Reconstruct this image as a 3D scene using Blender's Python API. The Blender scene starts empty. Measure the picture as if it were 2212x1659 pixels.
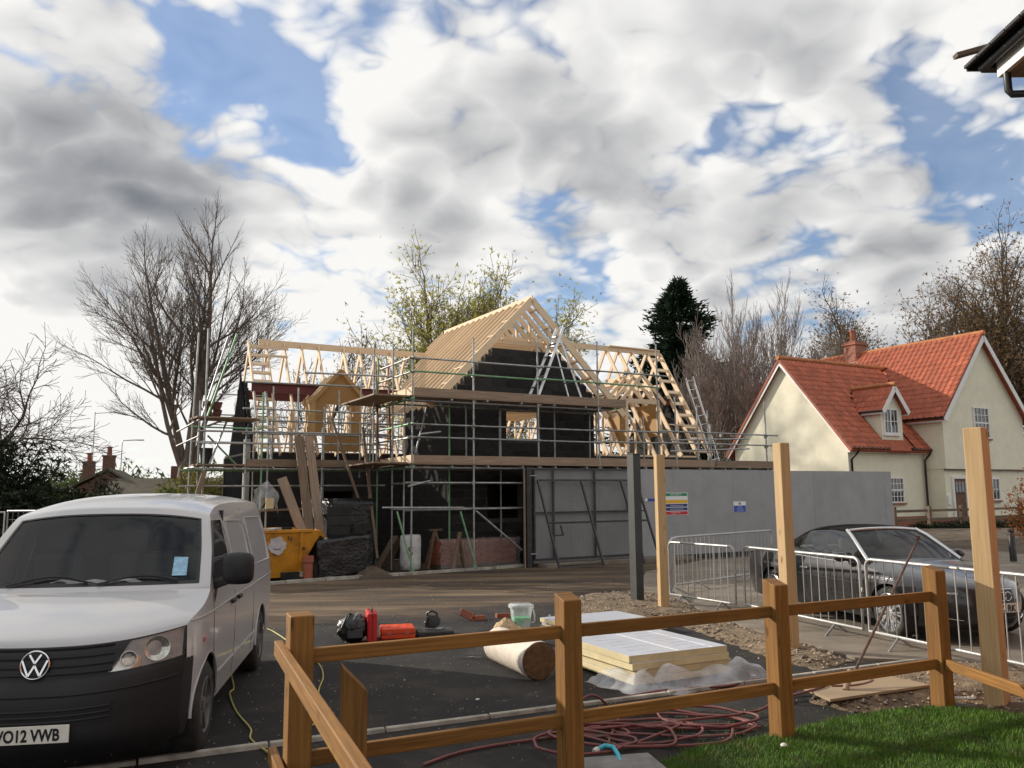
import bpy, bmesh, math, random
from mathutils import Vector, Matrix
R = math.radians
sc = bpy.context.scene
COL = sc.collection
random.seed(7)

# ------------------------------------------------------------------ camera
EYE = 1.93
cam_data = bpy.data.cameras.new('camera')
cam_data.sensor_fit = 'HORIZONTAL'; cam_data.sensor_width = 36.0
cam_data.lens = 36.0 * 1789.0 / 2212.0
cam_data.clip_start = 0.05; cam_data.clip_end = 3000
cam = bpy.data.objects.new('camera', cam_data); COL.objects.link(cam)
_p, _r = R(7.55), R(0.5)
_f = Vector((0, math.cos(_p), math.sin(_p))); _u0 = Vector((0, -math.sin(_p), math.cos(_p))); _x0 = Vector((1, 0, 0))
_rt = _x0 * math.cos(_r) - _u0 * math.sin(_r); _up = _u0 * math.cos(_r) + _x0 * math.sin(_r)
cam.matrix_world = Matrix(((_rt.x, _up.x, -_f.x, 0), (_rt.y, _up.y, -_f.y, 0), (_rt.z, _up.z, -_f.z, EYE), (0, 0, 0, 1)))
sc.camera = cam

# ------------------------------------------------------------------ sun and sky
SUN_EL = 21.0
SUN_AZ = Vector((-0.90, 0.43, 0)).normalized()
SUN = Vector((SUN_AZ.x * math.cos(R(SUN_EL)), SUN_AZ.y * math.cos(R(SUN_EL)), math.sin(R(SUN_EL))))
sun_data = bpy.data.lights.new('sun', 'SUN'); sun_data.energy = 5.0; sun_data.angle = R(0.6); sun_data.color = (1.0, 0.92, 0.80)
sun = bpy.data.objects.new('sun', sun_data); COL.objects.link(sun)
sun.rotation_euler = SUN.to_track_quat('Z', 'Y').to_euler()
sun.location = SUN * 50

def direction(x, y):
    """world direction of a spot of the sky, from where it stands in the photograph"""
    d = _f + _rt * ((x - 1106) / 1789) - _up * ((y - 829.5) / 1789)
    return d.normalized()

def build_sky():
    w = bpy.data.worlds.new('World'); sc.world = w; w.use_nodes = True
    nt = w.node_tree; N = nt.nodes; L = nt.links; N.clear()
    out = N.new('ShaderNodeOutputWorld')
    def val(x):
        return x
    def math_(op, a, b=None, c=None, clamp=False):
        n = N.new('ShaderNodeMath'); n.operation = op; n.use_clamp = clamp
        for i, v in enumerate((a, b, c)):
            if v is None: continue
            if isinstance(v, (int, float)): n.inputs[i].default_value = v
            else: L.new(v, n.inputs[i])
        return n.outputs[0]
    def vmath(op, a, b=None, scale=None):
        n = N.new('ShaderNodeVectorMath'); n.operation = op
        for i, v in enumerate((a, b)):
            if v is None: continue
            if isinstance(v, (tuple, list, Vector)): n.inputs[i].default_value = tuple(v)
            else: L.new(v, n.inputs[i])
        if scale is not None:
            if isinstance(scale, (int, float)): n.inputs['Scale'].default_value = scale
            else: L.new(scale, n.inputs['Scale'])
        return n.outputs[1] if op == 'DOT_PRODUCT' else n.outputs[0]
    def rng(v, a, b, c=0.0, d=1.0, smooth=True):
        n = N.new('ShaderNodeMapRange'); n.interpolation_type = 'SMOOTHSTEP' if smooth else 'LINEAR'
        L.new(v, n.inputs['Value']); n.inputs['From Min'].default_value = a; n.inputs['From Max'].default_value = b
        n.inputs['To Min'].default_value = c; n.inputs['To Max'].default_value = d
        return n.outputs['Result']
    sky = N.new('ShaderNodeTexSky'); sky.sky_type = 'NISHITA'; sky.sun_disc = False
    sky.sun_elevation = R(SUN_EL); sky.sun_rotation = math.atan2(SUN.x, SUN.y)
    sky.air_density = 1.0; sky.dust_density = 0.6; sky.ozone_density = 2.5
    tc = N.new('ShaderNodeTexCoord'); D = vmath('NORMALIZE', tc.outputs['Generated'])
    sep = N.new('ShaderNodeSeparateXYZ'); L.new(D, sep.inputs[0])
    zz = math_('ADD', math_('MAXIMUM', sep.outputs[2], 0.0), 0.42)
    P = vmath('SCALE', D, scale=math_('DIVIDE', 1.0, zz))
    def fbm(p, scale, detail, rough, dist=0.0):
        n = N.new('ShaderNodeTexNoise'); n.noise_dimensions = '3D'
        n.inputs['Scale'].default_value = scale; n.inputs['Detail'].default_value = detail
        n.inputs['Roughness'].default_value = rough; n.inputs['Distortion'].default_value = dist
        L.new(p, n.inputs['Vector']); return n.outputs['Fac']
    OFF = (5.9, 3.1, 7.7)
    Pa = vmath('ADD', P, OFF)
    sdir = Vector((SUN.x, SUN.y * 0.6, 0.9)).normalized()
    # gentle warp first, so that cloud outlines curl
    wn = N.new('ShaderNodeTexNoise'); wn.inputs['Scale'].default_value = 3.0; wn.inputs['Detail'].default_value = 3; wn.inputs['Roughness'].default_value = 0.6
    L.new(Pa, wn.inputs['Vector'])
    wv = vmath('SUBTRACT', wn.outputs['Color'], (0.5, 0.5, 0.5))
    Pw = vmath('ADD', Pa, vmath('SCALE', wv, scale=0.11))
    Pb = vmath('ADD', Pw, (sdir.x * 0.07, sdir.y * 0.07, sdir.z * 0.07))
    DW = vmath('NORMALIZE', vmath('ADD', D, vmath('SCALE', wv, scale=0.20)))
    def puff(p, octaves):
        tot = None
        for sc_, wt in octaves:
            f = math_('MULTIPLY', math_('ABSOLUTE', math_('SUBTRACT', fbm(p, sc_, 0.0, 0.5), 0.5)), wt)
            tot = f if tot is None else math_('ADD', tot, f)
        return tot
    base_a = fbm(Pw, 1.9, 8, 0.55); base_b = fbm(Pb, 1.9, 3, 0.52)
    pa = puff(Pw, ((5.5, 0.55), (11.0, 0.55), (22.0, 0.30), (45.0, 0.14))); pb = puff(Pb, ((5.5, 0.55), (11.0, 0.5)))
    na = math_('ADD', base_a, math_('SUBTRACT', pa, 0.145))
    nb = math_('ADD', base_b, math_('SUBTRACT', pb, 0.10))
    def blobs(lst):
        tot = None
        for x, y, r, wgt in lst:
            dv = direction(x, y)
            ang = math.atan(r / 1789)
            f = rng(vmath('DOT_PRODUCT', DW, dv), math.cos(ang * 1.4), math.cos(ang * 0.1), 0.0, wgt)
            tot = f if tot is None else math_('ADD', tot, f)
        return tot
    cover = blobs([(530, 240, 165, -.24), (360, 100, 110, -.14), (700, 310, 90, -.10), (1190, 550, 140, -.24),
                   (1660, 290, 130, -.20), (1930, 260, 150, -.20), (2150, 160, 170, -.12), (2190, 440, 120, -.18), (1740, 700, 150, -.24), (2000, 640, 90, -.10),
                   (170, 260, 330, .14), (1000, 90, 420, .08), (1700, 60, 260, .10), (1130, 380, 300, .10), (1820, 450, 250, .16), (1520, 560, 240, .10),
                   (760, 480, 240, .08), (250, 620, 300, .10)])
    dens = math_('ADD', math_('ADD', na, 0.14), cover)
    mask = rng(dens, 0.41, 0.64)
    low = rng(sep.outputs[2], 0.02, 0.26, 1.0, 0.0)       # towards the horizon the far clouds close up
    mask = math_('MAXIMUM', math_('MAXIMUM', mask, 0.17), math_('MULTIPLY', low, 0.75))
    dark = blobs([(190, 270, 330, .60), (330, 440, 170, .10), (1090, 380, 230, .16), (1760, 590, 260, .22), (1540, 120, 330, .12), (2060, 480, 170, .14), (960, 130, 300, .06)])
    calm = math_('SUBTRACT', 1.0, math_('MULTIPLY', low, 0.85))
    emboss = math_('MULTIPLY', math_('MULTIPLY', math_('SUBTRACT', na, nb), 1.3), calm)
    thick = rng(dens, 0.60, 0.95, 0.0, 0.22)
    b = math_('ADD', math_('SUBTRACT', math_('SUBTRACT', 0.95, dark), math_('MULTIPLY', thick, calm)), emboss)
    glow = rng(vmath('DOT_PRODUCT', D, SUN), 0.40, 0.97, 0.0, 0.75)
    b = math_('ADD', b, math_('MULTIPLY', glow, 0.50))
    b = math_('MINIMUM', math_('MAXIMUM', b, 0.15), 1.15)
    ramp = N.new('ShaderNodeValToRGB'); cr = ramp.color_ramp
    cr.elements[0].position = 0.15; cr.elements[0].color = (0.20, 0.215, 0.245, 1)
    cr.elements[1].position = 1.0; cr.elements[1].color = (0.96, 0.95, 0.925, 1)
    e = cr.elements.new(0.5); e.color = (0.43, 0.435, 0.45, 1)
    e = cr.elements.new(0.75); e.color = (0.70, 0.70, 0.70, 1)
    L.new(b, ramp.inputs[0])
    bg1 = N.new('ShaderNodeBackground'); bg1.inputs['Strength'].default_value = 0.14
    tint = N.new('ShaderNodeMix'); tint.data_type = 'RGBA'; tint.blend_type = 'MULTIPLY'; tint.inputs['Factor'].default_value = 1
    L.new(sky.outputs[0], tint.inputs['A']); tint.inputs['B'].default_value = (0.92, 1.0, 1.10, 1)
    L.new(tint.outputs['Result'], bg1.inputs['Color'])
    bg2 = N.new('ShaderNodeBackground'); bg2.inputs['Strength'].default_value = 1.0; L.new(ramp.outputs[0], bg2.inputs['Color'])
    mx = N.new('ShaderNodeMixShader'); L.new(mask, mx.inputs[0]); L.new(bg1.outputs[0], mx.inputs[1]); L.new(bg2.outputs[0], mx.inputs[2])
    L.new(mx.outputs[0], out.inputs[0])
    w.cycles.sampling_method = 'NONE'
build_sky()

# ------------------------------------------------------------------ exposure
vs = sc.view_settings
vs.view_transform = 'Standard'; vs.look = 'None'; vs.gamma = 1.0; vs.exposure = 0.0; vs.use_curve_mapping = False

# ------------------------------------------------------------------ materials
MATS = {}
def _base(name):
    m = bpy.data.materials.new(name); m.use_nodes = True
    nt = m.node_tree; b = nt.nodes['Principled BSDF']; MATS[name] = m
    return m, nt, b
def mat(name, col, rough=0.7, var=0.25, scale=6.0, bump=0.15, bscale=60.0, metal=0.0, rand=0.0, spec=0.5, dirt=None, dscale=1.5, damt=0.5, coat=0.0, stretch=None, bdist=0.01):
    m, nt, b = _base(name); N = nt.nodes; L = nt.links
    tc = N.new('ShaderNodeTexCoord'); co = tc.outputs['Object']
    if stretch:
        mp = N.new('ShaderNodeMapping'); mp.inputs['Scale'].default_value = stretch; L.new(co, mp.inputs[0]); co = mp.outputs[0]
    n1 = N.new('ShaderNodeTexNoise'); n1.inputs['Scale'].default_value = scale; n1.inputs['Detail'].default_value = 6; n1.inputs['Roughness'].default_value = 0.6
    L.new(co, n1.inputs['Vector'])
    mr = N.new('ShaderNodeMapRange'); mr.inputs['From Min'].default_value = 0.3; mr.inputs['From Max'].default_value = 0.7
    mr.inputs['To Min'].default_value = 1 - var; mr.inputs['To Max'].default_value = 1 + var
    L.new(n1.outputs['Fac'], mr.inputs['Value'])
    fac = mr.outputs[0]
    if rand:
        oi = N.new('ShaderNodeObjectInfo'); m2 = N.new('ShaderNodeMapRange')
        m2.inputs['To Min'].default_value = 1 - rand; m2.inputs['To Max'].default_value = 1 + rand
        L.new(oi.outputs['Random'], m2.inputs['Value'])
        mm = N.new('ShaderNodeMath'); mm.operation = 'MULTIPLY'; L.new(fac, mm.inputs[0]); L.new(m2.outputs[0], mm.inputs[1]); fac = mm.outputs[0]
    vm = N.new('ShaderNodeVectorMath'); vm.operation = 'SCALE'; vm.inputs[0].default_value = col; L.new(fac, vm.inputs['Scale'])
    cout = vm.outputs[0]
    if dirt:
        n2 = N.new('ShaderNodeTexNoise'); n2.inputs['Scale'].default_value = dscale; n2.inputs['Detail'].default_value = 7; n2.inputs['Roughness'].default_value = 0.65
        L.new(co, n2.inputs['Vector'])
        m3 = N.new('ShaderNodeMapRange'); m3.interpolation_type = 'SMOOTHSTEP'; m3.inputs['From Min'].default_value = 0.48; m3.inputs['From Max'].default_value = 0.68
        m3.inputs['To Max'].default_value = damt; L.new(n2.outputs['Fac'], m3.inputs['Value'])
        mx = N.new('ShaderNodeMix'); mx.data_type = 'RGBA'; L.new(m3.outputs[0], mx.inputs['Factor']); L.new(cout, mx.inputs['A']); mx.inputs['B'].default_value = (*dirt, 1)
        cout = mx.outputs['Result']
    L.new(cout, b.inputs['Base Color'])
    b.inputs['Roughness'].default_value = rough; b.inputs['Metallic'].default_value = metal
    b.inputs['Specular IOR Level'].default_value = spec
    if coat: b.inputs['Coat Weight'].default_value = coat; b.inputs['Coat Roughness'].default_value = 0.06
    if bump:
        n3 = N.new('ShaderNodeTexNoise'); n3.inputs['Scale'].default_value = bscale; n3.inputs['Detail'].default_value = 5
        L.new(co, n3.inputs['Vector'])
        bp = N.new('ShaderNodeBump'); bp.inputs['Strength'].default_value = bump; bp.inputs['Distance'].default_value = bdist
        L.new(n3.outputs['Fac'], bp.inputs['Height']); L.new(bp.outputs[0], b.inputs['Normal'])
    return m
def wood(name, col, dark, rough=0.65, grain=0.35, rand=0.12, knots=0.6, stain=None):
    """sawn timber: grain runs along the U direction of the beam"""
    m, nt, b = _base(name); N = nt.nodes; L = nt.links
    uv = N.new('ShaderNodeUVMap'); uv.uv_map = 'UVMap'
    oi = N.new('ShaderNodeObjectInfo')
    ad = N.new('ShaderNodeVectorMath'); ad.operation = 'ADD'
    cmb = N.new('ShaderNodeCombineXYZ'); ms = N.new('ShaderNodeMath'); ms.operation = 'MULTIPLY'; ms.inputs[1].default_value = 57.0
    L.new(oi.outputs['Random'], ms.inputs[0]); L.new(ms.outputs[0], cmb.inputs[2]); L.new(uv.outputs[0], ad.inputs[0]); L.new(cmb.outputs[0], ad.inputs[1])
    mp = N.new('ShaderNodeMapping'); mp.inputs['Scale'].default_value = (1.6, 42, 1); L.new(ad.outputs[0], mp.inputs[0])
    n1 = N.new('ShaderNodeTexNoise'); n1.inputs['Scale'].default_value = 1.0; n1.inputs['Detail'].default_value = 7; n1.inputs['Roughness'].default_value = 0.65; n1.inputs['Distortion'].default_value = 0.4
    L.new(mp.outputs[0], n1.inputs['Vector'])
    mr = N.new('ShaderNodeMapRange'); mr.inputs['From Min'].default_value = 0.35; mr.inputs['From Max'].default_value = 0.72
    mr.inputs['To Min'].default_value = 0; mr.inputs['To Max'].default_value = grain * 1.6; L.new(n1.outputs['Fac'], mr.inputs['Value'])
    mx = N.new('ShaderNodeMix'); mx.data_type = 'RGBA'; mx.inputs['A'].default_value = (*col, 1); mx.inputs['B'].default_value = (*dark, 1); L.new(mr.outputs[0], mx.inputs['Factor'])
    c = mx.outputs['Result']
    if knots:
        cm2 = N.new('ShaderNodeCombineXYZ'); L.new(ms.outputs[0], cm2.inputs[0]); L.new(ms.outputs[0], cm2.inputs[1]); ad2 = N.new('ShaderNodeVectorMath'); ad2.operation = 'ADD'; L.new(uv.outputs[0], ad2.inputs[0]); L.new(cm2.outputs[0], ad2.inputs[1])
        mk = N.new('ShaderNodeMapping'); mk.inputs['Scale'].default_value = (2.6, 6.5, 1); L.new(ad2.outputs[0], mk.inputs[0])
        vo = N.new('ShaderNodeTexVoronoi'); vo.voronoi_dimensions = '2D'; vo.inputs['Scale'].default_value = 1.0; L.new(mk.outputs[0], vo.inputs['Vector'])
        kr = N.new('ShaderNodeMapRange'); kr.interpolation_type = 'SMOOTHSTEP'; kr.inputs['From Min'].default_value = 0.04; kr.inputs['From Max'].default_value = 0.17
        kr.inputs['To Min'].default_value = knots; kr.inputs['To Max'].default_value = 0; L.new(vo.outputs['Distance'], kr.inputs['Value'])
        sk = N.new('ShaderNodeSeparateColor'); L.new(vo.outputs['Color'], sk.inputs[0]); st = N.new('ShaderNodeMapRange'); st.inputs['From Min'].default_value = .62; st.inputs['From Max'].default_value = .95; L.new(sk.outputs[0], st.inputs['Value'])
        km = N.new('ShaderNodeMath'); km.operation = 'MULTIPLY'; L.new(kr.outputs[0], km.inputs[0]); L.new(st.outputs[0], km.inputs[1])
        m4 = N.new('ShaderNodeMix'); m4.data_type = 'RGBA'; L.new(km.outputs[0], m4.inputs['Factor']); L.new(c, m4.inputs['A']); m4.inputs['B'].default_value = (dark[0] * .45, dark[1] * .4, dark[2] * .4, 1); c = m4.outputs['Result']
    if stain:
        tc = N.new('ShaderNodeTexCoord'); ns = N.new('ShaderNodeTexNoise'); ns.inputs['Scale'].default_value = 2.6; ns.inputs['Detail'].default_value = 6; L.new(tc.outputs['Object'], ns.inputs['Vector'])
        sr = N.new('ShaderNodeMapRange'); sr.interpolation_type = 'SMOOTHSTEP'; sr.inputs['From Min'].default_value = 0.5; sr.inputs['From Max'].default_value = 0.68; sr.inputs['To Max'].default_value = 0.6
        L.new(ns.outputs['Fac'], sr.inputs['Value'])
        m5 = N.new('ShaderNodeMix'); m5.data_type = 'RGBA'; L.new(sr.outputs[0], m5.inputs['Factor']); L.new(c, m5.inputs['A']); m5.inputs['B'].default_value = (*stain, 1); c = m5.outputs['Result']
    m2 = N.new('ShaderNodeMapRange'); m2.inputs['To Min'].default_value = 1 - rand; m2.inputs['To Max'].default_value = 1 + rand; L.new(oi.outputs['Random'], m2.inputs['Value'])
    vm = N.new('ShaderNodeVectorMath'); vm.operation = 'SCALE'; L.new(c, vm.inputs[0]); L.new(m2.outputs[0], vm.inputs['Scale'])
    L.new(vm.outputs[0], b.inputs['Base Color']); b.inputs['Roughness'].default_value = rough; b.inputs['Specular IOR Level'].default_value = 0.3
    bp = N.new('ShaderNodeBump'); bp.inputs['Strength'].default_value = 0.35; bp.inputs['Distance'].default_value = 0.004; L.new(n1.outputs['Fac'], bp.inputs['Height']); L.new(bp.outputs[0], b.inputs['Normal'])
    return m
def glass(name, col=(0.02, 0.025, 0.03), rough=0.03, alpha=1.0, spec=0.9, coat=0.4):
    m, nt, b = _base(name)
    b.inputs['Base Color'].default_value = (*col, 1); b.inputs['Roughness'].default_value = rough; b.inputs['Specular IOR Level'].default_value = spec
    b.inputs['Coat Weight'].default_value = coat; b.inputs['Coat Roughness'].default_value = 0.02
    if alpha < 1: b.inputs['Alpha'].default_value = alpha
    return m
def film(name, col, alpha=0.3, rough=0.15, spread=0.5):
    m, nt, b = _base(name); N = nt.nodes; L = nt.links
    b.inputs['Base Color'].default_value = (*col, 1); b.inputs['Roughness'].default_value = rough
    tc = N.new('ShaderNodeTexCoord'); n = N.new('ShaderNodeTexNoise'); n.inputs['Scale'].default_value = 5; n.inputs['Detail'].default_value = 3; L.new(tc.outputs['Object'], n.inputs['Vector'])
    mr = N.new('ShaderNodeMapRange'); mr.inputs['From Min'].default_value = .35; mr.inputs['From Max'].default_value = .65; mr.inputs['To Min'].default_value = alpha * (1 - spread); mr.inputs['To Max'].default_value = min(1, alpha * (1 + spread))
    L.new(n.outputs['Fac'], mr.inputs['Value']); L.new(mr.outputs[0], b.inputs['Alpha'])
    return m

# ------------------------------------------------------------------ mesh building
class MB:
    def __init__(s): s.v = []; s.f = []; s.uv = []; s.mi = []; s.cur = 0
    def face(s, idx, uv=None):
        s.f.append(tuple(idx)); s.uv.append(uv); s.mi.append(s.cur)
    def hexa(s, P, L=None, flip=False):
        """eight corners: 0-3 near end ring, 4-7 far end ring"""
        o = len(s.v); s.v += [tuple(p) for p in P]
        p = [Vector(q) for q in P]
        ln = ((p[4] + p[5] + p[6] + p[7]) - (p[0] + p[1] + p[2] + p[3])).length / 4
        per = [0]
        for i in range(4): per.append(per[-1] + (p[(i + 1) % 4] - p[i]).length)
        for i in range(4):
            j = (i + 1) % 4
            s.face((o + i, o + j, o + 4 + j, o + 4 + i), ((0, per[i]), (0, per[i + 1]), (ln, per[i + 1]), (ln, per[i])))
        w, h = per[1], per[2] - per[1]
        e = ((0, 0), (w * .1, 0), (w * .1, h), (0, h))
        s.face((o + 3, o + 2, o + 1, o), tuple(reversed(e))); s.face((o + 4, o + 5, o + 6, o + 7), e)
        return s
    def box(s, c, size, rz=0.0, rx=0.0, ry=0.0):
        x, y, z = size[0] / 2, size[1] / 2, size[2] / 2
        M = Matrix.Translation(c) @ Matrix.Rotation(rz, 4, 'Z') @ Matrix.Rotation(ry, 4, 'Y') @ Matrix.Rotation(rx, 4, 'X')
        ax = max(range(3), key=lambda i: size[i])
        if ax == 0: P = [(-x, -y, -z), (-x, y, -z), (-x, y, z), (-x, -y, z), (x, -y, -z), (x, y, -z), (x, y, z), (x, -y, z)]; P = [P[0], P[3], P[2], P[1], P[4], P[7], P[6], P[5]]
        elif ax == 1: P = [(-x, -y, -z), (-x, -y, z), (x, -y, z), (x, -y, -z), (-x, y, -z), (-x, y, z), (x, y, z), (x, y, -z)]; P = [P[0], P[3], P[2], P[1], P[4], P[7], P[6], P[5]]
        else: P = [(-x, -y, -z), (-x, y, -z), (x, y, -z), (x, -y, -z), (-x, -y, z), (-x, y, z), (x, y, z), (x, -y, z)]
        P = [M @ Vector(p) for p in P]
        return s.hexa(P)
    def b6(s, x0, x1, y0, y1, z0, z1):
        return s.box(((x0 + x1) / 2, (y0 + y1) / 2, (z0 + z1) / 2), (x1 - x0, y1 - y0, z1 - z0))
    def beam(s, p0, p1, w, h, up=(0, 0, 1), ext=0.0):
        p0 = Vector(p0); p1 = Vector(p1); d = (p1 - p0).normalized(); p0 = p0 - d * ext; p1 = p1 + d * ext
        up = Vector(up); r = d.cross(up)
        if r.length < 1e-4: r = d.cross(Vector((1, 0, 0)))
        r.normalize(); u = r.cross(d).normalized()
        ring = [(-w / 2, -h / 2), (-w / 2, h / 2), (w / 2, h / 2), (w / 2, -h / 2)]
        P = [p0 + r * a + u * b for a, b in ring] + [p1 + r * a + u * b for a, b in ring]
        return s.hexa(P)
    def tube(s, p0, p1, r, n=8, r1=None, caps=True):
        return s.path([p0, p1], [r, r if r1 is None else r1], n, caps)
    def path(s, pts, rad, n=8, caps=True, closed=False):
        pts = [Vector(p) for p in pts]; m = len(pts)
        if not isinstance(rad, (list, tuple)): rad = [rad] * m
        o = len(s.v); prev = None; acc = 0
        for i, p in enumerate(pts):
            if closed: d = pts[(i + 1) % m] - pts[i - 1]
            else: d = pts[min(i + 1, m - 1)] - pts[max(i - 1, 0)]
            if d.length < 1e-9: d = Vector((0, 0, 1))
            d.normalize()
            if prev is None:
                a = Vector((0, 0, 1)) if abs(d.z) < 0.9 else Vector((1, 0, 0))
                u = d.cross(a).normalized()
            else:
                u = prev - d * prev.dot(d)
                if u.length < 1e-6: u = d.cross(Vector((0.3, 0.5, 0.8)))
                u.normalize()
            prev = u; w = d.cross(u)
            for k in range(n):
                t = 2 * math.pi * k / n
                s.v.append(tuple(p + u * (math.cos(t) * rad[i]) + w * (math.sin(t) * rad[i])))
        for i in range(m if closed else m - 1):
            a = o + i * n; b = o + ((i + 1) % m) * n
            ln = (pts[(i + 1) % m] - pts[i]).length
            for k in range(n):
                q = (k + 1) % n; u0 = k / n * 6.283 * rad[i]; u1 = (k + 1) / n * 6.283 * rad[i]
                s.face((a + k, a + q, b + q, b + k), ((acc, u0), (acc, u1), (acc + ln, u1), (acc + ln, u0)))
            acc += ln
        if caps and not closed:
            s.face(tuple(o + k for k in range(n))[::-1]); s.face(tuple(o + (m - 1) * n + k for k in range(n)))
        return s
    def lathe(s, c, axis, prof, n=24, close=False):
        """prof: list of (distance along axis, radius)"""
        c = Vector(c); ax = Vector(axis).normalized(); a = Vector((0, 0, 1)) if abs(ax.z) < 0.9 else Vector((1, 0, 0))
        u = ax.cross(a).normalized(); w = ax.cross(u); o = len(s.v); m = len(prof)
        for t, r in prof:
            for k in range(n):
                q = 2 * math.pi * k / n; s.v.append(tuple(c + ax * t + u * (math.cos(q) * r) + w * (math.sin(q) * r)))
        for i in range(m - 1 + (1 if close else 0)):
            i2 = (i + 1) % m
            for k in range(n):
                q = (k + 1) % n; s.face((o + i * n + k, o + i * n + q, o + i2 * n + q, o + i2 * n + k))
        if not close:
            s.face(tuple(o + k for k in range(n))[::-1]); s.face(tuple(o + (m - 1) * n + k for k in range(n)))
        return s
    def prism(s, poly, d):
        """extrude a flat polygon (3D points) by vector d"""
        n = len(poly); d = Vector(d); o = len(s.v)
        s.v += [tuple(p) for p in poly] + [tuple(Vector(p) + d) for p in poly]
        s.face(tuple(range(o, o + n))[::-1]); s.face(tuple(range(o + n, o + 2 * n)))
        for i in range(n):
            j = (i + 1) % n; s.face((o + i, o + j, o + n + j, o + n + i))
        return s
    def grid(s, P, closed_u=False):
        """P[i][j] of points"""
        o = len(s.v); n = len(P); m = len(P[0])
        for row in P: s.v += [tuple(p) for p in row]
        for i in range(n - 1):
            for j in range(m - 1 + (1 if closed_u else 0)):
                k = (j + 1) % m
                s.face((o + i * m + j, o + i * m + k, o + (i + 1) * m + k, o + (i + 1) * m + j))
        return s
    def build(s, name, mats, parent=None, smooth=None, loc=None, rot=None, bevel=0.0, solid=0.0, sub=0, fix=True):
        me = bpy.data.meshes.new(name); me.from_pydata(s.v, [], s.f)
        if any(u is not None for u in s.uv):
            lay = me.uv_layers.new(name='UVMap'); k = 0
            flat = []
            for f, u in zip(s.f, s.uv):
                if u is None: u = tuple((s.v[i][0] * .5, s.v[i][1] + s.v[i][2]) for i in f)
                for q in u: flat += [q[0], q[1]]
            lay.data.foreach_set('uv', flat)
        if not isinstance(mats, (list, tuple)): mats = [mats]
        for m in mats: me.materials.append(MATS[m] if isinstance(m, str) else m)
        if len(mats) > 1: me.polygons.foreach_set('material_index', s.mi)
        me.update()
        if fix:
            bm = bmesh.new(); bm.from_mesh(me); bmesh.ops.recalc_face_normals(bm, faces=bm.faces); bm.to_mesh(me); bm.free()
        if smooth is not None:
            me.polygons.foreach_set('use_smooth', [True] * len(me.polygons))
            if smooth < 180: me.set_sharp_from_angle(angle=R(smooth))
        o = bpy.data.objects.new(name, me); COL.objects.link(o)
        if parent: o.parent = parent
        if loc is not None: o.location = loc
        if rot is not None: o.rotation_euler = rot
        if solid: md = o.modifiers.new('thickness', 'SOLIDIFY'); md.thickness = solid; md.offset = 0
        if sub: md = o.modifiers.new('sub', 'SUBSURF'); md.levels = sub; md.render_levels = sub
        if bevel: md = o.modifiers.new('bevel', 'BEVEL'); md.width = bevel; md.segments = 2; md.limit_method = 'ANGLE'; md.angle_limit = R(40)
        return o
def tag(o, label=None, cat=None, group=None, kind=None):
    if label: o['label'] = label
    if cat: o['category'] = cat
    if group: o['group'] = group
    if kind: o['kind'] = kind
    return o
def thing(name, label, cat, loc=(0, 0, 0), rz=0.0, group=None):
    o = bpy.data.objects.new(name, None); COL.objects.link(o); o.empty_display_size = 0.2
    o.location = loc; o.rotation_euler = (0, 0, rz); return tag(o, label, cat, group)
def inst(src, name, parent=None, loc=(0, 0, 0), rot=(0, 0, 0), scale=(1, 1, 1)):
    o = src.copy(); o.name = name; COL.objects.link(o); o.parent = parent; o.location = loc; o.rotation_euler = rot; o.scale = scale
    for k in list(o.keys()):
        if k in ('label', 'category', 'group', 'kind') and parent is not None: del o[k]
    return o
def copy_tree(src, loc, rz, label, group=None):
    r = src.copy(); COL.objects.link(r); r.location = loc; r.rotation_euler = (0, 0, rz); r['label'] = label
    if group: r['group'] = group
    for ch in list(src.children):
        c = ch.copy(); COL.objects.link(c); c.parent = r
        for g in list(ch.children):
            q = g.copy(); COL.objects.link(q); q.parent = c
    return r
def letters(text, size, name, m, parent, loc, rot, depth=0.002, align='LEFT', sx=1.0, bold=0.0):
    cu = bpy.data.curves.new(name, 'FONT'); cu.body = text; cu.size = size; cu.extrude = depth; cu.align_x = align; cu.offset = bold
    tmp = bpy.data.objects.new('tmp', cu); COL.objects.link(tmp)
    dg = bpy.context.evaluated_depsgraph_get(); me = bpy.data.meshes.new_from_object(tmp.evaluated_get(dg))
    bpy.data.objects.remove(tmp); bpy.data.curves.remove(cu)
    me.name = name; me.materials.clear(); me.materials.append(MATS[m])
    for v in me.vertices: v.co.x *= sx
    o = bpy.data.objects.new(name, me); COL.objects.link(o); o.parent = parent; o.location = loc; o.rotation_euler = rot
    return o
SX, SY = -2.52, 20.75                      # corner of the building site: local x runs along the house front, y goes back
SITE_RZ = R(30)
_d = Vector((math.cos(SITE_RZ), math.sin(SITE_RZ), 0)); _n = Vector((-math.sin(SITE_RZ), math.cos(SITE_RZ), 0))
def site(a, b, z=0.0): return Vector((SX, SY, 0)) + _d * a + _n * b + Vector((0, 0, z))
def smooth01(x, a, b):
    t = max(0.0, min(1.0, (x - a) / (b - a))); return t * t * (3 - 2 * t)
def ground_z(x, y):
    v = Vector((x - SX, y - SY, 0)); a = v.dot(_d)
    return 0.45 * smooth01(a, 17.0, 22.0)

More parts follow.
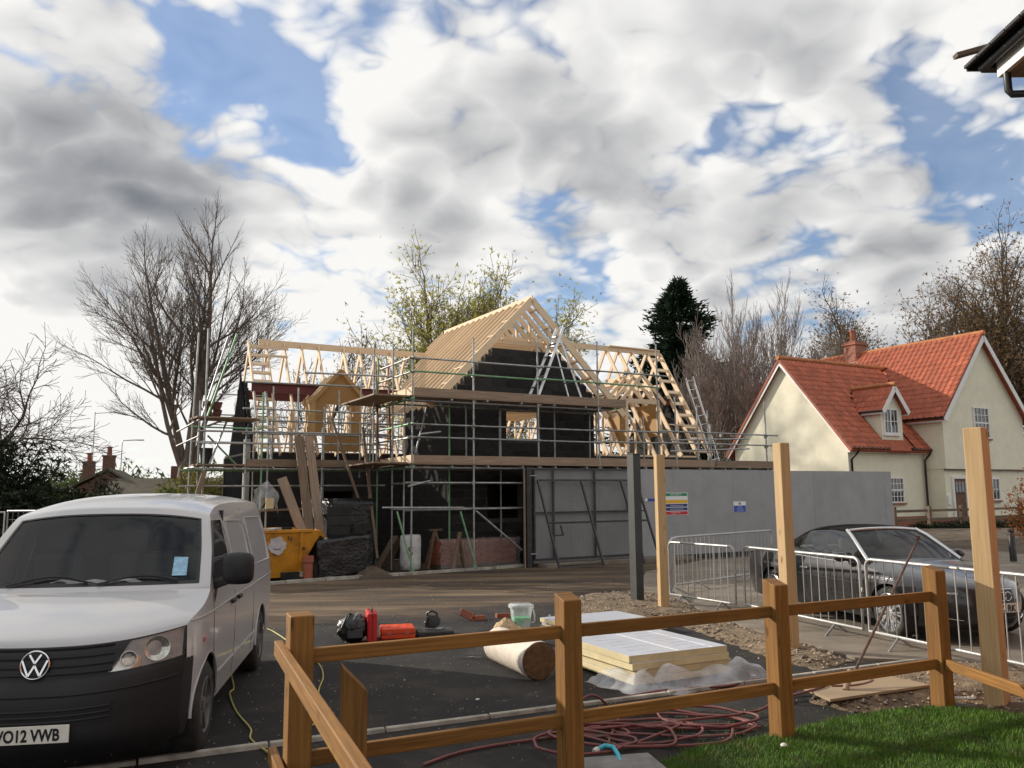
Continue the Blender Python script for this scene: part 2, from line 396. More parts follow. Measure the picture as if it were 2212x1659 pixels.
# ------------------------------------------------------------------ material palette
mat('soil', (0.10, 0.072, 0.048), 0.95, 0.45, 3.0, 0.9, 25, dirt=(0.045, 0.034, 0.024), dscale=0.7, damt=0.7, bdist=0.03)
mat('gravel_soil', (0.20, 0.145, 0.09), 0.95, 0.5, 9.0, 1.0, 45, dirt=(0.09, 0.065, 0.04), dscale=2.2, damt=0.8, bdist=0.03)
mat('stone', (0.30, 0.23, 0.16), 0.85, 0.4, 14, 0.2, 80)
mat('stone_dark', (0.13, 0.10, 0.08), 0.85, 0.4, 14, 0.2, 80)
mat('concrete_kerb', (0.36, 0.34, 0.29), 0.9, 0.3, 5, 0.35, 120, dirt=(0.16, 0.13, 0.09), dscale=3, damt=0.7)
mat('concrete_slab', (0.20, 0.165, 0.125), 0.9, 0.22, 1.5, 0.3, 140, dirt=(0.11, 0.085, 0.06), dscale=0.9, damt=0.75)
mat('paving', (0.22, 0.22, 0.215), 0.88, 0.2, 6, 0.4, 150, dirt=(0.12, 0.11, 0.09), dscale=4, damt=0.5)
mat('turf', (0.022, 0.045, 0.008), 0.95, 0.4, 12, 0.5, 60)
mat('grass_blade', (0.075, 0.160, 0.011), 0.6, 0.5, 3.5, 0, rand=0, spec=0.3, dirt=(0.12, 0.11, 0.03), dscale=5, damt=0.6)
mat('far_grass', (0.07, 0.09, 0.03), 0.95, 0.4, 0.25, 0.3, 5)
def asphalt():
    m, nt, b = _base('asphalt'); N = nt.nodes; L = nt.links
    geo = N.new('ShaderNodeNewGeometry')
    def noise(scale, detail=6, rough=0.6):
        n = N.new('ShaderNodeTexNoise'); n.inputs['Scale'].default_value = scale; n.inputs['Detail'].default_value = detail; n.inputs['Roughness'].default_value = rough
        L.new(geo.outputs['Position'], n.inputs['Vector']); return n.outputs['Fac']
    def rng(v, a, b_, c=0., d=1.):
        n = N.new('ShaderNodeMapRange'); n.interpolation_type = 'SMOOTHSTEP'; L.new(v, n.inputs['Value'])
        for k, x in zip(('From Min', 'From Max', 'To Min', 'To Max'), (a, b_, c, d)): n.inputs[k].default_value = x
        return n.outputs['Result']
    def m2(op, a, c):
        n = N.new('ShaderNodeMath'); n.operation = op
        for i, v in enumerate((a, c)):
            if isinstance(v, (int, float)): n.inputs[i].default_value = v
            else: L.new(v, n.inputs[i])
        return n.outputs[0]
    def mix(f, a, c):
        n = N.new('ShaderNodeMix'); n.data_type = 'RGBA'; L.new(f, n.inputs['Factor'])
        for k, v in (('A', a), ('B', c)):
            if isinstance(v, tuple): n.inputs[k].default_value = (*v, 1)
            else: L.new(v, n.inputs[k])
        return n.outputs['Result']
    # mud carried across the roadway by site traffic, in a band along the far kerb
    dn = Vector((-3.84, 5.57, 0)).normalized()
    dp = N.new('ShaderNodeVectorMath'); dp.operation = 'DOT_PRODUCT'; L.new(geo.outputs['Position'], dp.inputs[0]); dp.inputs[1].default_value = tuple(dn)
    mp = N.new('ShaderNodeMapping'); mp.inputs['Rotation'].default_value = (0, 0, R(-34)); mp.inputs['Scale'].default_value = (0.25, 1.4, 1); L.new(geo.outputs['Position'], mp.inputs[0])
    ns = N.new('ShaderNodeTexNoise'); ns.inputs['Scale'].default_value = 1.0; ns.inputs['Detail'].default_value = 7; ns.inputs['Roughness'].default_value = 0.62; L.new(mp.outputs[0], ns.inputs['Vector'])
    big = noise(0.5)
    dist = m2('ADD', dp.outputs['Value'], m2('MULTIPLY', m2('SUBTRACT', big, 0.5), 3.0))
    band = rng(dist, 11.7, 13.2)
    streak = rng(ns.outputs['Fac'], 0.36, 0.60, 0.25, 1.0)
    mud = m2('MULTIPLY', band, streak)
    speck = noise(170, 3, 0.7); agg = rng(speck, 0.30, 0.72, 0.55, 1.5)
    ca = N.new('ShaderNodeVectorMath'); ca.operation = 'SCALE'; ca.inputs[0].default_value = (0.024, 0.023, 0.023); L.new(agg, ca.inputs['Scale'])
    mid = noise(1.1, 9, 0.68); dust = rng(mid, 0.42, 0.72, 0, 0.55)
    c1 = mix(dust, ca.outputs[0], (0.075, 0.063, 0.050))
    pale = noise(2.6, 9, 0.72); p2 = rng(pale, 0.57, 0.70, 0, 0.6)
    cm = mix(rng(ns.outputs['Fac'], 0.5, 0.7), (0.125, 0.085, 0.054), (0.205, 0.150, 0.098))
    c2 = mix(mud, c1, cm)
    c3 = mix(m2('MULTIPLY', p2, m2('SUBTRACT', 1.0, band)), c2, (0.12, 0.105, 0.085))
    L.new(c3, b.inputs['Base Color']); b.inputs['Roughness'].default_value = 0.92; b.inputs['Specular IOR Level'].default_value = 0.25
    bp = N.new('ShaderNodeBump'); bp.inputs['Strength'].default_value = 0.8; bp.inputs['Distance'].default_value = 0.008
    L.new(speck, bp.inputs['Height'])
    bp2 = N.new('ShaderNodeBump'); bp2.inputs['Strength'].default_value = 0.35; bp2.inputs['Distance'].default_value = 0.05; L.new(pale, bp2.inputs['Height']); L.new(bp.outputs[0], bp2.inputs['Normal'])
    L.new(bp2.outputs[0], b.inputs['Normal'])
asphalt()

# ------------------------------------------------------------------ ground
def ground():
    m = MB(); xs = [-600, -300, -150, -80, -50] + [-40 + 2 * i for i in range(51)] + [70, 100, 160, 300, 600]
    ys = [-60, -20, -6] + [2 * i for i in range(41)] + [90, 110, 150, 220, 350, 600, 1000]
    m.grid([[(x, y, ground_z(x, y) - 0.03 + (0.0 if y < 60 else (min(y, 400) - 60) * 0.004)) for x in xs] for y in ys])
    o = m.build('ground', 'soil', smooth=180); tag(o, kind='structure')
ground()
def flat(name, poly, z, m, kind='structure', thick=0.0):
    mb = MB()
    if thick: mb.prism([(x, y, z - thick) for x, y in poly], (0, 0, thick))
    else: mb.v = [(x, y, z) for x, y in poly]; mb.face(range(len(poly)))
    o = mb.build(name, m); tag(o, kind=kind); return o
FK0, FK1 = Vector((-5.37, 18.58)), Vector((0.2, 22.42)); FKd = (FK1 - FK0).normalized()
NK0, NK1 = Vector((-2.75, 6.35)), Vector((4.04, 9.49)); NKd = (NK1 - NK0).normalized()
fa = FK0 - FKd * 20; fb = FK1
flat('road', [tuple(fa), tuple(fb), (5.2, 24.4), (13.6, 29.3), (34, 26), (34, 2), (6, -2), (-6, -6), (-24, -6), (-24, 5)], 0.0, 'asphalt')
# concrete forecourt on which the car stands, cracked off along its left edge
rnd = random.Random(3)
edge = [(2.46, 16.75), (2.60, 15.9), (2.96, 15.11), (3.02, 14.2), (3.11, 13.16), (3.25, 12.3), (3.41, 11.66), (3.62, 11.0), (3.78, 10.46), (3.86, 9.9), (4.25, 9.75), (4.8, 9.62)]
fine = []
for i in range(len(edge) - 1):
    for k in range(4):
        t = k / 4; fine.append((edge[i][0] * (1 - t) + edge[i + 1][0] * t + rnd.uniform(-.05, .05), edge[i][1] * (1 - t) + edge[i + 1][1] * t))
flat('forecourt', fine + [edge[-1], (5.6, 8.9), (14, 9.5), (20, 22), (13.3, 28.6), (5.4, 23.9), (3.2, 20.5)], 0.03, 'concrete_slab', thick=0.05)
def soil_bed(name, poly, z, dens, m='gravel_soil', seed=1, smin=.006, smax=.03):
    """uneven bed of stony soil plus its loose stones"""
    rn = random.Random(seed); xs = [p[0] for p in poly]; ys = [p[1] for p in poly]
    def inside(x, y):
        c = False; n = len(poly)
        for i in range(n):
            x1, y1 = poly[i]; x2, y2 = poly[(i + 1) % n]
            if (y1 > y) != (y2 > y) and x < (x2 - x1) * (y - y1) / (y2 - y1) + x1: c = not c
        return c
    def edged(x, y):
        best = 9
        n = len(poly)
        for i in range(n):
            p = Vector(poly[i]); q = Vector(poly[(i + 1) % n]); t = max(0, min(1, (Vector((x, y)) - p).dot(q - p) / (q - p).length_squared)); best = min(best, (Vector((x, y)) - p.lerp(q, t)).length)
        return best
    st = 0.07; mb = MB(); nx = int((max(xs) - min(xs)) / st) + 2; ny = int((max(ys) - min(ys)) / st) + 2; idx = {}
    from mathutils import noise as mn
    for i in range(nx):
        for j in range(ny):
            x = min(xs) + i * st; y = min(ys) + j * st
            ins = inside(x, y)
            if ins or edged(x, y) < .10:
                h = min(1, edged(x, y) / .22) if ins else 0.0; zz = z * h + h * (mn.noise(Vector((x * 3, y * 3, seed))) * .025 + mn.noise(Vector((x * 11, y * 11, seed))) * .015)
                idx[(i, j)] = len(mb.v); mb.v.append((x + rn.uniform(-.02, .02), y + rn.uniform(-.02, .02), (max(.002, zz + .004) if ins else -.012)))
    for (i, j) in idx:
        q = [(i, j), (i + 1, j), (i + 1, j + 1), (i, j + 1)]
        if all(k in idx for k in q): mb.face([idx[k] for k in q])
    o = mb.build(name, m, smooth=180); tag(o, kind='structure')
    sb = MB(); area = (max(xs) - min(xs)) * (max(ys) - min(ys))
    for _ in range(int(area * dens)):
        x = rn.uniform(min(xs), max(xs)); y = rn.uniform(min(ys), max(ys))
        if not inside(x, y): continue
        h = min(1, edged(x, y) / .18); r = rn.uniform(smin, smax) * (0.5 + rn.random() ** 3); zc = z * h * .9 + r * .2 + .004
        o0 = len(sb.v); sb.cur = 1 if rn.random() < .4 else 0
        a = rn.uniform(0, 6.28); ex = rn.uniform(.7, 1.4); hz = rn.uniform(.5, .9)
        ring = [(x + math.cos(a + k * 1.2566) * r * ex * rn.uniform(.8, 1.2), y + math.sin(a + k * 1.2566) * r * rn.uniform(.8, 1.2), zc) for k in range(5)]
        sb.v += ring + [(x, y, zc + r * hz), (x, y, zc - r * hz)]
        for k in range(5): sb.face((o0 + k, o0 + (k + 1) % 5, o0 + 5)); sb.face((o0 + (k + 1) % 5, o0 + k, o0 + 6))
    s = sb.build('loose_stones', ['stone', 'stone_dark'], smooth=40, fix=False); tag(s, 'loose stones lying in the ' + name.replace('_', ' '), 'stones', kind='stuff')
soil_bed('soil_patch', [(1.10, 15.2), (1.27, 15.95), (2.40, 16.6), (2.80, 15.7), (3.0, 15.0), (3.05, 14.0), (3.05, 13.2), (2.29, 13.1), (1.6, 13.2), (1.03, 13.6)], 0.07, 420, seed=2)
soil_bed('verge_soil', [(2.29, 13.1), (3.05, 13.2), (3.36, 11.7), (3.75, 10.5), (3.80, 9.75), (3.30, 9.3), (2.95, 10.1), (2.6, 11.7)], 0.06, 420, seed=3)
soil_bed('bank_soil', [(2.7, 8.0), (3.4, 9.0), (4.04, 9.40), (4.9, 9.50), (6.2, 9.3), (6.4, 8.2), (5.2, 7.9), (3.87, 7.86), (3.0, 7.55)], 0.07, 420, seed=4)
soil_bed('planting_bed', [(4.0, 7.80), (5.2, 7.95), (6.4, 8.2), (7.0, 7.7), (5.2, 7.2), (4.2, 7.45)], 0.05, 200, m='soil', seed=5)
# concrete edging kerbs, laid in 0.915 m lengths
def kerb_line(p0, p1, w, h, name, label):
    t = thing(name, label, 'kerb'); d = (p1 - p0); n = int(d.length / 0.93) + 1; d.normalize(); r = random.Random(5)
    t.location = (p0.x, p0.y, 0)
    for i in range(n):
        a = d * (i * 0.93); b = d * (i * 0.93 + 0.915); dz = r.uniform(-.004, .004)
        MB().beam((a.x, a.y, h / 2 - .02 + dz), (b.x, b.y, h / 2 - .02 + dz + r.uniform(-.004, .004)), w, h + .04).build('kerb_stone', 'concrete_kerb', t, bevel=.008)
kerb_line(NK0 - NKd * 3.72, NK1, 0.055, 0.035, 'edging_kerb', 'pale concrete edging running across the dark tarmac behind the timber fence')
kerb_line(FK0 - FKd * 8, FK1, 0.11, 0.07, 'road_kerb', 'pale kerb between the muddy road and the scaffolded site')
flat('threshold', [tuple(site(3.55, -.62).xy), tuple(site(8.6, -.62).xy), tuple(site(8.6, .3).xy), tuple(site(3.55, .3).xy)], 0.09, 'concrete_slab', thick=0.1)
# lawn
LAWN = [(0.94, 6.16), (1.35, 6.55), (1.75, 6.73), (2.13, 6.92), (2.71, 7.36), (3.19, 7.57), (3.84, 7.72), (4.35, 7.42), (5.2, 7.15), (7.0, 7.5), (7.0, 2.0), (0.6, 2.0), (0.95, 5.2)]
flat('lawn', LAWN, 0.012, 'turf')
def grass():
    rn = random.Random(11); n = len(LAWN); mb = MB()
    def inside(x, y):
        c = False
        for i in range(n):
            x1, y1 = LAWN[i]; x2, y2 = LAWN[(i + 1) % n]
            if (y1 > y) != (y2 > y) and x < (x2 - x1) * (y - y1) / (y2 - y1) + x1: c = not c
        return c
    from mathutils import noise as mn
    cnt = 0
    while cnt < 90000:
        x = rn.uniform(0.6, 6.2); y = rn.uniform(5.0, 7.75)
        x += rn.gauss(0, .02); y += rn.gauss(0, .02)
        if not inside(x, y) and rn.random() > .03: continue
        cnt += 1
        h = rn.uniform(.02, .048) * (1 + .5 * mn.noise(Vector((x * 2.5, y * 2.5, 0)))); a = rn.uniform(0, 6.28); w = rn.uniform(.0018, .0034); l = rn.uniform(.2, .8) * h; la = rn.uniform(0, 6.28)
        o = len(mb.v); dx, dy = math.cos(a) * w, math.sin(a) * w
        mb.v += [(x - dx, y - dy, .01), (x + dx, y + dy, .01), (x + math.cos(la) * l, y + math.sin(la) * l, .01 + h)]
        mb.face((o, o + 1, o + 2))
    o = mb.build('grass', 'grass_blade', fix=False); tag(o, 'short mown green grass of the lawn in the right foreground', 'grass', kind='stuff')
grass()

# ------------------------------------------------------------------ materials of the site
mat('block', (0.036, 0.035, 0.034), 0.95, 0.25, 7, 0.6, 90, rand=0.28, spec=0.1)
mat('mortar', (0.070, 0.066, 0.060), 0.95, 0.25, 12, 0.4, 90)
wood('pine', (0.74, 0.58, 0.40), (0.54, 0.36, 0.20), rand=0.10, knots=0.45, grain=0.3)
wood('osb', (0.47, 0.29, 0.115), (0.26, 0.13, 0.04), rand=0.08, knots=0.7, grain=0.6)
wood('scaffold_board', (0.33, 0.235, 0.165), (0.13, 0.085, 0.055), rand=0.22, knots=0.3, grain=0.55, stain=(0.20, 0.17, 0.13))
wood('old_plank', (0.21, 0.145, 0.095), (0.085, 0.055, 0.035), rand=0.2, knots=0.5, grain=0.7, stain=(0.13, 0.10, 0.075))
mat('tube', (0.34, 0.35, 0.345), 0.48, 0.25, 9, 0.1, 60, metal=0.65, rand=0.18, dirt=(0.16, 0.10, 0.06), dscale=5, damt=0.5)
mat('tube_green', (0.16, 0.36, 0.17), 0.5, 0.25, 9, 0.1, 60, metal=0.2, rand=0.15, dirt=(0.3, 0.31, 0.3), dscale=6, damt=0.7)
mat('red_oxide', (0.115, 0.020, 0.018), 0.6, 0.3, 4, 0.1, 30)
mat('matt_black', (0.012, 0.012, 0.013), 1.0, 0.3, 3, 0.4, 8, spec=0.0)
mat('grey_panel', (0.40, 0.40, 0.46), 0.8, 0.1, 4, 0.1, 50)
mat('cavity_white', (0.30, 0.29, 0.28), 0.9, 0.2, 4, 0.1, 50)
mat('aluminium', (0.62, 0.63, 0.64), 0.35, 0.1, 6, 0.05, 60, metal=0.9, rand=0.05)
mat('rust_red', (0.16, 0.06, 0.045), 0.8, 0.35, 8, 0.3, 60, rand=0.2)
mat('coupler', (0.30, 0.29, 0.27), 0.55, 0.3, 20, 0.2, 80, metal=0.6)

def build_house():
    H = thing('house_under_construction', 'unfinished grey block house with open pine roof trusses behind scaffolding', 'house', (SX, SY, 0), SITE_RZ)
    r = random.Random(21)
    # ---- blocks
    proto = MB().b6(-.215, .215, 0, .10, 0, .212).build('block', 'block', H, bevel=.006)
    half = MB().b6(-.105, .105, 0, .10, 0, .212).build('block', 'block', H, bevel=.006)
    cnt = [0]; rest = MB()
    def wall_blocks(place, u0, u1, z0, z1, holes, limit=None, single=True):
        """rows of blocks in bond; place(u, z) gives position"""
        row = 0; z = z0
        while z < z1 - .1:
            u = u0 + (0.0 if row % 2 == 0 else -.225)
            while u < u1:
                for (ua, ub) in ((u, u + .45),):
                    a, b = max(ua, u0), min(ub, u1)
                    if b - a < .12: continue
                    segs = [(a, b)]
                    if limit:
                        lo, hi = limit(z + .2); segs = [(max(a, lo), min(b, hi))]
                    for h in holes:
                        ns = []
                        for (p, q) in segs:
                            if z + .11 > h[2] and z + .11 < h[3]:
                                if p < h[0]: ns.append((p, min(q, h[0])))
                                if q > h[1]: ns.append((max(p, h[1]), q))
                            else: ns.append((p, q))
                        segs = ns
                    for (p, q) in segs:
                        if q - p < .07: continue
                        yield p, q, z
                u += .45
            z += .225; row += 1
    used_full = used_half = False
    holes = [(3.50, 4.66, 3.50, 4.34), (2.86, 3.98, 1.25, 2.22)]
    lim = lambda z: (1.7 if z < 4.75 else max(1.7, 4.2 - (7.28 - z) / 1.0), 6.57 if z < 4.75 else min(6.57, 4.2 + (7.28 - z) / 1.0))
    first = True
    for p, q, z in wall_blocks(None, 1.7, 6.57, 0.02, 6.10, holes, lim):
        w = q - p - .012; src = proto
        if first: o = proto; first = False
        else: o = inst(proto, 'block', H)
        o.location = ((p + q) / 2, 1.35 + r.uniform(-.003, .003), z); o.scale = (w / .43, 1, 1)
        cnt[0] += 1
    bpy.data.objects.remove(half)
    # mortar / inner leaf behind the blocks, with the openings left free
    wall = MB()
    def leaf(y0, y1, u0, u1, z0, z1, hs, axis='x'):
        zs = sorted({z0, z1, *[h[2] for h in hs], *[h[3] for h in hs]})
        for za, zb in zip(zs, zs[1:]):
            us = [(u0, u1)]
            for h in hs:
                if h[2] < zb - 1e-4 and h[3] > za + 1e-4:
                    us = [s for (p, q) in us for s in ((p, min(q, h[0])), (max(p, h[1]), q)) if s[1] - s[0] > .01]
            for p, q in us:
                if axis == 'x': wall.b6(p, q, y0, y1, za, zb)
                else: wall.b6(y0, y1, p, q, za, zb)
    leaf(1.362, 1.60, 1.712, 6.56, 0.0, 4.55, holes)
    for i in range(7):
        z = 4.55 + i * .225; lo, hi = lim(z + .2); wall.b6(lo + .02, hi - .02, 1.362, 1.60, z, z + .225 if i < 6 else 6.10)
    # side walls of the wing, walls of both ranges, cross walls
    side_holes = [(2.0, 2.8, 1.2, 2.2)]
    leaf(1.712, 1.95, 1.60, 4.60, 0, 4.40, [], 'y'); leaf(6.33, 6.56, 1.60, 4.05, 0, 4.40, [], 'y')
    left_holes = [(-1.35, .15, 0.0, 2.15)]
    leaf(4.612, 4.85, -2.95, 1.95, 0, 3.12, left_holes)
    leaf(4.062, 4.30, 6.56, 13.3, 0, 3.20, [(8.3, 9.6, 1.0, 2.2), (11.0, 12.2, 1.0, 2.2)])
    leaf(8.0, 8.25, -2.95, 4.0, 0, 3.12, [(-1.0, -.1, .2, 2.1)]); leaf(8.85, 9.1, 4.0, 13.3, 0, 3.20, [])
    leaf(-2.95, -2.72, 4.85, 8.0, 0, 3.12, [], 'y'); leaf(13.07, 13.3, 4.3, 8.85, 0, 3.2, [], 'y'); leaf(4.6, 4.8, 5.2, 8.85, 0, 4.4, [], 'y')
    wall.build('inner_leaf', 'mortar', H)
    # the blocks of the walls further back, joined
    m = MB()
    def run(place, u0, u1, z0, z1, hs, lim_=None):
        for p, q, z in wall_blocks(None, u0, u1, z0, z1, hs, lim_):
            place(p + .006, q - .006, z, z + .213)
    run(lambda p, q, z, t: m.b6(1.70, 1.711, p, q, z, t), 1.36, 4.60, .02, 4.4, [])
    run(lambda p, q, z, t: m.b6(p, q, 4.60, 4.611, z, t), -2.95, 1.70, .02, 3.1, left_holes)
    run(lambda p, q, z, t: m.b6(p, q, 4.05, 4.061, z, t), 6.58, 13.3, .02, 3.2, [(8.3, 9.6, 1.0, 2.2), (11.0, 12.2, 1.0, 2.2)])
    run(lambda p, q, z, t: m.b6(-2.962, -2.951, p, q, z, t), 4.6, 8.0, .02, 3.1, [])
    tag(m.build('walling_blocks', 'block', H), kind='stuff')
    # stepped end gables
    g = MB()
    for i in range(14):
        z = 3.12 + i * .225; f = 4.75 + (z + .2 - 3.12) * 0.60
        if f < 6.2: g.b6(-2.86, -2.74, f, 12.7 - f, z, z + .215)
    g.build('end_gable', 'block', H)
    g = MB()
    for i in range(17):
        z = 3.2 + i * .225; f = 4.2 + (z + .2 - 3.2) * 0.66
        if f < 6.2 and i < 14: g.b6(13.08, 13.2, f, 12.7 - f, z, z + .215)
    g.build('end_gable', 'block', H)
    MB().hexa([(-2.9, 4.62, 3.12), (-2.9, 4.62, 3.2), (-2.9, 5.2, 3.2), (-2.9, 5.2, 3.12), (-2.9, 6.1, 6.1), (-2.9, 6.1, 6.2), (-2.9, 6.3, 6.2), (-2.9, 6.3, 6.1)]) if False else None
    pn = MB(); pn.prism([(-2.30, 4.55, 3.3), (-2.30, 4.95, 3.3), (-2.30, 6.35, 5.85), (-2.30, 6.35, 6.35)], (.02, 0, 0)); pn.build('verge_panel', 'grey_panel', H); MB().b6(-2.975, -2.963, 4.6, 8.0, 0.0, 3.1).build('black_sheet', 'matt_black', H); ms = MB(); ms.prism([(-2.90, 4.95, 3.1), (-2.90, 7.75, 3.1), (-2.90, 6.35, 5.7)], (.01, 0, 0)); ms.build('black_sheet', 'matt_black', H)  # plain matt black sheets cover the left end wall and its gable
    MB().b6(-3.12, -2.965, 4.45, 4.6, 0, 3.5).build('corner_pier', 'cavity_white', H)
    # lintels and window frames
    for (a0, a1, z) in ((3.3, 4.86, 4.345), (2.68, 4.16, 2.225)): MB().b6(a0, a1, 1.338, 1.58, z, z + .10).build('lintel', 'block', H, bevel=.005)
    MB().b6(3.46, 4.70, 1.30, 1.55, 3.46, 3.498).build('window_sill', 'mortar', H)
    dk = MB(); dk.b6(1.95, 6.33, 1.62, 8.0, 2.55, 2.68); dk.b6(-2.7, 1.7, 4.86, 7.99, 2.55, 2.68); dk.b6(6.57, 13.05, 4.31, 8.84, 2.55, 2.68)
    dk.build('floor_deck', 'osb', H)
    # plastic wrapped brick plinth under the wing
    # ---- roof timbers
    def stick(name, p0, p1, w=.045, h=.145, up=(0, 0, 1), m='pine', par=H):
        return MB().beam(p0, p1, w, h, up).build(name, m, par)
    # wing: apex at x = 4.2
    AX, AZ = 4.2, 7.56
    ys = [1.02, 1.47] + [1.47 + .40 * i for i in range(1, 15)]
    for i, y in enumerate(ys):
        jit = r.uniform(-.012, .012)
        for s in (-1, 1):
            low = 3.27 if y < 4.4 else (2.4 if s < 0 else 2.3)
            if y > 4.4: low = min(low, 3.27 - (y - 4.4) * 1.0) if s < 0 else min(low, 3.2 - (y - 3.7) * .75)
            low = max(low, 0.5)
            stick('rafter', (AX, y + jit, AZ), (AX + s * low, y + jit, AZ - low), .06 if i == 0 else .045, .20 if i == 0 else .15)
        if 1 < i < 12:
            stick('collar_tie', (AX - 1.0, y + .05, AZ - 1.13), (AX + 1.0, y + .05, AZ - 1.13), .04, .14)
            for s in (-1, 1): stick('stud', (AX + s * .95, y + .048, 4.55), (AX + s * .95, y + .048, AZ - 1.02), .04, .10, (0, 1, 0))
            if i % 2 == 0: stick('strut', (AX - .5, y + .05, AZ - 1.1), (AX - .5, y + .05, AZ - .6), .04, .09, (0, 1, 0)); stick('strut', (AX + .45, y + .05, AZ - 1.1), (AX + .45, y + .05, AZ - .55), .04, .09, (0, 1, 0))
            stick('ceiling_joist', (2.0, y + .05, 4.5), (6.4, y + .05, 4.5), .04, .15)
    for s in (-1, 1):
        for k in range(7):
            t = .25 + k * .48; w = (AX + s * t, AZ - t + .02)
            stick('noggin', (w[0], 1.05, w[1]), (w[0], 1.45 + (.25 if k == 4 else 0), w[1]), .05, .12, (s, 0, 1))
    stick('ridge_board', (AX, 1.0, AZ + .03), (AX, 7.0, AZ + .03), .035, .20)
    for s in (-1, 1): stick('wall_plate', (AX + s * 2.42, 1.37, 4.44), (AX + s * 2.42, 4.4, 4.44), .1, .075)
    # left range
    LR, LZ = 6.35, 6.55
    lefts = [-2.71, -2.17, -1.63, -1.09, -.55, .28, .82, 1.36, 1.9, 2.4]
    for i, a in enumerate(lefts):
        jt = r.uniform(-.01, .01)
        if a < 1.95 and not (-1.2 < a < -0.5 and False): stick('rafter', (a, LR, LZ + .05), (a, 4.28, 3.12 - (.04 if i else .06)), .045, .145)
        stick('rafter', (a + .05, LR, LZ + .05), (a + .05, 8.42, 3.12), .045, .145)
        if 0 < i < 9:
            stick('collar_tie', (a + .04, 5.62, 5.28), (a + .04, 7.08, 5.28), .04, .12)
            stick('stud', (a + .04, 5.25, 3.15), (a + .04, 5.25, 4.6), .04, .09, (0, 1, 0)); stick('stud', (a + .04, 7.5, 3.15), (a + .04, 7.5, 4.5), .04, .09, (0, 1, 0))
    for k in range(12):
        t = .04 + k * .083; y = LR + (4.32 - LR) * t; z = LZ + (3.12 - LZ) * t
        stick('noggin', (-2.69, y, z + .03), (-2.19, y, z + .03), .10, .045, (0, -.86, .5))
    stick('ridge_beam', (-2.40, LR, LZ + .06), (3.15, LR, LZ + .06), .045, .20)
    stick('batten', (-2.72, LR - .25, LZ - .12), (-1.55, LR - .25, LZ - .12), .04, .10); stick('batten', (-2.15, LR - .38, LZ - .40), (-1.6, LR - .38, LZ - .40), .03, .07)
    stick('wall_plate', (-2.95, 4.7, 3.15), (1.7, 4.7, 3.15), .1, .07); stick('wall_plate', (-2.95, 8.1, 3.15), (4, 8.1, 3.15), .1, .07)
    for y in (5.08, 7.0):
        bm_ = MB(); bm_.b6(-2.85, 3.0, y - .006, y + .006, 4.93, 5.17); bm_.b6(-2.85, 3.0, y - .07, y + .07, 5.17, 5.19); bm_.b6(-2.85, 3.0, y - .07, y + .07, 4.91, 4.93)
        bm_.build('steel_beam', 'red_oxide', H)
        bm_ = MB(); bm_.b6(5.3, 13.2, y - .006, y + .006, 5.25, 5.45); bm_.b6(5.3, 13.2, y - .07, y + .07, 5.45, 5.47); bm_.b6(5.3, 13.2, y - .07, y + .07, 5.23, 5.25); bm_.build('steel_beam', 'red_oxide', H)
    # right range
    RR, RZ = 6.35, 7.42
    rights = [13.45, 12.82, 12.02, 11.4, 10.8, 9.35, 8.75, 8.15, 7.55, 6.95, 6.35, 5.75, 5.2]
    for i, a in enumerate(rights):
        low = 1.0
        if a < 7.2: low = max(.25, (a - 4.5) / 2.7 * .75)
        p1 = (a, RR + (3.62 - RR) * low, RZ + (3.22 - RZ) * low)
        stick('rafter', (a, RR, RZ), p1, .05, .19 if i == 0 else .15)
        stick('rafter', (a - .05, RR, RZ), (a - .05, 9.08, 3.22), .045, .145)
        if i > 0:
            stick('collar_tie', (a + .045, 5.45, 6.05), (a + .045, 7.25, 6.05), .04, .12)
            stick('stud', (a + .045, 7.9, 3.25), (a + .045, 7.9, 5.0), .04, .09, (0, 1, 0))
            if a > 7: stick('stud', (a + .045, 4.75, 3.25), (a + .045, 4.75, 5.0), .04, .09, (0, 1, 0))
    for k in range(9):
        t = .07 + k * .112; y = RR + (3.62 - RR) * t; z = RZ + (3.22 - RZ) * t
        stick('noggin', (12.84, y, z + .05), (13.43, y, z + .05), .13, .045, (0, -.84, .54))
    stick('batten', (12.0, 4.35, 4.42), (13.5, 4.35, 4.42), .09, .045); stick('batten', (12.0, 3.68, 3.40), (13.5, 3.68, 3.40), .09, .05)
    stick('ridge_beam', (4.7, RR, RZ + .06), (13.45, RR, RZ + .06), .045, .20); stick('batten', (10.9, RR - .05, RZ + .17), (13.4, RR - .05, RZ + .16), .09, .04)
    stick('wall_plate', (6.57, 4.15, 3.23), (13.3, 4.15, 3.23), .1, .07)
    # ---- dormers
    def panel(name, poly, y0, y1, m='osb'): return MB().prism([(x, y0, z) for x, z in poly], (0, y1 - y0, 0)).build(name, m, dl)
    dl = MB().prism([(-1.30, 3.90, 4.52), (.04, 3.90, 4.52), (.04, 3.90, 4.78), (-.55, 3.90, 5.42), (-.66, 3.90, 5.42), (-1.30, 3.90, 4.78)], (0, .02, 0)).build('dormer', 'osb', H)
    tag(dl, 'boarded dormer frame with an open window hole')
    panel('cheek_board', [(-1.30, 3.62), (-1.0, 3.62), (-1.0, 4.52), (-1.30, 4.52)], 3.90, 3.92)
    panel('cheek_board', [(-.14, 3.62), (.04, 3.62), (.04, 4.52), (-.14, 4.52)], 3.90, 3.92)
    panel('apron_board', [(-1.05, 3.17), (.02, 3.17), (.02, 3.62), (-1.05, 3.62)], 3.895, 3.915)
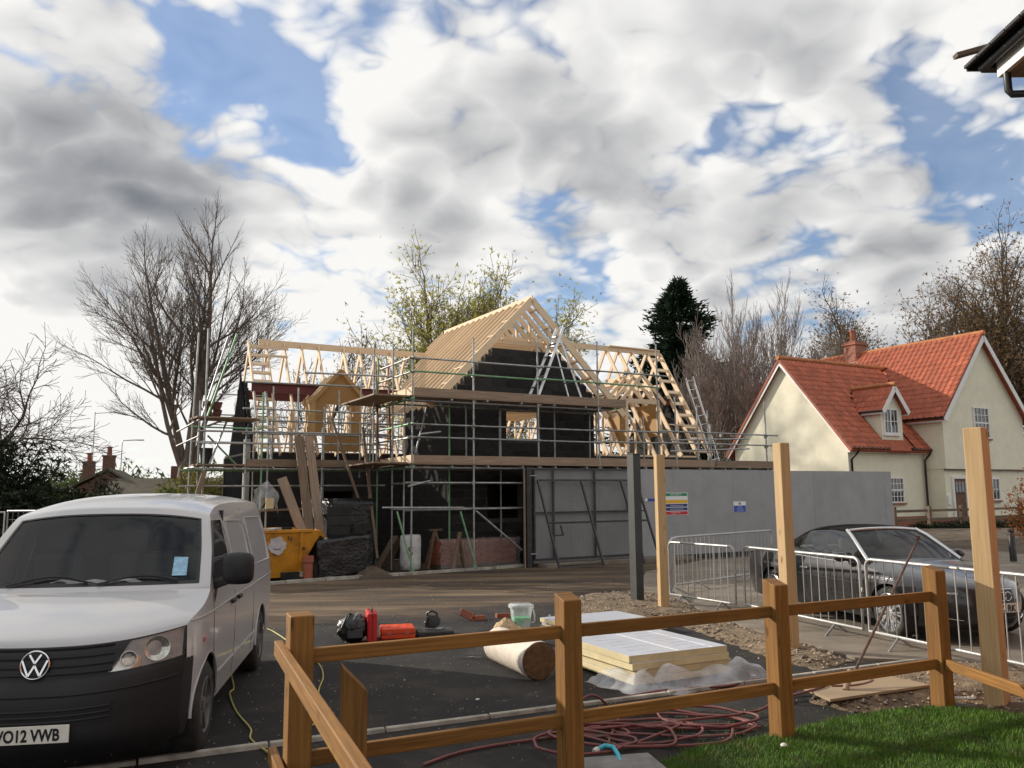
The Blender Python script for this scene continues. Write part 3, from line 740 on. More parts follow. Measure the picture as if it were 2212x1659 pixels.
    for s, x0 in ((-1, -1.30), (1, .04)):
        MB().prism([(x0, 3.925, 3.5), (x0, 3.925, 4.78), (x0, 5.25, 4.78), (x0, 4.50, 3.5)], (.018 * -s, 0, 0)).build('side_board', 'osb', dl)
        MB().beam((-.605, 3.80, 5.52), (-.605 + s * .90, 3.80, 4.50), .03, .11).build('verge_rafter', 'osb', dl)
        for k in range(3): MB().beam((-.605, 4.15 + k * .5, 5.46), (-.605 + s * .74, 4.15 + k * .5, 4.62), .045, .10).build('rafter', 'pine', dl)
        MB().beam((-.63 + s * .38, 4.0, 3.62), (-.63 + s * .38, 4.0, 4.5), .07, .05).build('stud', 'pine', dl)
    dr = MB().beam((9.45, 3.5, 5.10), (10.95, 3.5, 5.10), .05, .16).build('dormer', 'pine', H)
    tag(dr, 'open pine dormer frame with orange boarded cheek')
    for x in (9.5, 10.9): MB().beam((x, 3.5, 3.3 if x < 10 else 4.0), (x, 3.5, 5.02), .10, .07, (0, 1, 0)).build('post', 'pine', dr)
    MB().prism([(9.46, 3.55, 3.5), (9.46, 3.55, 5.05), (9.46, 5.0, 5.05), (9.46, 3.95, 3.5)], (.02, 0, 0)).build('cheek_board', 'osb', dr)
    MB().prism([(10.93, 3.55, 3.9), (10.93, 3.55, 5.05), (10.93, 5.0, 5.05), (10.93, 4.2, 3.9)], (.02, 0, 0)).build('cheek_board', 'osb', dr)
    for k in range(4):
        y = 3.45 + k * .5
        for s in (-1, 1): MB().beam((10.2, y, 6.02), (10.2 + s * 1.0, y, 5.05), .045, .12).build('rafter', 'pine', dr)
    MB().beam((10.2, 3.4, 6.05), (10.2, 5.6, 6.05), .04, .15).build('ridge_board', 'pine', dr)
    MB().beam((9.5, 3.6, 4.9), (10.5, 4.0, 3.7), .04, .08).build('brace', 'pine', dr)
    return H
build_house()

# ------------------------------------------------------------------ scaffold
def build_scaffold():
    S = thing('scaffold', 'galvanised tube scaffold with weathered boards wrapped round the unfinished house', 'scaffold', (SX, SY, 0), SITE_RZ)
    r = random.Random(5); cp = MB()
    def tube(name, p0, p1, green=None, rr=.0245):
        g = r.random() < .12 if green is None else green
        j = lambda p: (p[0] + r.uniform(-.012, .012), p[1] + r.uniform(-.01, .01), p[2] + r.uniform(-.012, .012))
        return MB().tube(j(p0), j(p1), rr, 8).build(name, 'tube_green' if g else 'tube', S, smooth=40)
    def clamp(p): cp.box(p, (.085, .075, .08), r.uniform(0, 1), r.uniform(-.3, .3)); cp.box((p[0] + .03, p[1] - .03, p[2] + .02), (.03, .08, .03), r.uniform(0, 3))
    front = [(0.0, 6.12), (1.73, 6.05), (3.74, 6.18), (5.76, 6.28), (7.96, 6.40)]
    for a, top in front:
        tube('standard', (a, 0, 0.02), (a, 0, top), False)
        for z in (2.22, 2.62, 3.36, 3.69, 4.33, 5.03, 5.38): clamp((a + .02, .03, z))
    for a, zt in ((8.62, 4.81), (10.02, 4.02), (10.50, 4.77), (10.97, 4.59), (12.45, 4.85)):
        tube('standard', (a, 0 if a not in (10.5, 10.97) else 1.1, 0.02), (a, 0 if a not in (10.5, 10.97) else 1.1, zt))
        for z in (2.62, 3.36, 3.69): clamp((a, .03, z))
    for a in (.0, 1.3, 2.9, 4.7, 6.2, 8.0): tube('standard', (a + .25, 1.08, 0.02), (a + .25, 1.08, 4.5 if a < 7 else 4.3))
    for a, z0, z1 in ((2.0, 2.9, 4.3), (3.05, 2.9, 4.3), (6.1, 2.9, 4.3)): tube('prop_tube', (a, .95, z0 - .2), (a, .95, z1))
    # ledgers and guard rails of the wing front
    for z in (5.38, 5.03): tube('guard_rail', (-.12, -.05, z), (3.9, -.05, z)); tube('guard_rail', (3.7, -.05, z + .03), (8.3 if z > 5.2 else 7.9, -.05, z + .03), True if z < 5.2 else False)
    for z in (3.69, 3.36): tube('guard_rail', (-.15, -.05, z), (5.9, -.05, z)); tube('guard_rail', (5.5, -.05, z + .02), (8.2, -.05, z + .02)); tube('guard_rail', (7.9, -.05, z + .05), (12.95, -.05, z + .05)); tube('guard_rail', (9.4, 1.15, z - .12), (12.8, 1.1, z + .02))
    for z, e in ((4.30, 6.75), (2.60, 12.9), (2.22, 5.0), (1.55, 4.4)):
        tube('ledger', (-.15, .05, z), (min(e, 6.2), .05, z)); tube('ledger', (-.1, 1.12, z), (min(e, 6.4), 1.12, z))
        if e > 7: tube('ledger', (5.9, .05, z), (e, .05, z)); tube('ledger', (5.9, 1.12, z), (e, 1.12, z))
    tube('ledger', (-.75, .04, 1.62), (1.4, -.1, 1.60))
    for lev, e in ((4.345, 6.6), (2.645, 12.7)):
        a = 0.0
        while a < e: tube('transom', (a, -.12, lev), (a, 1.28, lev)); a += 1.05
    # returns on the left side of the wing
    for z in (5.38, 5.03, 3.69, 3.36, 2.60, 4.32): tube('guard_rail', (-.03, -.15, z), (-.03, 2.55, z - .02))
    tube('standard', (-.05, 1.15, 0.02), (-.05, 1.15, 5.9)); tube('standard', (-.08, 2.2, .02), (-.08, 2.2, 5.7)); tube('standard', (-.55, 1.25, 2.6), (-.55, 1.25, 5.9)); tube('standard', (-.32, 2.9, 2.4), (-.32, 2.9, 5.5))
    for p0, p1, g in (((.1, -.3, 3.42), (.75, -.1, 3.52), False), ((-.2, -.25, 2.14), (.35, -.3, 2.26), False), ((-.45, -.15, 1.52), (.0, -.15, .05), True), ((1.3, -.1, 1.5), (1.75, -.12, .05), True), ((1.75, -.1, 1.5), (3.15, -.05, .45), False), ((.35, .6, 3.0), (.9, 1.1, 4.3), False)): tube('brace', p0, p1, g)
    # left range
    for a, z0, z1 in ((-4.57, .02, 6.1), (-3.58, .02, 3.65), (-3.18, .02, 4.55), (-3.03, .02, 3.6), (-1.6, .02, 3.7), (-.3, .02, 3.7)): tube('standard', (a, 2.2, z0), (a, 2.2, z1))
    for a in (-4.5, -3.1, -1.2): tube('standard', (a, 3.4, .02), (a, 3.4, 4.4))
    tube('standard', (-4.75, 3.5, .02), (-4.6, 3.4, 6.2)); tube('standard', (-4.62, 2.3, 3.9), (-4.02, 2.6, 6.0)); tube('standard', (-4.5, 2.3, 3.9), (-3.8, 2.6, 6.1))
    for z in (3.54, 3.25): tube('guard_rail', (-4.75, 2.15, z - .02), (.2, 2.15, z + .03))
    for z in (2.60, 2.18): tube('ledger', (-4.95, 2.2, z), (.15, 2.2, z)); tube('ledger', (-4.95, 3.35, z), (.15, 3.35, z))
    for z in (4.90,): tube('guard_rail', (-2.4, 1.25, 5.0), (-.1, 1.2, 5.03)); tube('guard_rail', (-3.4, 3.3, 4.95), (-.1, 3.2, 5.0))
    for z in (4.15, 3.95): tube('guard_rail', (-2.5, 7.9, z), (1.2, 7.9, z)); 
    for z in (3.55, 3.3, 4.4): tube('guard_rail', (-2.6, 9.1, z), (3.5, 9.1, z))
    for a in (-2.2, -.6, 1.2, 6.9, 9.1, 11.2): tube('standard', (a, 9.15, .02), (a, 9.15, 4.9))
    for z in (4.25, 3.95, 3.6): tube('guard_rail', (-3.4, 3.45, z), (1.2, 3.45, z + .02))
    for a in (-2.6, -1.9, -.75, .4): tube('standard', (a, 3.5, 2.6), (a, 3.5, 4.9))
    for z in (4.7, 4.1, 3.5): tube('guard_rail', (4.8, 9.3, z), (13.6, 9.3, z))
    for z in (5.3, 4.6): tube('guard_rail', (-3.0, 9.2, z), (4.2, 9.2, z))
    for a in (-1.2, 2.2, 3.4): tube('standard', (a, 9.25, .02), (a, 9.25, 5.6))
    for z in (3.8, 3.4): tube('ledger', (-4.7, 2.3, z), (-4.6, 6.5, z)); tube('guard_rail', (-4.6, 4.4, z), (-2.7, 4.4, z))
    a = -4.8
    while a < .1: tube('transom', (a, 2.05, 2.64), (a, 3.5, 2.64)); a += .95
    for p0, p1 in (((-4.45, 2.3, 2.6), (-3.9, 2.8, 3.95)), ((-4.3, 3.3, 3.5), (-3.3, 3.4, 2.5)), ((-4.9, 2.1, .6), (-4.55, 2.2, 2.6)), ((-3.5, 2.1, 1.3), (-2.9, 2.1, 1.75))): tube('brace', p0, p1)
    # boards
    def boards(a0, a1, b0, z, n=5, lmax=3.9, name='scaffold_board', skew=0.0):
        for k in range(n):
            y = b0 + k * .232; a = a0 - r.uniform(0, .12)
            while a < a1:
                e = min(a + lmax, a1 + r.uniform(0, .15)); o = MB().beam((a, y, z + r.uniform(0, .006)), (e, y + skew, z + r.uniform(0, .006)), .224, .038).build(name, 'scaffold_board', S); a = e + .004
    boards(.02, 6.6, .06, 4.40); boards(.02, 12.7, .06, 2.70); boards(-4.7, .05, 2.28, 2.70)
    boards(-4.7, -3.3, 2.35, 3.88, 4, 1.6)
    for k in range(4): MB().beam((.0 - .2 - k * .232, .05, 4.40), (-.2 - k * .232, 2.5, 4.38), .224, .038).build('scaffold_board', 'scaffold_board', S); MB().beam((-.2 - k * .232, .05, 2.72), (-.2 - k * .232, 2.2, 2.70), .224, .038).build('scaffold_board', 'scaffold_board', S)
    # toe boards on edge
    def toe(a0, a1, b, z, h=.225): MB().beam((a0, b, z), (a1, b, z), .038, h).build('toe_board', 'scaffold_board', S, bevel=.003)
    toe(.06, 4.0, .0, 4.515); toe(4.0, 6.75, .0, 4.515); toe(.06, 4.0, .0, 2.80); toe(4.0, 7.8, .0, 2.80); toe(7.8, 10.15, .0, 2.80); toe(10.2, 12.75, -.03, 2.79); toe(-3.55, .1, 2.18, 2.76, .19)
    MB().beam((.03, -.02, 4.53), (.03, 1.5, 4.51), .038, .225).build('toe_board', 'pine', S); MB().beam((.03, 1.5, 4.49), (-.05, 2.5, 4.44), .038, .2).build('toe_board', 'scaffold_board', S)
    MB().beam((.03, -.02, 2.81), (.03, 2.2, 2.78), .038, .225).build('toe_board', 'pine', S)
    tag(cp.build('couplers', 'coupler', S), kind='stuff')
    return S
build_scaffold()

# ------------------------------------------------------------------ hoarding, gates, signs
mat('hoarding_grey', (0.315, 0.31, 0.312), 0.8, 0.10, 1.2, 0.15, 60, rand=0.03, dirt=(0.27, 0.265, 0.26), dscale=2.5, damt=0.35)
mat('dark_steel', (0.028, 0.028, 0.030), 0.5, 0.3, 6, 0.15, 80, spec=0.5, dirt=(0.09, 0.075, 0.06), dscale=4, damt=0.35)
mat('grey_steel', (0.038, 0.040, 0.039), 0.55, 0.3, 5, 0.15, 80, dirt=(0.035, 0.032, 0.03), dscale=3, damt=0.5)
mat('mesh_wire', (0.16, 0.16, 0.162), 0.5, 0.2, 6, 0, metal=0.3)
mat('galvanised', (0.42, 0.42, 0.41), 0.45, 0.2, 14, 0.1, 90, metal=0.55, rand=0.05, dirt=(0.22, 0.12, 0.07), dscale=7, damt=0.35)
mat('sign_white', (0.75, 0.75, 0.74), 0.4, 0.03, 3, 0)
mat('sign_green', (0.01, 0.22, 0.10), 0.4, 0.03, 3, 0)
mat('sign_yellow', (0.75, 0.42, 0.01), 0.4, 0.03, 3, 0)
mat('sign_blue', (0.012, 0.025, 0.16), 0.4, 0.03, 3, 0)
mat('sign_blue2', (0.02, 0.06, 0.38), 0.4, 0.03, 3, 0)
mat('sign_red', (0.50, 0.012, 0.02), 0.4, 0.03, 3, 0)
mat('black_paint', (0.012, 0.012, 0.013), 0.45, 0.2, 6, 0.05, 60)
wood('fence_timber', (0.270, 0.130, 0.030), (0.115, 0.050, 0.012), rand=0.16, knots=0.85, grain=0.6, stain=(0.16, 0.082, 0.022))
wood('post_timber', (0.52, 0.36, 0.19), (0.33, 0.19, 0.075), rand=0.06, knots=0.8, grain=0.4)

def build_hoarding():
    h = thing('hoarding', 'long plain grey painted board hoarding behind the parked car', 'hoarding', (SX, SY, 0), SITE_RZ)
    a = 3.45; k = 0
    while a < 18.4:
        e = min(a + 1.22, 18.5)
        MB().b6(a + .002, e - .002, -.12 + (k % 3) * .0015, -.10, .10, 2.60).build('panel', 'hoarding_grey', h); a = e; k += 1
    sx_ = MB()
    for q in range(13):
        for z in (.3, 1.0, 1.7, 2.4): sx_.box((3.51 + q * 1.22, -.1205, z), (.014, .003, .014)); sx_.box((4.61 + q * 1.22, -.1205, z), (.014, .003, .014))
    tag(sx_.build('screw_heads', 'grey_steel', h), kind='stuff')
    MB().b6(3.45, 18.5, -.14, -.06, -.02, .098).build('base_board', 'dark_steel', h)
    for a in [4.0 + 1.83 * i for i in range(8)]: MB().b6(a, a + .05, -.098, -.03, 0, 2.55).build('post', 'pine', h)
    MB().b6(3.45, 18.5, -.097, -.05, 2.45, 2.52).build('rail', 'pine', h)
build_hoarding()
def sign(name, label, a0, a1, z0, z1, bands, y=-.128):
    t = thing(name, label, 'sign', tuple(site(a0, y, z0)), SITE_RZ)
    w = a1 - a0; h = z1 - z0
    MB().b6(0, w, -.004, .004, 0, h).build('board', 'sign_white', t)
    for (u0, u1, v0, v1, m, txt) in bands:
        MB().b6(w * u0, w * u1, -.0062, -.0045, h * v0, h * v1).build('band', m, t)
        for (s, tu, tv, size, tm, sx) in txt:
            letters(s, size * h, 'lettering', tm, t, (w * tu, -.0066, h * tv), (R(90), 0, 0), 0.0004, 'CENTER', sx)
    return t
sign('safety_sign', 'tall white site safety sign with green, yellow, blue and red bands', 7.93, 8.88, 1.26, 1.92, [
    (.02, .98, .85, .98, 'sign_green', [('SITE SAFETY', .52, .875, .125, 'sign_white', .95)]),
    (.02, .98, .53, .68, 'sign_yellow', []),
    (.02, .98, .37, .50, 'sign_blue', [('Safety helmets must be worn', .55, .41, .075, 'sign_white', .85)]),
    (.02, .98, .20, .34, 'sign_blue', [('High visibility clothing must be worn', .54, .25, .072, 'sign_white', .75)]),
    (.02, .98, .02, .17, 'sign_red', [('No unauthorised access', .5, .095, .06, 'sign_white', .95), ('to this site', .4, .04, .055, 'sign_white', .9)])])
sign('visitor_sign', 'small blue and white visitor sign alone on the grey hoarding', 10.74, 11.27, 1.30, 1.63, [
    (.02, .98, .02, .62, 'sign_blue2', [('All drivers', .5, .45, .14, 'sign_white', .95), ('and visitors must', .5, .27, .14, 'sign_white', .85), ('report to site office', .5, .09, .14, 'sign_white', .75)]),
    (.42, .48, .70, .92, 'black_paint', []), (.52, .58, .70, .92, 'black_paint', [])])
sign('strip_sign', 'narrow blue strip sign beside the leaning gate leaf', 7.26, 7.62, 1.685, 1.76, [(.25, 1., .0, 1., 'sign_blue2', [])])
sign('gate_sign', 'little white sign hung on the mesh gate', 6.58, 6.80, 1.40, 1.62, [(.0, 1., .0, .45, 'hoarding_grey', [])], y=-.21)

def build_gate():
    t = thing('mesh_gate', 'black framed wire mesh gate closed against the grey hoarding', 'gate', (SX, SY, 0), SITE_RZ)
    y = -.185
    for a in (3.45, 4.06, 5.43, 6.86): MB().b6(a - .025, a + .025, y - .025, y + .025, .17, 2.60).build('upright', 'dark_steel', t)
    for z in (.19, 1.42, 2.58): MB().b6(3.475, 6.835, y - .022, y + .022, z - .025, z + .025).build('cross_bar', 'dark_steel', t)
    m = MB(); a = 3.5
    while a < 6.83: m.tube((a, y - .028, .2), (a, y - .028, 2.57), .0026, 4, caps=False); a += .052
    z = .24
    while z < 2.56: m.tube((3.47, y - .033, z), (6.84, y - .033, z), .0026, 4, caps=False); z += .052
    tag(m.build('mesh', 'mesh_wire', t), kind='stuff')
    p = thing('gate_post', 'dark steel gate post at the left end of the mesh gate', 'post', tuple(site(3.28, -.16, 0)), SITE_RZ)
    MB().b6(-.075, .075, -.075, .075, 0, 2.63).build('shaft', 'dark_steel', p, bevel=.008)
    for z in (.35, 2.4): MB().tube((.02, -.08, z), (.22, -.08, z), .014, 8).build('hinge', 'galvanised', p)
    MB().b6(-.15, -.12, -.06, .0, 0, 2.60).build('packer', 'scaffold_board', p)
    g = thing('leaning_gate', 'unmeshed black steel gate leaf leaning against the mesh gate', 'gate', (SX, SY, 0), SITE_RZ)
    def P(u, v): # u along, v up the leaf
        return (3.50 + u * 3.32 + .10 * (1 - v), -.30 - .85 * (1 - v), .04 + 2.24 * v)
    for u in (0, .42, .83, 1): MB().beam(P(u, 0), P(u, 1), .05, .05).build('upright', 'dark_steel', g)
    for v in (.5, 1.0): MB().beam(P(0, v), P(1, v), .05, .05).build('cross_bar', 'dark_steel', g)
    MB().beam(P(.0, .02), P(.42, .02), .05, .04).build('cross_bar', 'dark_steel', g)
    q = MB(); q.beam(P(.0, .36), P(.11, .36), .04, .04); q.beam(P(.11, .36), P(.11, .47), .04, .04); q.build('lock_box', 'dark_steel', g)
    q = MB(); q.beam(P(.86, .53), P(.86, .62), .04, .04); q.beam(P(.86, .62), P(1., .62), .04, .04); q.build('lock_box', 'dark_steel', g)
build_gate()
def square_post(name, label, x, y, w, h, rz, m, cap=None, bv=.006):
    t = thing(name, label, 'post', (x, y, 0), rz)
    MB().box((0, 0, h / 2 - .15), (w, w, h + .3)).build('shaft', m, t, bevel=bv)
    if cap: MB().box((0, 0, h + .012), (w + .004, w + .004, .02)).build('cap', cap, t, bevel=.006)
    return t
square_post('steel_post', 'thick dark grey square steel gate post on the soil patch', 2.16, 14.85, .17, 2.60, R(34), 'grey_steel', 'grey_steel')
def timber_post(label, x, y, w, h, rz):
    t = thing('timber_post', label, 'post', (x, y, 0), rz)
    MB().box((0, 0, h / 2 - .2), (w, w, h + .4)).build('shaft', 'post_timber', t, bevel=.008)
timber_post('tall pale timber post next to the dark steel post', 2.46, 13.97, .145, 2.56, R(11))
timber_post('tall pale timber post in front of the boot of the convertible', 3.36, 10.39, .145, 2.53, R(24))
timber_post('nearest tall pale timber post in front of the bonnet of the convertible', 4.30, 7.69, .165, 2.50, R(41))

# ------------------------------------------------------------------ crowd barriers
def barrier(label, p0, p1, top=1.03, base=.13, nb=None, lean=0.0):
    p0 = Vector((*p0, 0)); p1 = Vector((*p1, 0)); d = p1 - p0; Ln = d.length; rz = math.atan2(d.y, d.x)
    t = thing('crowd_barrier', label, 'barrier', tuple(p0 + Vector((0, 0, .03))), rz, 'galvanised crowd barriers round the forecourt')
    r = .10; pts = []
    for cx, cz, a0 in ((r, base, 180), (Ln - r, base, 270), (Ln - r, top, 0), (r, top, 90)):
        cz2 = cz + r if a0 in (180, 270) else cz - r
        if a0 in (180, 270):
            pts.append((0 if a0 == 180 else Ln, 0, base))
        else:
            for k in range(6):
                an = R(a0 + k * 18); pts.append((cx + math.cos(an) * r, lean * (cz2 / top), cz2 + math.sin(an) * r))
    MB().path(pts, .021, 10, closed=True).build('frame', 'galvanised', t, smooth=60)
    n = nb or max(4, int(Ln / .155))
    for k in range(1, n):
        x = Ln * k / n; MB().tube((x, 0, base), (x, lean * .95, top), .0075, 6).build('bar', 'galvanised', t, smooth=60)
    for x in (Ln * .2, Ln * .8):
        f = MB(); f.beam((x, 0, base), (x + .12, -.30, -.03), .03, .012, (1, 0, 0)); f.beam((x, 0, base), (x - .05, .26, -.03), .03, .012, (1, 0, 0)); f.build('foot', 'galvanised', t)
    MB().b6(Ln - .01, Ln + .035, -.012, .012, top - .42, top - .37).build('hook', 'galvanised', t)
barrier('long crowd barrier at the back, standing along the grey hoarding', (3.1, 16.35), (5.85, 19.05), top=1.03)
barrier('short crowd barrier seen nearly edge on behind the middle of the corner', (2.78, 14.98), (3.08, 16.25))
barrier('narrow crowd barrier just right of the tall post beside the steel post', (2.75, 14.92), (3.53, 13.50))
barrier('crowd barrier in front of the door of the convertible', (3.66, 13.45), (4.50, 11.0))
barrier('nearest crowd barrier in front of the convertible wheel and bonnet', (4.52, 10.85), (5.28, 8.45))

# ------------------------------------------------------------------ post and rail fence in the foreground
def build_fence():
    f = thing('post_and_rail_fence', 'orange brown timber post and rail fence across the foreground', 'fence')
    fd = Vector((.8906, .4548, 0)); rz = math.atan2(fd.y, fd.x); r = random.Random(4)
    posts = [Vector((-1.29, 5.14, 0)), Vector((.38, 5.99, 0)), Vector((2.12, 6.88, 0)), Vector((3.85, 7.76, 0))]
    def post(p, h, rz, w=.142, slant=.05):
        m = MB(); a = w / 2; c = .018
        # weathered top sloping to the front with a chamfer
        ring = [(-a, -a), (a, -a), (a, a), (-a, a)]
        z = [h - slant, h - slant, h, h]
        P = [(x, y, -.3) for x, y in ring] + [(x, y, zz) for (x, y), zz in zip(ring, z)]
        o = m.hexa(P).build('post', 'fence_timber', f, loc=tuple(p), rot=(0, 0, rz), bevel=.007); return o
    for i, p in enumerate(posts): post(p, 1.235 + r.uniform(-.01, .01), rz + r.uniform(-.03, .03), slant=.012 if i == 0 else .045)
    def rail(p, q, z0, z1, h=.088, w=.045): MB().beam((p[0], p[1], z0), (q[0], q[1], z1), w, h).build('rail', 'fence_timber', f, bevel=.006)
    for i in range(3):
        p = posts[i] + fd * .06; q = posts[i + 1] - fd * .06
        rail(p, q, .972, .972); rail(p, q, .383, .380)
    # return towards the viewer on the left
    A = Vector((-1.29, 5.14, 0)); bd = Vector((.37, -.93, 0)).normalized(); s = Vector((-.11, .02, 0))
    p = A + s - bd * .22; q = A + s + bd * 3.2
    rail(p, q, .985, .985, .092, .05); rail(p + Vector((-.02, 0, 0)), q, .35, .34, .092, .05)
    sp = Vector((-.94, 5.03, 0))
    m = MB(); a = .07
    P = [(-a, -a, -.3), (a, -a, -.3), (a, a, -.3), (-a, a, -.3), (-a, -a, .94), (a, -a, .80), (a, a, .81), (-a, a, .955)]
    tag(m.hexa(P).build('post', 'fence_timber', f, loc=tuple(sp), rot=(0, 0, R(20)), bevel=.006), 'stub post with a slanting sawn top')
    # one low rail returning on the right
    rail(posts[3] + Vector((.02, -.05, 0)), (4.02, 4.2, 0), .385, .40)
build_fence()

# ------------------------------------------------------------------ things standing on the site
mat('skip_yellow', (0.52, 0.215, 0.008), 0.55, 0.25, 2.5, 0.2, 40, dirt=(0.13, 0.055, 0.02), dscale=2.2, damt=0.8)
mat('smear_grey', (0.45, 0.42, 0.42), 0.8, 0.2, 8, 0.1, 40)
mat('clay_orange', (0.30, 0.085, 0.045), 0.7, 0.2, 6, 0.1, 50)
mat('black_wrap', (0.010, 0.010, 0.011), 0.30, 0.4, 3, 0.8, 14, spec=0.6, bdist=0.03)
mat('bag_white', (0.55, 0.54, 0.52), 0.75, 0.2, 5, 0.9, 18, bdist=0.03)
mat('brick_dark', (0.10, 0.038, 0.028), 0.9, 0.25, 9, 0.4, 90, rand=0.2)
mat('brick_red', (0.34, 0.105, 0.055), 0.9, 0.25, 9, 0.5, 90, rand=0.2)
film('clear_film', (0.42, 0.40, 0.40), 0.30, 0.2, .12)
film('cloudy_film', (0.72, 0.73, 0.77), 0.36, 0.2, .3)
def build_skip():
    s = thing('skip', 'rusty yellow skip half hidden behind the white van', 'skip', tuple(site(-5.45, .1, 0)), SITE_RZ)
    Ln, W, Hh = 3.25, 1.6, 1.12
    def sect(z):
        k = z / Hh; return (.55 * (1 - k) ** .9, Ln - .62 * (1 - k) ** .9, .12 * (1 - k), W - .12 * (1 - k))
    m = MB()
    lv = [0.08, .5, .85, Hh]
    rings = []
    for z in lv:
        a, b, c, d = sect(z); rings.append([(a, c, z), (b, c, z), (b, d, z), (a, d, z)])
    m.grid([rg + [rg[0]] for rg in rings]); m.v += rings[0]; n = len(m.v); m.face((n - 4, n - 3, n - 2, n - 1))
    m.build('body', 'skip_yellow', s, solid=.02)
    rim = MB(); a, b, c, d = sect(Hh)
    for p, q in (((a, c), (b - .28, c)), ((b - .28, d), (a, d)), ((a, c), (a, d))): rim.beam((*p, Hh), (*q, Hh), .09, .07)
    rim.beam((b - .30, c, Hh), (b + .12, c + .35, Hh - .16), .09, .07); rim.beam((b - .30, d, Hh), (b + .12, d - .35, Hh - .16), .09, .07); rim.beam((b + .12, c + .33, Hh - .16), (b + .12, d - .33, Hh - .16), .09, .07)
    rim.build('rim', 'skip_yellow', s, bevel=.01)
    for x in (.7, 1.45, 2.75): MB().beam((x, .06, .2), (x, -.02, Hh - .04), .07, .05, (0, 1, 0)).build('rib', 'skip_yellow', s)
    lug = MB(); lug.tube((2.8, -.10, .72), (2.8, .05, .72), .03, 10); lug.build('lifting_lug', 'dark_steel', s)
    pp = [(2.20 + math.cos(t * .3307) * (.20 + .03 * math.sin(t * 2.1)), .005, .80 + math.sin(t * .3307) * (.20 + .025 * math.cos(t * 1.7))) for t in range(19)]
    MB().prism(pp, (0, .014, 0)).build('smear', 'smear_grey', s)
    letters('SI', .16, 'lettering', 'black_paint', s, (1.80, -.006, .90), (R(90), 0, 0), .003); letters('N', .16, 'lettering', 'black_paint', s, (2.42, -.006, .90), (R(90), 0, 0), .003); letters('079', .11, 'lettering', 'sign_red', s, (1.74, .022, .62), (R(90), 0, 0), .003)
    mo = MB(); mo.path([(2.12 + .03 * k, -.008, .74 - .02 * math.sin(k * .6)) for k in range(6)], .006, 5); mo.build('smile_mark', 'black_paint', s)
    r = random.Random(9)
    for k in range(5): # rubble
        q = thing('rubble_block', ['pale block end sticking out of the skip behind the van', 'broken pale block on top of the skip rubbish', 'flat pale slab lying in the skip', 'small pale lump of rubble in the skip', 'grey lump of rubble at the back of the skip'][k], 'rubble', tuple(site(-5.45 + 1.4 + k * .3, .45 + .1 * k, 1.04)), r.uniform(0, 3))
        MB().box((0, 0, .05), (.34 - .03 * k, .22, .12 + .02 * k)).build('lump', ['cavity_white', 'block'][k == 4], q, bevel=.02)
build_skip()
def lay(name, label, cat, p0, p1, w, h, m, up=(0, -1, .2), group=None):
    p0 = site(*p0); p1 = site(*p1); u = _d * up[0] + _n * up[1] + Vector((0, 0, up[2])); t = thing(name, label, cat, tuple(p0), 0, group)
    MB().beam((0, 0, 0), tuple(p1 - p0), w, h, tuple(u)).build('plank' if w > .1 else 'shaft', m, t, bevel=.004); return t
lay('scaffold_plank', 'left one of two broad brown planks standing against the scaffold', 'plank', (-2.20, .70, .03), (-2.27, 2.10, 3.45), .225, .06, 'old_plank')
lay('scaffold_plank', 'right one of two broad brown planks standing against the scaffold', 'plank', (-1.94, .70, .03), (-2.01, 2.10, 3.46), .225, .06, 'scaffold_board')
lay('scaffold_plank', 'pinkish plank end leaning out of the yellow skip', 'plank', (-2.25, .75, .45), (-2.95, 1.05, 2.36), .225, .07, 'scaffold_board')
lay('timber_pole', 'thin upright timber pole between the block packs and the scaffold corner', 'pole', (-.58, .80, .35), (-.72, 1.6, 3.7), .07, .07, 'old_plank')
lay('timber_batten', 'thin greenish batten leaning inward below the boarded dormer', 'batten', (-.90, 1.3, 1.80), (-1.42, 2.05, 3.95), .06, .045, 'old_plank')
def pack(name, label, a, b, z, sx, sy, sz, rz, m, tilt=0.0, seed=1, puff=.03):
    t = thing(name, label, 'pallet', tuple(site(a, b, 0)), SITE_RZ + rz); r = random.Random(seed)
    from mathutils import noise as mn
    mb = MB(); n = 12
    for face in range(5):
        P = []
        for i in range(n + 1):
            row = []
            for j in range(n + 1):
                u, v = i / n - .5, j / n - .5
                p = {0: (u, -.5, v), 1: (u, .5, v), 2: (-.5, u, v), 3: (.5, u, v), 4: (u, v, .5)}[face]
                q = Vector((p[0] * sx, p[1] * sy, (p[2] + .5) * sz))
                k = mn.noise(q * 4 + Vector((seed, 0, 0))) * puff + mn.noise(q * 11) * puff * .4
                d = Vector((p[0] if abs(p[0]) > .49 else 0, p[1] if abs(p[1]) > .49 else 0, .5 if p[2] > .49 else 0))
                q += d * 2 * k; q.z += z + tilt * q.x
                row.append(tuple(q))
            P.append(row)
        mb.grid(P)
    bm = bmesh.new(); o = mb.build('wrapping', m, t, smooth=60)
    bm.from_mesh(o.data); bmesh.ops.remove_doubles(bm, verts=bm.verts, dist=.004); bmesh.ops.recalc_face_normals(bm, faces=bm.faces); bm.to_mesh(o.data); bm.free()
    if z > .05:
        for k in (-.4, 0, .4): MB().box((k * sx, 0, z / 2), (.1, sy * .9, z)).build('bearer', 'old_plank', t)
    return t
pack('wrapped_block_pack', 'black plastic wrapped pack of blocks standing at the kerb beside the skip', -1.70, .45, .09, 1.26, .9, .84, 0.0, 'black_wrap', .08, 3, .025)
pack('wrapped_block_pack', 'tall dark wrapped pack of blocks behind the front pack', -1.12, 1.5, .05, 1.1, .9, 1.80, 0.05, 'black_wrap', 0, 4, .02)
t = thing('stacked_blocks', 'column of grey blocks stacked on the pack behind the skip', 'blocks', tuple(site(-1.55, 1.0, 0)), SITE_RZ + .04)
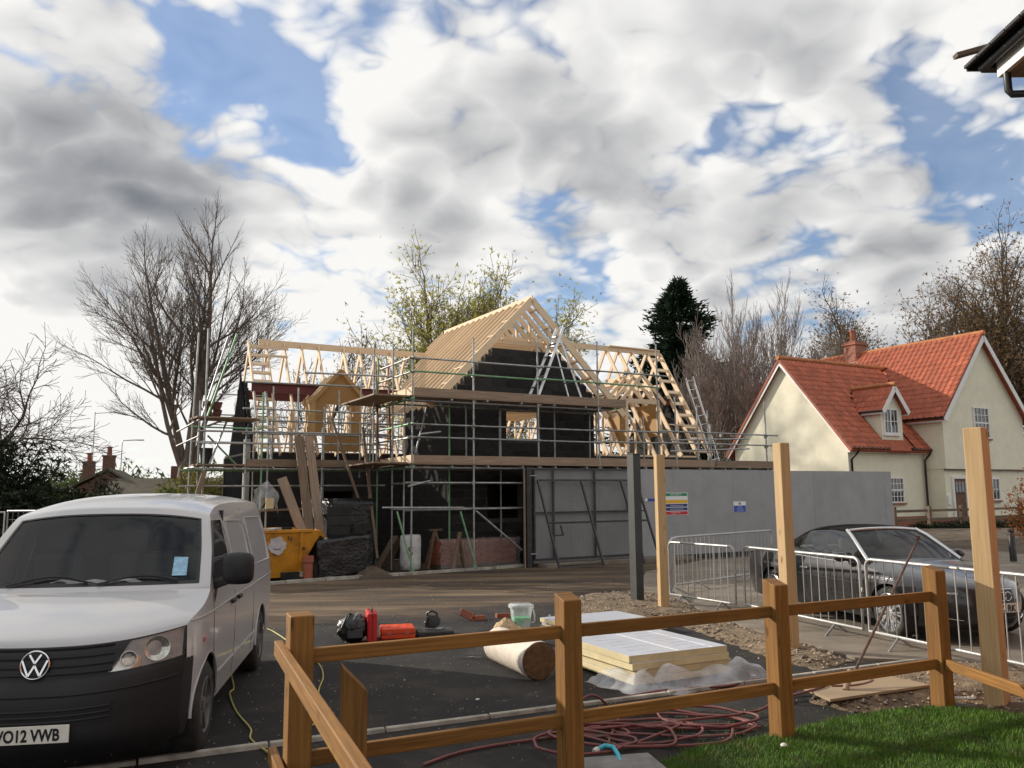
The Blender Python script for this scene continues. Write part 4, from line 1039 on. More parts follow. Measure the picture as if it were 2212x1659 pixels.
for k in range(7): MB().b6(-.27, .27, -.20, .03, .02 + k * .235, .02 + k * .235 + .228).build('block', 'block', t, bevel=.006)
t = thing('loose_block', 'pale edged loose block leaning on the wrapped block pack', 'block', tuple(site(-1.0, .75, 1.0)), SITE_RZ)
MB().box((0, 0, .14), (.44, .10, .215), 0, .15, -.10).build('body', 'block', t, bevel=.005)
t = thing('clay_pipe', 'upright orange drain pipe standing between the skip and the wrapped pack', 'pipe', tuple(site(-2.60, -.12, 0)))
MB().lathe((0, 0, 0), (0, 0, 1), [(0, .11), (.40, .11), (.42, .132), (.56, .132), (.56, .115), (.1, .10)], 20).build('barrel', 'clay_orange', t, smooth=40)
t = thing('grey_crate', 'small grey block lying in front of the skip', 'block', tuple(site(-3.0, -.10, 0)), SITE_RZ)
MB().b6(-.20, .20, -.07, .07, 0, .21).build('body', 'block', t, bevel=.006)
# white sack with a black S
t = thing('builders_sack', 'tall white sack marked with a black S by the scaffold foot', 'sack', tuple(site(.30, .75, 0)), SITE_RZ)
mb = MB(); prof = [(0, .20), (.03, .25), (.2, .265), (.5, .262), (.72, .27), (.86, .255), (.875, .24), (.84, .16), (.82, .02)]
mb.lathe((0, 0, .03), (0, 0, 1), prof, 28); rr = random.Random(3)
mb.v = [(x * (1 + rr.uniform(-.03, .03)), y * (1 + rr.uniform(-.03, .03)), z + .02 * x) for x, y, z in mb.v]
mb.build('cloth', 'bag_white', t, smooth=70); letters('S', .33, 'lettering', 'black_paint', t, (-.19, -.285, .40), (R(90), 0, R(-8)), .004, sx=.9)
# mound
mb = MB(); from mathutils import noise as mnz
mb.grid([[(math.cos(2 * math.pi * j / 40) * k / 10 * .52, math.sin(2 * math.pi * j / 40) * k / 10 * .36, max(0, .24 * (1 - (k / 10) ** 1.4)) + (mnz.noise(Vector((k * .5, math.cos(j * .157) * 3, math.sin(j * .157) * 3))) * .05 if k < 10 else -.01)) for j in range(41)] for k in range(11)])
t = thing('soil_mound', 'small heap of dark earth on the kerb by the wrapped pack', 'heap', tuple(site(-1.05, -.15, 0)), SITE_RZ); mb.build('earth', 'soil', t, smooth=180)
# pallet of bricks in clear film and leaning timbers
t = thing('brick_pack', 'pallet of red bricks under clear plastic below the lower window', 'bricks', tuple(site(2.3, .75, 0)), SITE_RZ)
bp = MB().b6(-.105, .105, -.05, .05, 0, .064).build('brick', 'brick_red', t, bevel=.003); firstb = True; rr = random.Random(8)
for row in range(9):
    for k in range(10):
        o = bp if firstb else inst(bp, 'brick', t); firstb = False
        o.location = (-1.05 + k * .222 + (.05 if row % 2 else 0) + rr.uniform(-.006, .006), rr.uniform(-.008, .008), .10 + row * .070)
MB().b6(-1.15, 1.15, .056, .7, .10, .725).build('brick_core', 'brick_red', t); MB().b6(-1.15, 1.15, -.05, .7, 0, .095).build('pallet', 'old_plank', t)
mb = MB(); n = 30
mb.grid([[(-1.2 + 2.4 * i / n + .02 * math.sin(j * 1.7 + i), (-.075 - .035 * abs(math.sin(i * .9 + j * .5)) if j < 10 else -.07 + (j - 10) * .09), (.02 + j * .075 if j < 10 else .755 + .02 * math.sin(i * 1.3))) for j in range(18)] for i in range(n + 1)])
mb.build('plastic_cover', 'clear_film', t, smooth=180)
t = thing('trestle', 'rough timber trestle leaning in front of the brick pack', 'trestle', tuple(site(1.2, .2, 0)), SITE_RZ)
MB().beam((0, -.1, .02), (.32, .15, .95), .10, .05).build('leg', 'old_plank', t); MB().beam((.5, .3, .02), (.30, .2, .9), .09, .05).build('leg', 'old_plank', t); MB().beam((.12, 0, .35), (.45, .26, .35), .06, .03).build('cross_bar', 'old_plank', t)
t = thing('plank_stack', 'stack of sloping weathered planks behind the white sack', 'planks', tuple(site(-.35, 1.7, 0)), SITE_RZ)
for k in range(6): MB().beam((.0 + .1 * k, .1 * k - .3, .05), (.75 + .06 * k, .35 + .1 * k, .82 - .03 * k), .17, .04).build('plank', 'old_plank', t)
t = thing('trestle', 'dark timber trestle between the sack and the block wall', 'trestle', tuple(site(1.0, 1.0, 0)), SITE_RZ)
for p in (((-.15, -.1, 0), (.1, 0, 1.0)), ((.35, -.1, 0), (.12, 0, 1.0)), ((-.1, .2, 0), (.1, .05, .95)), ((-.05, 0, 1.0), (.35, .1, 1.0))): MB().beam(*p, .07, .05).build('leg', 'old_plank', t)
t = thing('plastic_sheet', 'torn translucent plastic sheet caught on the scaffold above the skip', 'sheet', tuple(site(-3.2, 1.75, 1.55)), SITE_RZ)
mb = MB(); mb.grid([[(-.25 + .055 * i + .02 * math.sin(j), -.03 * math.sin(i * 1.1 + j * .6), .52 - j * .055 * (1 + .25 * math.sin(i * .6)) + (.04 * i if i < 6 else .24 - (i - 6) * .06)) for j in range(10)] for i in range(12)]); mb.build('film', 'cloudy_film', t, smooth=180)
t = thing('insulation_offcut', 'cream insulation offcut lying on boards above the skip', 'offcut', tuple(site(-3.10, 1.55, 1.62)), SITE_RZ)
mat('foam_cream', (0.62, 0.52, 0.30), 0.85, 0.12, 6, 0.2, 70, rand=0.05)
MB().b6(-.09, .09, -.06, .06, 0, .26).build('foam', 'foam_cream', t, bevel=.004)
lay('trestle_board', 'pale board lying across scaffold tubes behind the skip', 'board', (-3.6, 1.7, 1.56), (-1.9, 1.9, 1.60), .20, .04, 'scaffold_board', (0, 0, 1))

# ------------------------------------------------------------------ ladders
def ladder(name, label, p0, p1, w, nr, m, side=None, cat='ladder'):
    t = thing(name, label, cat, tuple(p0)); d = Vector(p1) - Vector(p0); s = Vector(side) if side else _d; s = (s - d.normalized() * s.dot(d.normalized())).normalized() * (w / 2)
    for k in (-1, 1): MB().beam(tuple(s * k), tuple(s * k + d), .028, .07, tuple(s.cross(d))).build('stile', m, t)
    for k in range(nr):
        q = d * ((k + .6) / nr); MB().tube(tuple(q - s), tuple(q + s), .015, 6).build('rung', m, t)
    return t
ladder('ladder', 'aluminium ladder leaning against the right end of the roof frame', site(13.0, 2.2, 1.0), site(11.95, 3.0, 6.0), .36, 16, 'aluminium')
ladder('ladder', 'rusty red ladder rising inside the scaffold beside the boarded dormer', site(-.05, 1.7, 2.7), site(.1, 2.4, 5.6), .36, 10, 'rust_red')
ladder('ladder', 'ladder standing upright in the scaffold near the tall left poles', site(-3.0, 2.5, 2.7), site(-3.05, 3.2, 4.7), .30, 7, 'tube')
def step_ladder():
    t = thing('step_ladder', 'aluminium trestle step ladder standing on the upper scaffold boards', 'step ladder', tuple(site(4.7, .55, 4.42)), SITE_RZ)
    top = Vector((.05, .0, 1.62))
    for y in (-.22, .22):
        MB().beam((-.88, y * 1.25, 0), (.16, y * .8, 2.28), .03, .08).build('stile', 'aluminium', t)
        MB().beam((.72, y * 1.5, 0), (top.x - .02, y * .8, top.z + .3), .028, .055).build('back_leg', 'aluminium', t)
    for k in range(7):
        f = (k + .7) / 7.6; c = Vector((-.88, 0, 0)).lerp(Vector((.16, 0, 2.28)), f); w = .27 - .09 * f
        MB().box((c.x, 0, c.z), (.08, w * 2, .03)).build('tread', 'aluminium', t)
    MB().box((-.02, 0, 1.80), (.22, .40, .03)).build('platform', 'aluminium', t); MB().beam((.45, -.3, .7), (.45, .3, .7), .02, .04).build('brace', 'aluminium', t)
step_ladder()
t = thing('loose_block', 'single concrete block left on the upper scaffold boards', 'block', tuple(site(5.0, .85, 4.42)), SITE_RZ); MB().b6(-.22, .22, -.05, .05, 0, .21).build('body', 'block', t, bevel=.006)
t = thing('brick_tub', 'stack of dark bricks on the high left scaffold platform', 'bricks', tuple(site(-4.35, 2.55, 3.90)), SITE_RZ)
rr = random.Random(2); b0 = None
for k in range(12):
    if b0 is None: b0 = MB().b6(-.105, .105, -.05, .05, 0, .064).build('brick', 'brick_dark', t, bevel=.003); o = b0
    else: o = inst(b0, 'brick', t)
    o.location = (-.12 + .23 * (k % 2) + rr.uniform(-.02, .02), rr.uniform(-.03, .03), (k // 2) * .067); o.rotation_euler = (0, 0, rr.uniform(-.08, .08))
t = thing('mortar_bucket', 'black bucket on the left scaffold boards', 'bucket', tuple(site(-4.45, 2.6, 2.73)), 0)
MB().lathe((0, 0, 0), (0, 0, 1), [(0, .12), (.38, .16), (.40, .17), (.40, .15), (.03, .11)], 20).build('tub', 'black_wrap', t, smooth=40); MB().path([(math.cos(k * .314) * .165, 0, .40 + math.sin(k * .314) * .12) for k in range(11)], .006, 5).build('handle', 'galvanised', t)
lay('timber_batten', 'pinkish timber props leaning at the far left scaffold foot', 'batten', (-5.0, 2.0, .9), (-4.55, 2.1, 2.55), .11, .07, 'scaffold_board')

# ------------------------------------------------------------------ vehicles
mat('van_white', (0.47, 0.47, 0.48), 0.28, 0.03, 1.2, 0.02, 4, spec=0.5, coat=0.6, dirt=(0.50, 0.47, 0.43), dscale=1.6, damt=0.45)
mat('bumper_black', (0.009, 0.009, 0.010), 0.6, 0.15, 4, 0.25, 180, dirt=(0.025, 0.022, 0.02), dscale=3, damt=0.5)
mat('grille_black', (0.008, 0.008, 0.009), 0.45, 0.1, 4, 0)
mat('rubber', (0.020, 0.019, 0.018), 0.8, 0.3, 10, 0.3, 60, dirt=(0.07, 0.058, 0.045), dscale=4, damt=0.6)
mat('chrome', (0.78, 0.78, 0.80), 0.12, 0.02, 4, 0, metal=1.0)
mat('alloy', (0.62, 0.62, 0.63), 0.25, 0.05, 4, 0, metal=0.85)
mat('cabin_dark', (0.030, 0.030, 0.032), 0.8, 0.2, 4, 0)
mat('paper', (0.65, 0.66, 0.66), 0.8, 0.1, 20, 0)
mat('plate_white', (0.72, 0.70, 0.62), 0.45, 0.08, 12, 0)
mat('sticker_blue', (0.25, 0.45, 0.60), 0.5, 0.3, 30, 0)
mat('indicator', (0.45, 0.12, 0.10), 0.3, 0.05, 4, 0)
mat('lamp_reflector', (0.55, 0.54, 0.50), 0.15, 0.3, 14, 0, metal=0.9)
mat('steel_rim', (0.13, 0.13, 0.13), 0.5, 0.2, 6, 0.1, 40, metal=0.3)
mat('lamp_inner', (0.36, 0.36, 0.355), 0.3, 0.3, 10, 0, metal=0.15)
mat('car_paint', (0.040, 0.039, 0.042), 0.28, 0.05, 2, 0, metal=0.5, coat=0.7)
mat('soft_top', (0.020, 0.018, 0.017), 1.0, 0.15, 30, 0.3, 300, spec=0.05)
mat('seat_cloth', (0.30, 0.32, 0.22), 0.8, 0.1, 5, 0)
glass('windscreen_glass', (0.015, 0.018, 0.022), 0.02, 0.42, 0.75, 0.15)
glass('side_glass', (0.012, 0.014, 0.016), 0.02, 0.72)
glass('lamp_glass', (0.5, 0.5, 0.5), 0.03, 0.10)
mat('seam', (0.06, 0.06, 0.06), 0.8, 0, 4, 0)

def lerp_tab(tab, x):
    if x <= tab[0][0]: return tab[0][1]
    for (x0, y0), (x1, y1) in zip(tab, tab[1:]):
        if x <= x1:
            t = (x - x0) / (x1 - x0); return y0 + (y1 - y0) * t
    return tab[-1][1]
def crom(P, t):
    n = len(P); t = max(0.0, min(n - 1.0001, t)); i = int(t); f = t - i
    p = [P[max(0, min(n - 1, i + k))] for k in (-1, 0, 1, 2)]
    out = []
    for a, b, c, d in zip(*p):
        out.append(.5 * (2 * b + (c - a) * f + (2 * a - 5 * b + 4 * c - d) * f * f + (3 * b - a - 3 * c + d) * f ** 3))
    return out
class Shell:
    """front/top skin between a centre line and an edge line, plus the side below the edge line"""
    def __init__(s, C, E, width, power): s.C, s.E, s.width, s.power = C, E, width, power
    def edge(s, t):
        a, z = crom(s.E, t); return a, z, s.width(a, z)
    def P(s, t, u, off=0.0):
        c = crom(s.C, t); a, z, w = s.edge(t); k = abs(u); p = lerp_tab(s.power, t); f = k ** p
        v = Vector((w * u, c[0] + (a - c[0]) * f, c[1] + (z - c[1]) * f))
        if off:
            e = 1e-3; uu = min(.995, max(-.995, u))
            du = s.P(t, uu + e) - s.P(t, uu - e); tt = min(len(s.C) - 1.01, max(.01, t)); dt = s.P(tt + e, u) - s.P(tt - e, u); n = dt.cross(du)
            if n.length > 1e-9:
                n.normalize()
                if n.z < 0 and abs(n.z) > abs(n.y): n = -n
                elif abs(n.y) >= abs(n.z) and n.y > 0 and t < len(s.C) * .6: n = -n
                v = v + n * off
        return v
    def patch(s, t0, t1, u0, u1, nt, nu, off=0.0):
        f0 = u0 if callable(u0) else (lambda t: u0); f1 = u1 if callable(u1) else (lambda t: u1); m = MB(); rows = []
        for i in range(nt + 1):
            t = t0 + (t1 - t0) * i / nt; rows.append([s.P(t, f0(t) + (f1(t) - f0(t)) * j / nu, off) for j in range(nu + 1)])
        m.grid(rows); return m
def wheel(parent, x, a, r, w, side, spokes, rim_r, rm_='alloy'):
    sgn = side
    t = MB(); prof = [(-w / 2, rim_r), (-w / 2 - .004, r - .05), (-w / 2 + .02, r - .012), (-w * .25, r), (w * .25, r), (w / 2 - .02, r - .012), (w / 2 + .004, r - .05), (w / 2, rim_r), (w / 2 - .06, rim_r - .02), (-w / 2 + .06, rim_r - .02)]
    t.lathe((0, 0, 0), (1, 0, 0), prof, 40, close=True); o = t.build('wheel', 'rubber', parent, smooth=45, loc=(x, a, r))
    rm = MB(); f = sgn * w / 2
    rm.lathe((0, 0, 0), (sgn, 0, 0), [(w / 2 - .10, rim_r - .005), (w / 2 - .002, rim_r), (w / 2 + .004, rim_r - .012), (w / 2 - .02, rim_r - .022), (w / 2 - .10, rim_r - .03)], 40); 
    rm.build('rim', rm_, o, smooth=45)
    bk = MB(); bk.lathe((0, 0, 0), (sgn, 0, 0), [(0.0, rim_r - .03), (.01, rim_r - .03)], 32); bk.build('brake', 'grille_black', o, smooth=40)
    sp = MB()
    for k in range(spokes):
        an = 2 * math.pi * k / spokes
        for dv in ((-.07, .07) if spokes < 8 else (-.11, .11)):
            p0 = (f - sgn * .02, math.cos(an) * .05, math.sin(an) * .05); p1 = (f - sgn * .012, math.cos(an + dv) * (rim_r - .015), math.sin(an + dv) * (rim_r - .015))
            sp.beam(p0, p1, .022, .02, (1, 0, 0))
    sp.lathe((0, 0, 0), (sgn, 0, 0), [(w / 2 - .045, .065), (w / 2 - .008, .06), (w / 2 - .004, .03), (w / 2 - .004, .001)], 20); sp.build('spokes', rm_, o, smooth=40)
    return o
def side_grid(shell, a0, a1, zlow, ztop, na, nz, sgn, off=0.0, extra=()):
    m = MB(); xs = sorted(set([a0 + (a1 - a0) * i / na for i in range(na + 1)] + [e for e in extra if a0 <= e <= a1])); rows = []
    for a in xs:
        zl, zt = zlow(a), ztop(a); rows.append([Vector((sgn * (shell.width(a, zl + (zt - zl) * j / nz) + off), a, zl + (zt - zl) * j / nz)) for j in range(nz + 1)])
    m.grid(rows); return m

def build_van():
    V = thing('van', 'white panel van with black bumper parked at the left facing the viewer', 'van', (-3.17, 5.63, 0), .162)
    ys = [(.2, .895), (.3, .925), (.5, .945), (.75, .955), (1.0, .95), (1.15, .935), (1.3, .905), (1.5, .86), (1.75, .785), (1.86, .735), (2., .6)]
    def width(a, z):
        w = lerp_tab(ys, z)
        if a < .8 and z < 1.3: w -= .085 * ((.8 - a) / .42) ** 2
        if a > 4.6: w -= .05 * ((a - 4.6) / .3) ** 2
        return w
    C = [(.10, .20), (.01, .32), (0, .48), (.005, .60), (.035, .70), (.06, .745), (.075, .83), (.10, .935), (.18, 1.0), (.46, 1.10), (.84, 1.20), (.93, 1.245), (1.25, 1.525), (1.56, 1.79), (1.69, 1.86), (2.1, 1.935), (3.0, 1.965), (4.5, 1.94), (4.76, 1.90), (4.86, 1.72), (4.89, .9), (4.87, .35)]
    E = [(.44, .24), (.395, .38), (.385, .54), (.385, .65), (.39, .76), (.395, .80), (.405, .90), (.425, 1.01), (.52, 1.06), (.72, 1.12), (.97, 1.195), (1.02, 1.245), (1.31, 1.49), (1.575, 1.725), (1.73, 1.79), (2.15, 1.845), (3.0, 1.865), (4.5, 1.85), (4.74, 1.80), (4.83, 1.66), (4.86, .9), (4.85, .35)]
    S = Shell(C, E, width, [(0, 2.6), (7, 2.6), (9, 2.4), (11, 2.2), (13, 2.6), (15, 3.2), (18, 3.2), (20, 6)])
    body = S.patch(7.0, 11.0, -1, 1, 28, 40).build('bonnet', 'van_white', V, smooth=50)
    # roof and rear
    S.patch(13.0, 21, -1, 1, 50, 36).build('roof', 'van_white', V, smooth=50)
    for s in (-1, 1):
        e0 = lambda t, s=s: s * .90; e1 = lambda t, s=s: s * 1.0
        tag(S.patch(10.9, 13.1, e0, e1, 14, 5).build('pillar', 'van_white', V, smooth=60))
    S.patch(11.0, 13.0, -.91, .91, 16, 30, -.004).build('windscreen', 'windscreen_glass', V, smooth=80)
    bd = MB()  # black frit band round the glass
    for a in (S.patch(11.0, 11.12, -.905, .905, 2, 30, .002), S.patch(12.93, 13.0, -.905, .905, 2, 30, .002), S.patch(11.0, 13.0, -.91, -.885, 14, 2, .002), S.patch(11.0, 13.0, .885, .91, 14, 2, .002)):
        o = len(bd.v); bd.v += a.v; [bd.face([i + o for i in f]) for f in a.f]
    bd.build('windscreen_seal', 'grille_black', V, smooth=60)
    bump = S.patch(0, 5.0, -1, 1, 24, 44).build('bumper', 'bumper_black', V, smooth=50)
    S.patch(1.75, 2.75, -.56, .56, 6, 24, .004).build('air_intake', 'grille_black', bump, smooth=60)
    for t in (1.95, 2.2, 2.5): MB().path([S.P(t, -.54 + 1.08 * k / 20, .008) for k in range(21)], .009, 6).build('slat', 'bumper_black', bump, smooth=60)
    MB().path([S.P(3.3, -.97 + 1.94 * k / 40, .004) for k in range(41)], .008, 6).build('crease', 'bumper_black', bump, smooth=60)
    hl0 = lambda t: .50 + .145 * (t - 5) / 2
    gr = S.patch(5.0, 7.0, lambda t: -hl0(t), hl0, 8, 30).build('grille', 'grille_black', V, smooth=60)
    for t in (5.25, 5.8, 6.35, 6.85): MB().path([S.P(t, -.53 + 1.06 * k / 24, .010) for k in range(25)], .011, 6).build('slat', 'bumper_black', gr, smooth=60)
    # headlights
    for s in (-1, 1):
        m = S.patch(5.0, 7.0, lambda t: s * hl0(t), lambda t: s * 1.0, 8, 12, -.035); hl = m.build('headlight', 'lamp_inner', V, smooth=70)
        for (tt, uu, rr) in ((6.05, .82, .085), (5.75, .635, .055)):
            p = S.P(tt, s * uu, -.012); nrm = Vector((s * .35, -1, .12)).normalized()
            q = MB(); q.lathe(tuple(p - nrm * .05), tuple(nrm), [(0, .012), (.012, rr * .5), (.03, rr * .8), (.055, rr), (.055, rr * .93), (.02, rr * .5), (.01, .012)], 22); q.build('reflector', 'lamp_reflector', hl, smooth=50)
        S.patch(5.0, 5.85, lambda t: s * (hl0(t) + .02), lambda t: s * .72, 5, 6, -.022).build('reflector', 'lamp_reflector', hl, smooth=60)
        S.patch(5.0, 7.0, lambda t: s * hl0(t), lambda t: s * 1.0, 8, 12, .002).build('lens', 'lamp_glass', hl, smooth=70)
    # badge
    bg = thing('badge', None, None); bg.parent = V
    c0 = S.P(5.95, 0, .02); bg.location = c0; bg.rotation_euler = (R(-8), 0, 0)
    k = .088; ring = MB(); ring.path([(math.cos(q * .2094) * k, 0, math.sin(q * .2094) * k) for q in range(30)], .008, 6, closed=True); ring.build('badge_ring', 'chrome', bg, smooth=60)
    disc = MB(); disc.lathe((0, .012, 0), (0, -1, 0), [(0, k), (.006, k)], 30); disc.build('badge_disc', 'grille_black', bg)
    vw = MB()
    for p, q in (((-.036, .068), (0, .012)), ((.036, .068), (0, .012))): vw.beam((p[0], -.002, p[1]), (q[0], -.002, q[1]), .012, .012, (0, 1, 0))
    for p, q in (((-.078, .03), (-.036, -.068)), ((-.036, -.068), (0, -.002)), ((0, -.002), (.036, -.068)), ((.036, -.068), (.078, .03))): vw.beam((p[0], -.002, p[1]), (q[0], -.002, q[1]), .012, .012, (0, 1, 0))
    vw.build('badge_letters', 'chrome', bg)
    # number plate
    pl = MB().b6(-.26, .26, -.012, .0, -.056, .056).build('number_plate', 'plate_white', V, loc=(0, -.012, .405), bevel=.003)
    letters('VO12 VWB', .104, 'lettering', 'grille_black', pl, (.010, -.0135, -.038), (R(90), 0, 0), .001, 'CENTER', .755, .0032)
    # sides
    arch = lambda a, ac, r=.395: (.335 + math.sqrt(max(0, r * r - (a - ac) ** 2))) if abs(a - ac) < r else .30
    zlow = lambda a: max(.30, arch(a, .90), arch(a, 3.90))
    etab = [(e[0], e[1]) for e in [crom(E, 7 + .1 * k) for k in range(115)]]; etab.sort()
    ztop = lambda a: lerp_tab(etab, a)
    ex = [.9 + .395 * math.sin(R(q)) for q in range(-90, 91, 6)] + [3.9 + .395 * math.sin(R(q)) for q in range(-90, 91, 6)]
    for s in (-1, 1):
        def zl2(a): return max(zlow(a), .775 if a < .505 else 0)
        o = side_grid(S, .415, 4.84, zl2, lambda a: max(ztop(a), zl2(a) + .01), 110, 26, s, 0, ex).build('side_panel', 'van_white', V, smooth=50)
        be = MB(); be.grid([[Vector((s * S.width(a0_ + (.505 - a0_) * q / 3, z_), a0_ + (.505 - a0_) * q / 3, z_)) for q in range(4)] for a0_, z_ in [tuple(crom(E, .5 * k)) for k in range(10)]]); be.build('bumper_end', 'bumper_black', V, smooth=60)
        # arch lip and liner
        for ac in (.90, 3.90):
            lip = MB(); lip.path([(s * (width(ac + .395 * math.cos(q * .1309), .6) - .004), ac + .395 * math.cos(q * .1309), .335 + .395 * math.sin(q * .1309)) for q in range(25)], .012, 6); lip.build('arch_lip', 'van_white', V, smooth=60)
            ln = MB(); ln.grid([[(s * x, ac + .40 * math.cos(q * .1309), .335 + .40 * math.sin(q * .1309)) for x in (.87, .6)] for q in range(25)]); ln.build('wheel_liner', 'cabin_dark', V, smooth=60)
        # cab door window
        w0, w1 = 1.13, 1.96
        zt = lambda a: min(1.715, 1.245 + (a - 1.02) * .905 - .06) if a < 1.62 else 1.715
        win = side_grid(S, w0, w1, lambda a: 1.21 - .02 * (a - w0), lambda a: max(zt(a), 1.225), 14, 6, s, .003).build('side_window', 'side_glass', V, smooth=60)
        fr = MB(); fr.path([(s * (width(a, z) + .003), a, z) for a, z in [(w0, 1.21), (w1, 1.195), (w1, 1.715), (1.62, 1.715), (1.3, 1.437), (w0, 1.29)]], .010, 6, closed=True); fr.build('window_seal', 'grille_black', win, smooth=60)
        # seams of doors and waist crease
        sm = MB()
        for pts in ([(1.05, 1.2), (1.05, .75), (1.12, .5), (1.12, .34)], [(2.06, 1.78), (2.06, .34)], [(3.24, 1.80), (3.24, .34)]):
            P = []
            for (a0, z0), (a1, z1) in zip(pts, pts[1:]):
                for q in range(9): P.append((a0 + (a1 - a0) * q / 8, z0 + (z1 - z0) * q / 8))
            sm.path([(s * (width(a, z) + .0005), a, z) for a, z in P], .0028, 4)
        sm.build('door_seam', 'seam', V)
        cr = MB(); cr.path([(s * (width(a, 1.035 - .01 * a) + .002), a, 1.035 - .006 * a) for a in [.46 + .1 * q for q in range(44)]], .007, 6); cr.path([(s * (width(a, .5) + .002), a, .50) for a in [1.32 + .1 * q for q in range(22)]], .010, 6); cr.build('waist_crease', 'van_white', V, smooth=60)
        for (a0, a1) in ((2.2, 3.12), (3.36, 4.55)):
            pnl = MB(); pnl.path([(s * (width(a, z) + .001), a, z) for a, z in [(a0, 1.2), (a1, 1.18), (a1, 1.68), (a0, 1.70)]], .012, 6, closed=True); pnl.build('panel_press', 'van_white', V, smooth=60)
        rp = MB().box((s * (width(.66, .93) + .004), .70, .86), (.02, .06, .035)).build('side_repeater', 'indicator', V, bevel=.006)
        for a in (1.88, 2.22):
            h = MB(); h.box((s * (width(a, 1.0) + .018), a, 1.0), (.03, .15, .035)); h.build('door_handle', 'bumper_black', V, bevel=.01)
        # mirror
        mr = MB(); n = 10; rows = []
        for i in range(n + 1):
            th = math.pi * i / n; row = []
            for j in range(20):
                ph = 2 * math.pi * j / 20; sx = math.copysign(abs(math.cos(ph)) ** .55, math.cos(ph)) * math.sin(th) ** .6; sz = math.copysign(abs(math.sin(ph)) ** .55, math.sin(ph)) * math.sin(th) ** .6
                row.append((s * 1.115 + .125 * sx, 1.12 - .075 * math.cos(th), 1.345 + .13 * sz))
            rows.append(row)
        mr.grid(rows, closed_u=True); mo = mr.build('mirror', 'bumper_black', V, smooth=60)
        ar = MB(); ar.beam((s * .90, 1.16, 1.20), (s * 1.06, 1.12, 1.26), .07, .06); ar.prism([(s * .905, 1.06, 1.14), (s * .905, 1.27, 1.24), (s * .905, 1.27, 1.19), (s * .915, 1.10, 1.06)], (s * .03, 0, 0)); ar.build('mirror_arm', 'bumper_black', mo, bevel=.01)
        MB().b6(s * 1.115 - .10, s * 1.115 + .10, 1.196, 1.20, 1.26, 1.43).build('mirror_glass', 'chrome', mo)
        for ac in (.90, 3.90): wheel(V, s * .83, ac, .338, .215, s, 5, .21, 'steel_rim')
    # floor, cabin, dash and seats
    fl = MB(); fl.b6(-.70, .70, .62, 4.75, .24, .46); fl.build('underbody', 'cabin_dark', V)
    MB().b6(-.80, .80, 1.08, 1.42, .5, 1.235).build('dashboard', 'cabin_dark', V, bevel=.05)
    MB().b6(-.80, .80, 2.12, 2.16, .46, 1.80).build('bulkhead', 'cabin_dark', V)
    for x in (-.5, .15, .55):
        st = MB().b6(x - .22, x + .22, 1.75, 1.95, .8, 1.45).build('seat', 'cabin_dark', V, bevel=.05); MB().b6(x - .12, x + .12, 1.80, 1.92, 1.47, 1.66).build('headrest', 'cabin_dark', st, bevel=.04)
    stw = MB(); stw.path([(.42 + math.cos(q * .314) * .19, 1.38 - math.sin(q * .314) * .06, 1.13 + math.sin(q * .314) * .17) for q in range(20)], .016, 8, closed=True); stw.build('steering_wheel', 'cabin_dark', V, smooth=60)
    pap = MB(); pr = random.Random(6); pap.grid([[(-.32 + .05 * i + pr.uniform(-.01, .01), 1.12 + .03 * j + pr.uniform(-.01, .01), 1.255 + .012 * math.sin(i * 1.3) + pr.uniform(-.004, .012)) for j in range(6)] for i in range(14)]); pap.build('papers', 'paper', V)
    pst = MB(); q0 = S.P(11.28, .80, .004); q1 = S.P(11.28, .68, .004); q2 = S.P(11.75, .68, .004); q3 = S.P(11.75, .80, .004); pst.v = [tuple(q) for q in (q0, q1, q2, q3)]; pst.face((0, 1, 2, 3)); pst.build('tax_disc', 'sticker_blue', V)
    for (u0, u1, t1) in ((-.62, .02, 11.28), (.10, .74, 11.26)):
        wp = MB(); wp.path([S.P(11.02 + (t1 - 11.02) * math.sin(math.pi * k / 16 * .9), u0 + (u1 - u0) * k / 16, .018) for k in range(17)], .009, 6); wp.build('wiper', 'grille_black', V)
    return V
build_van()

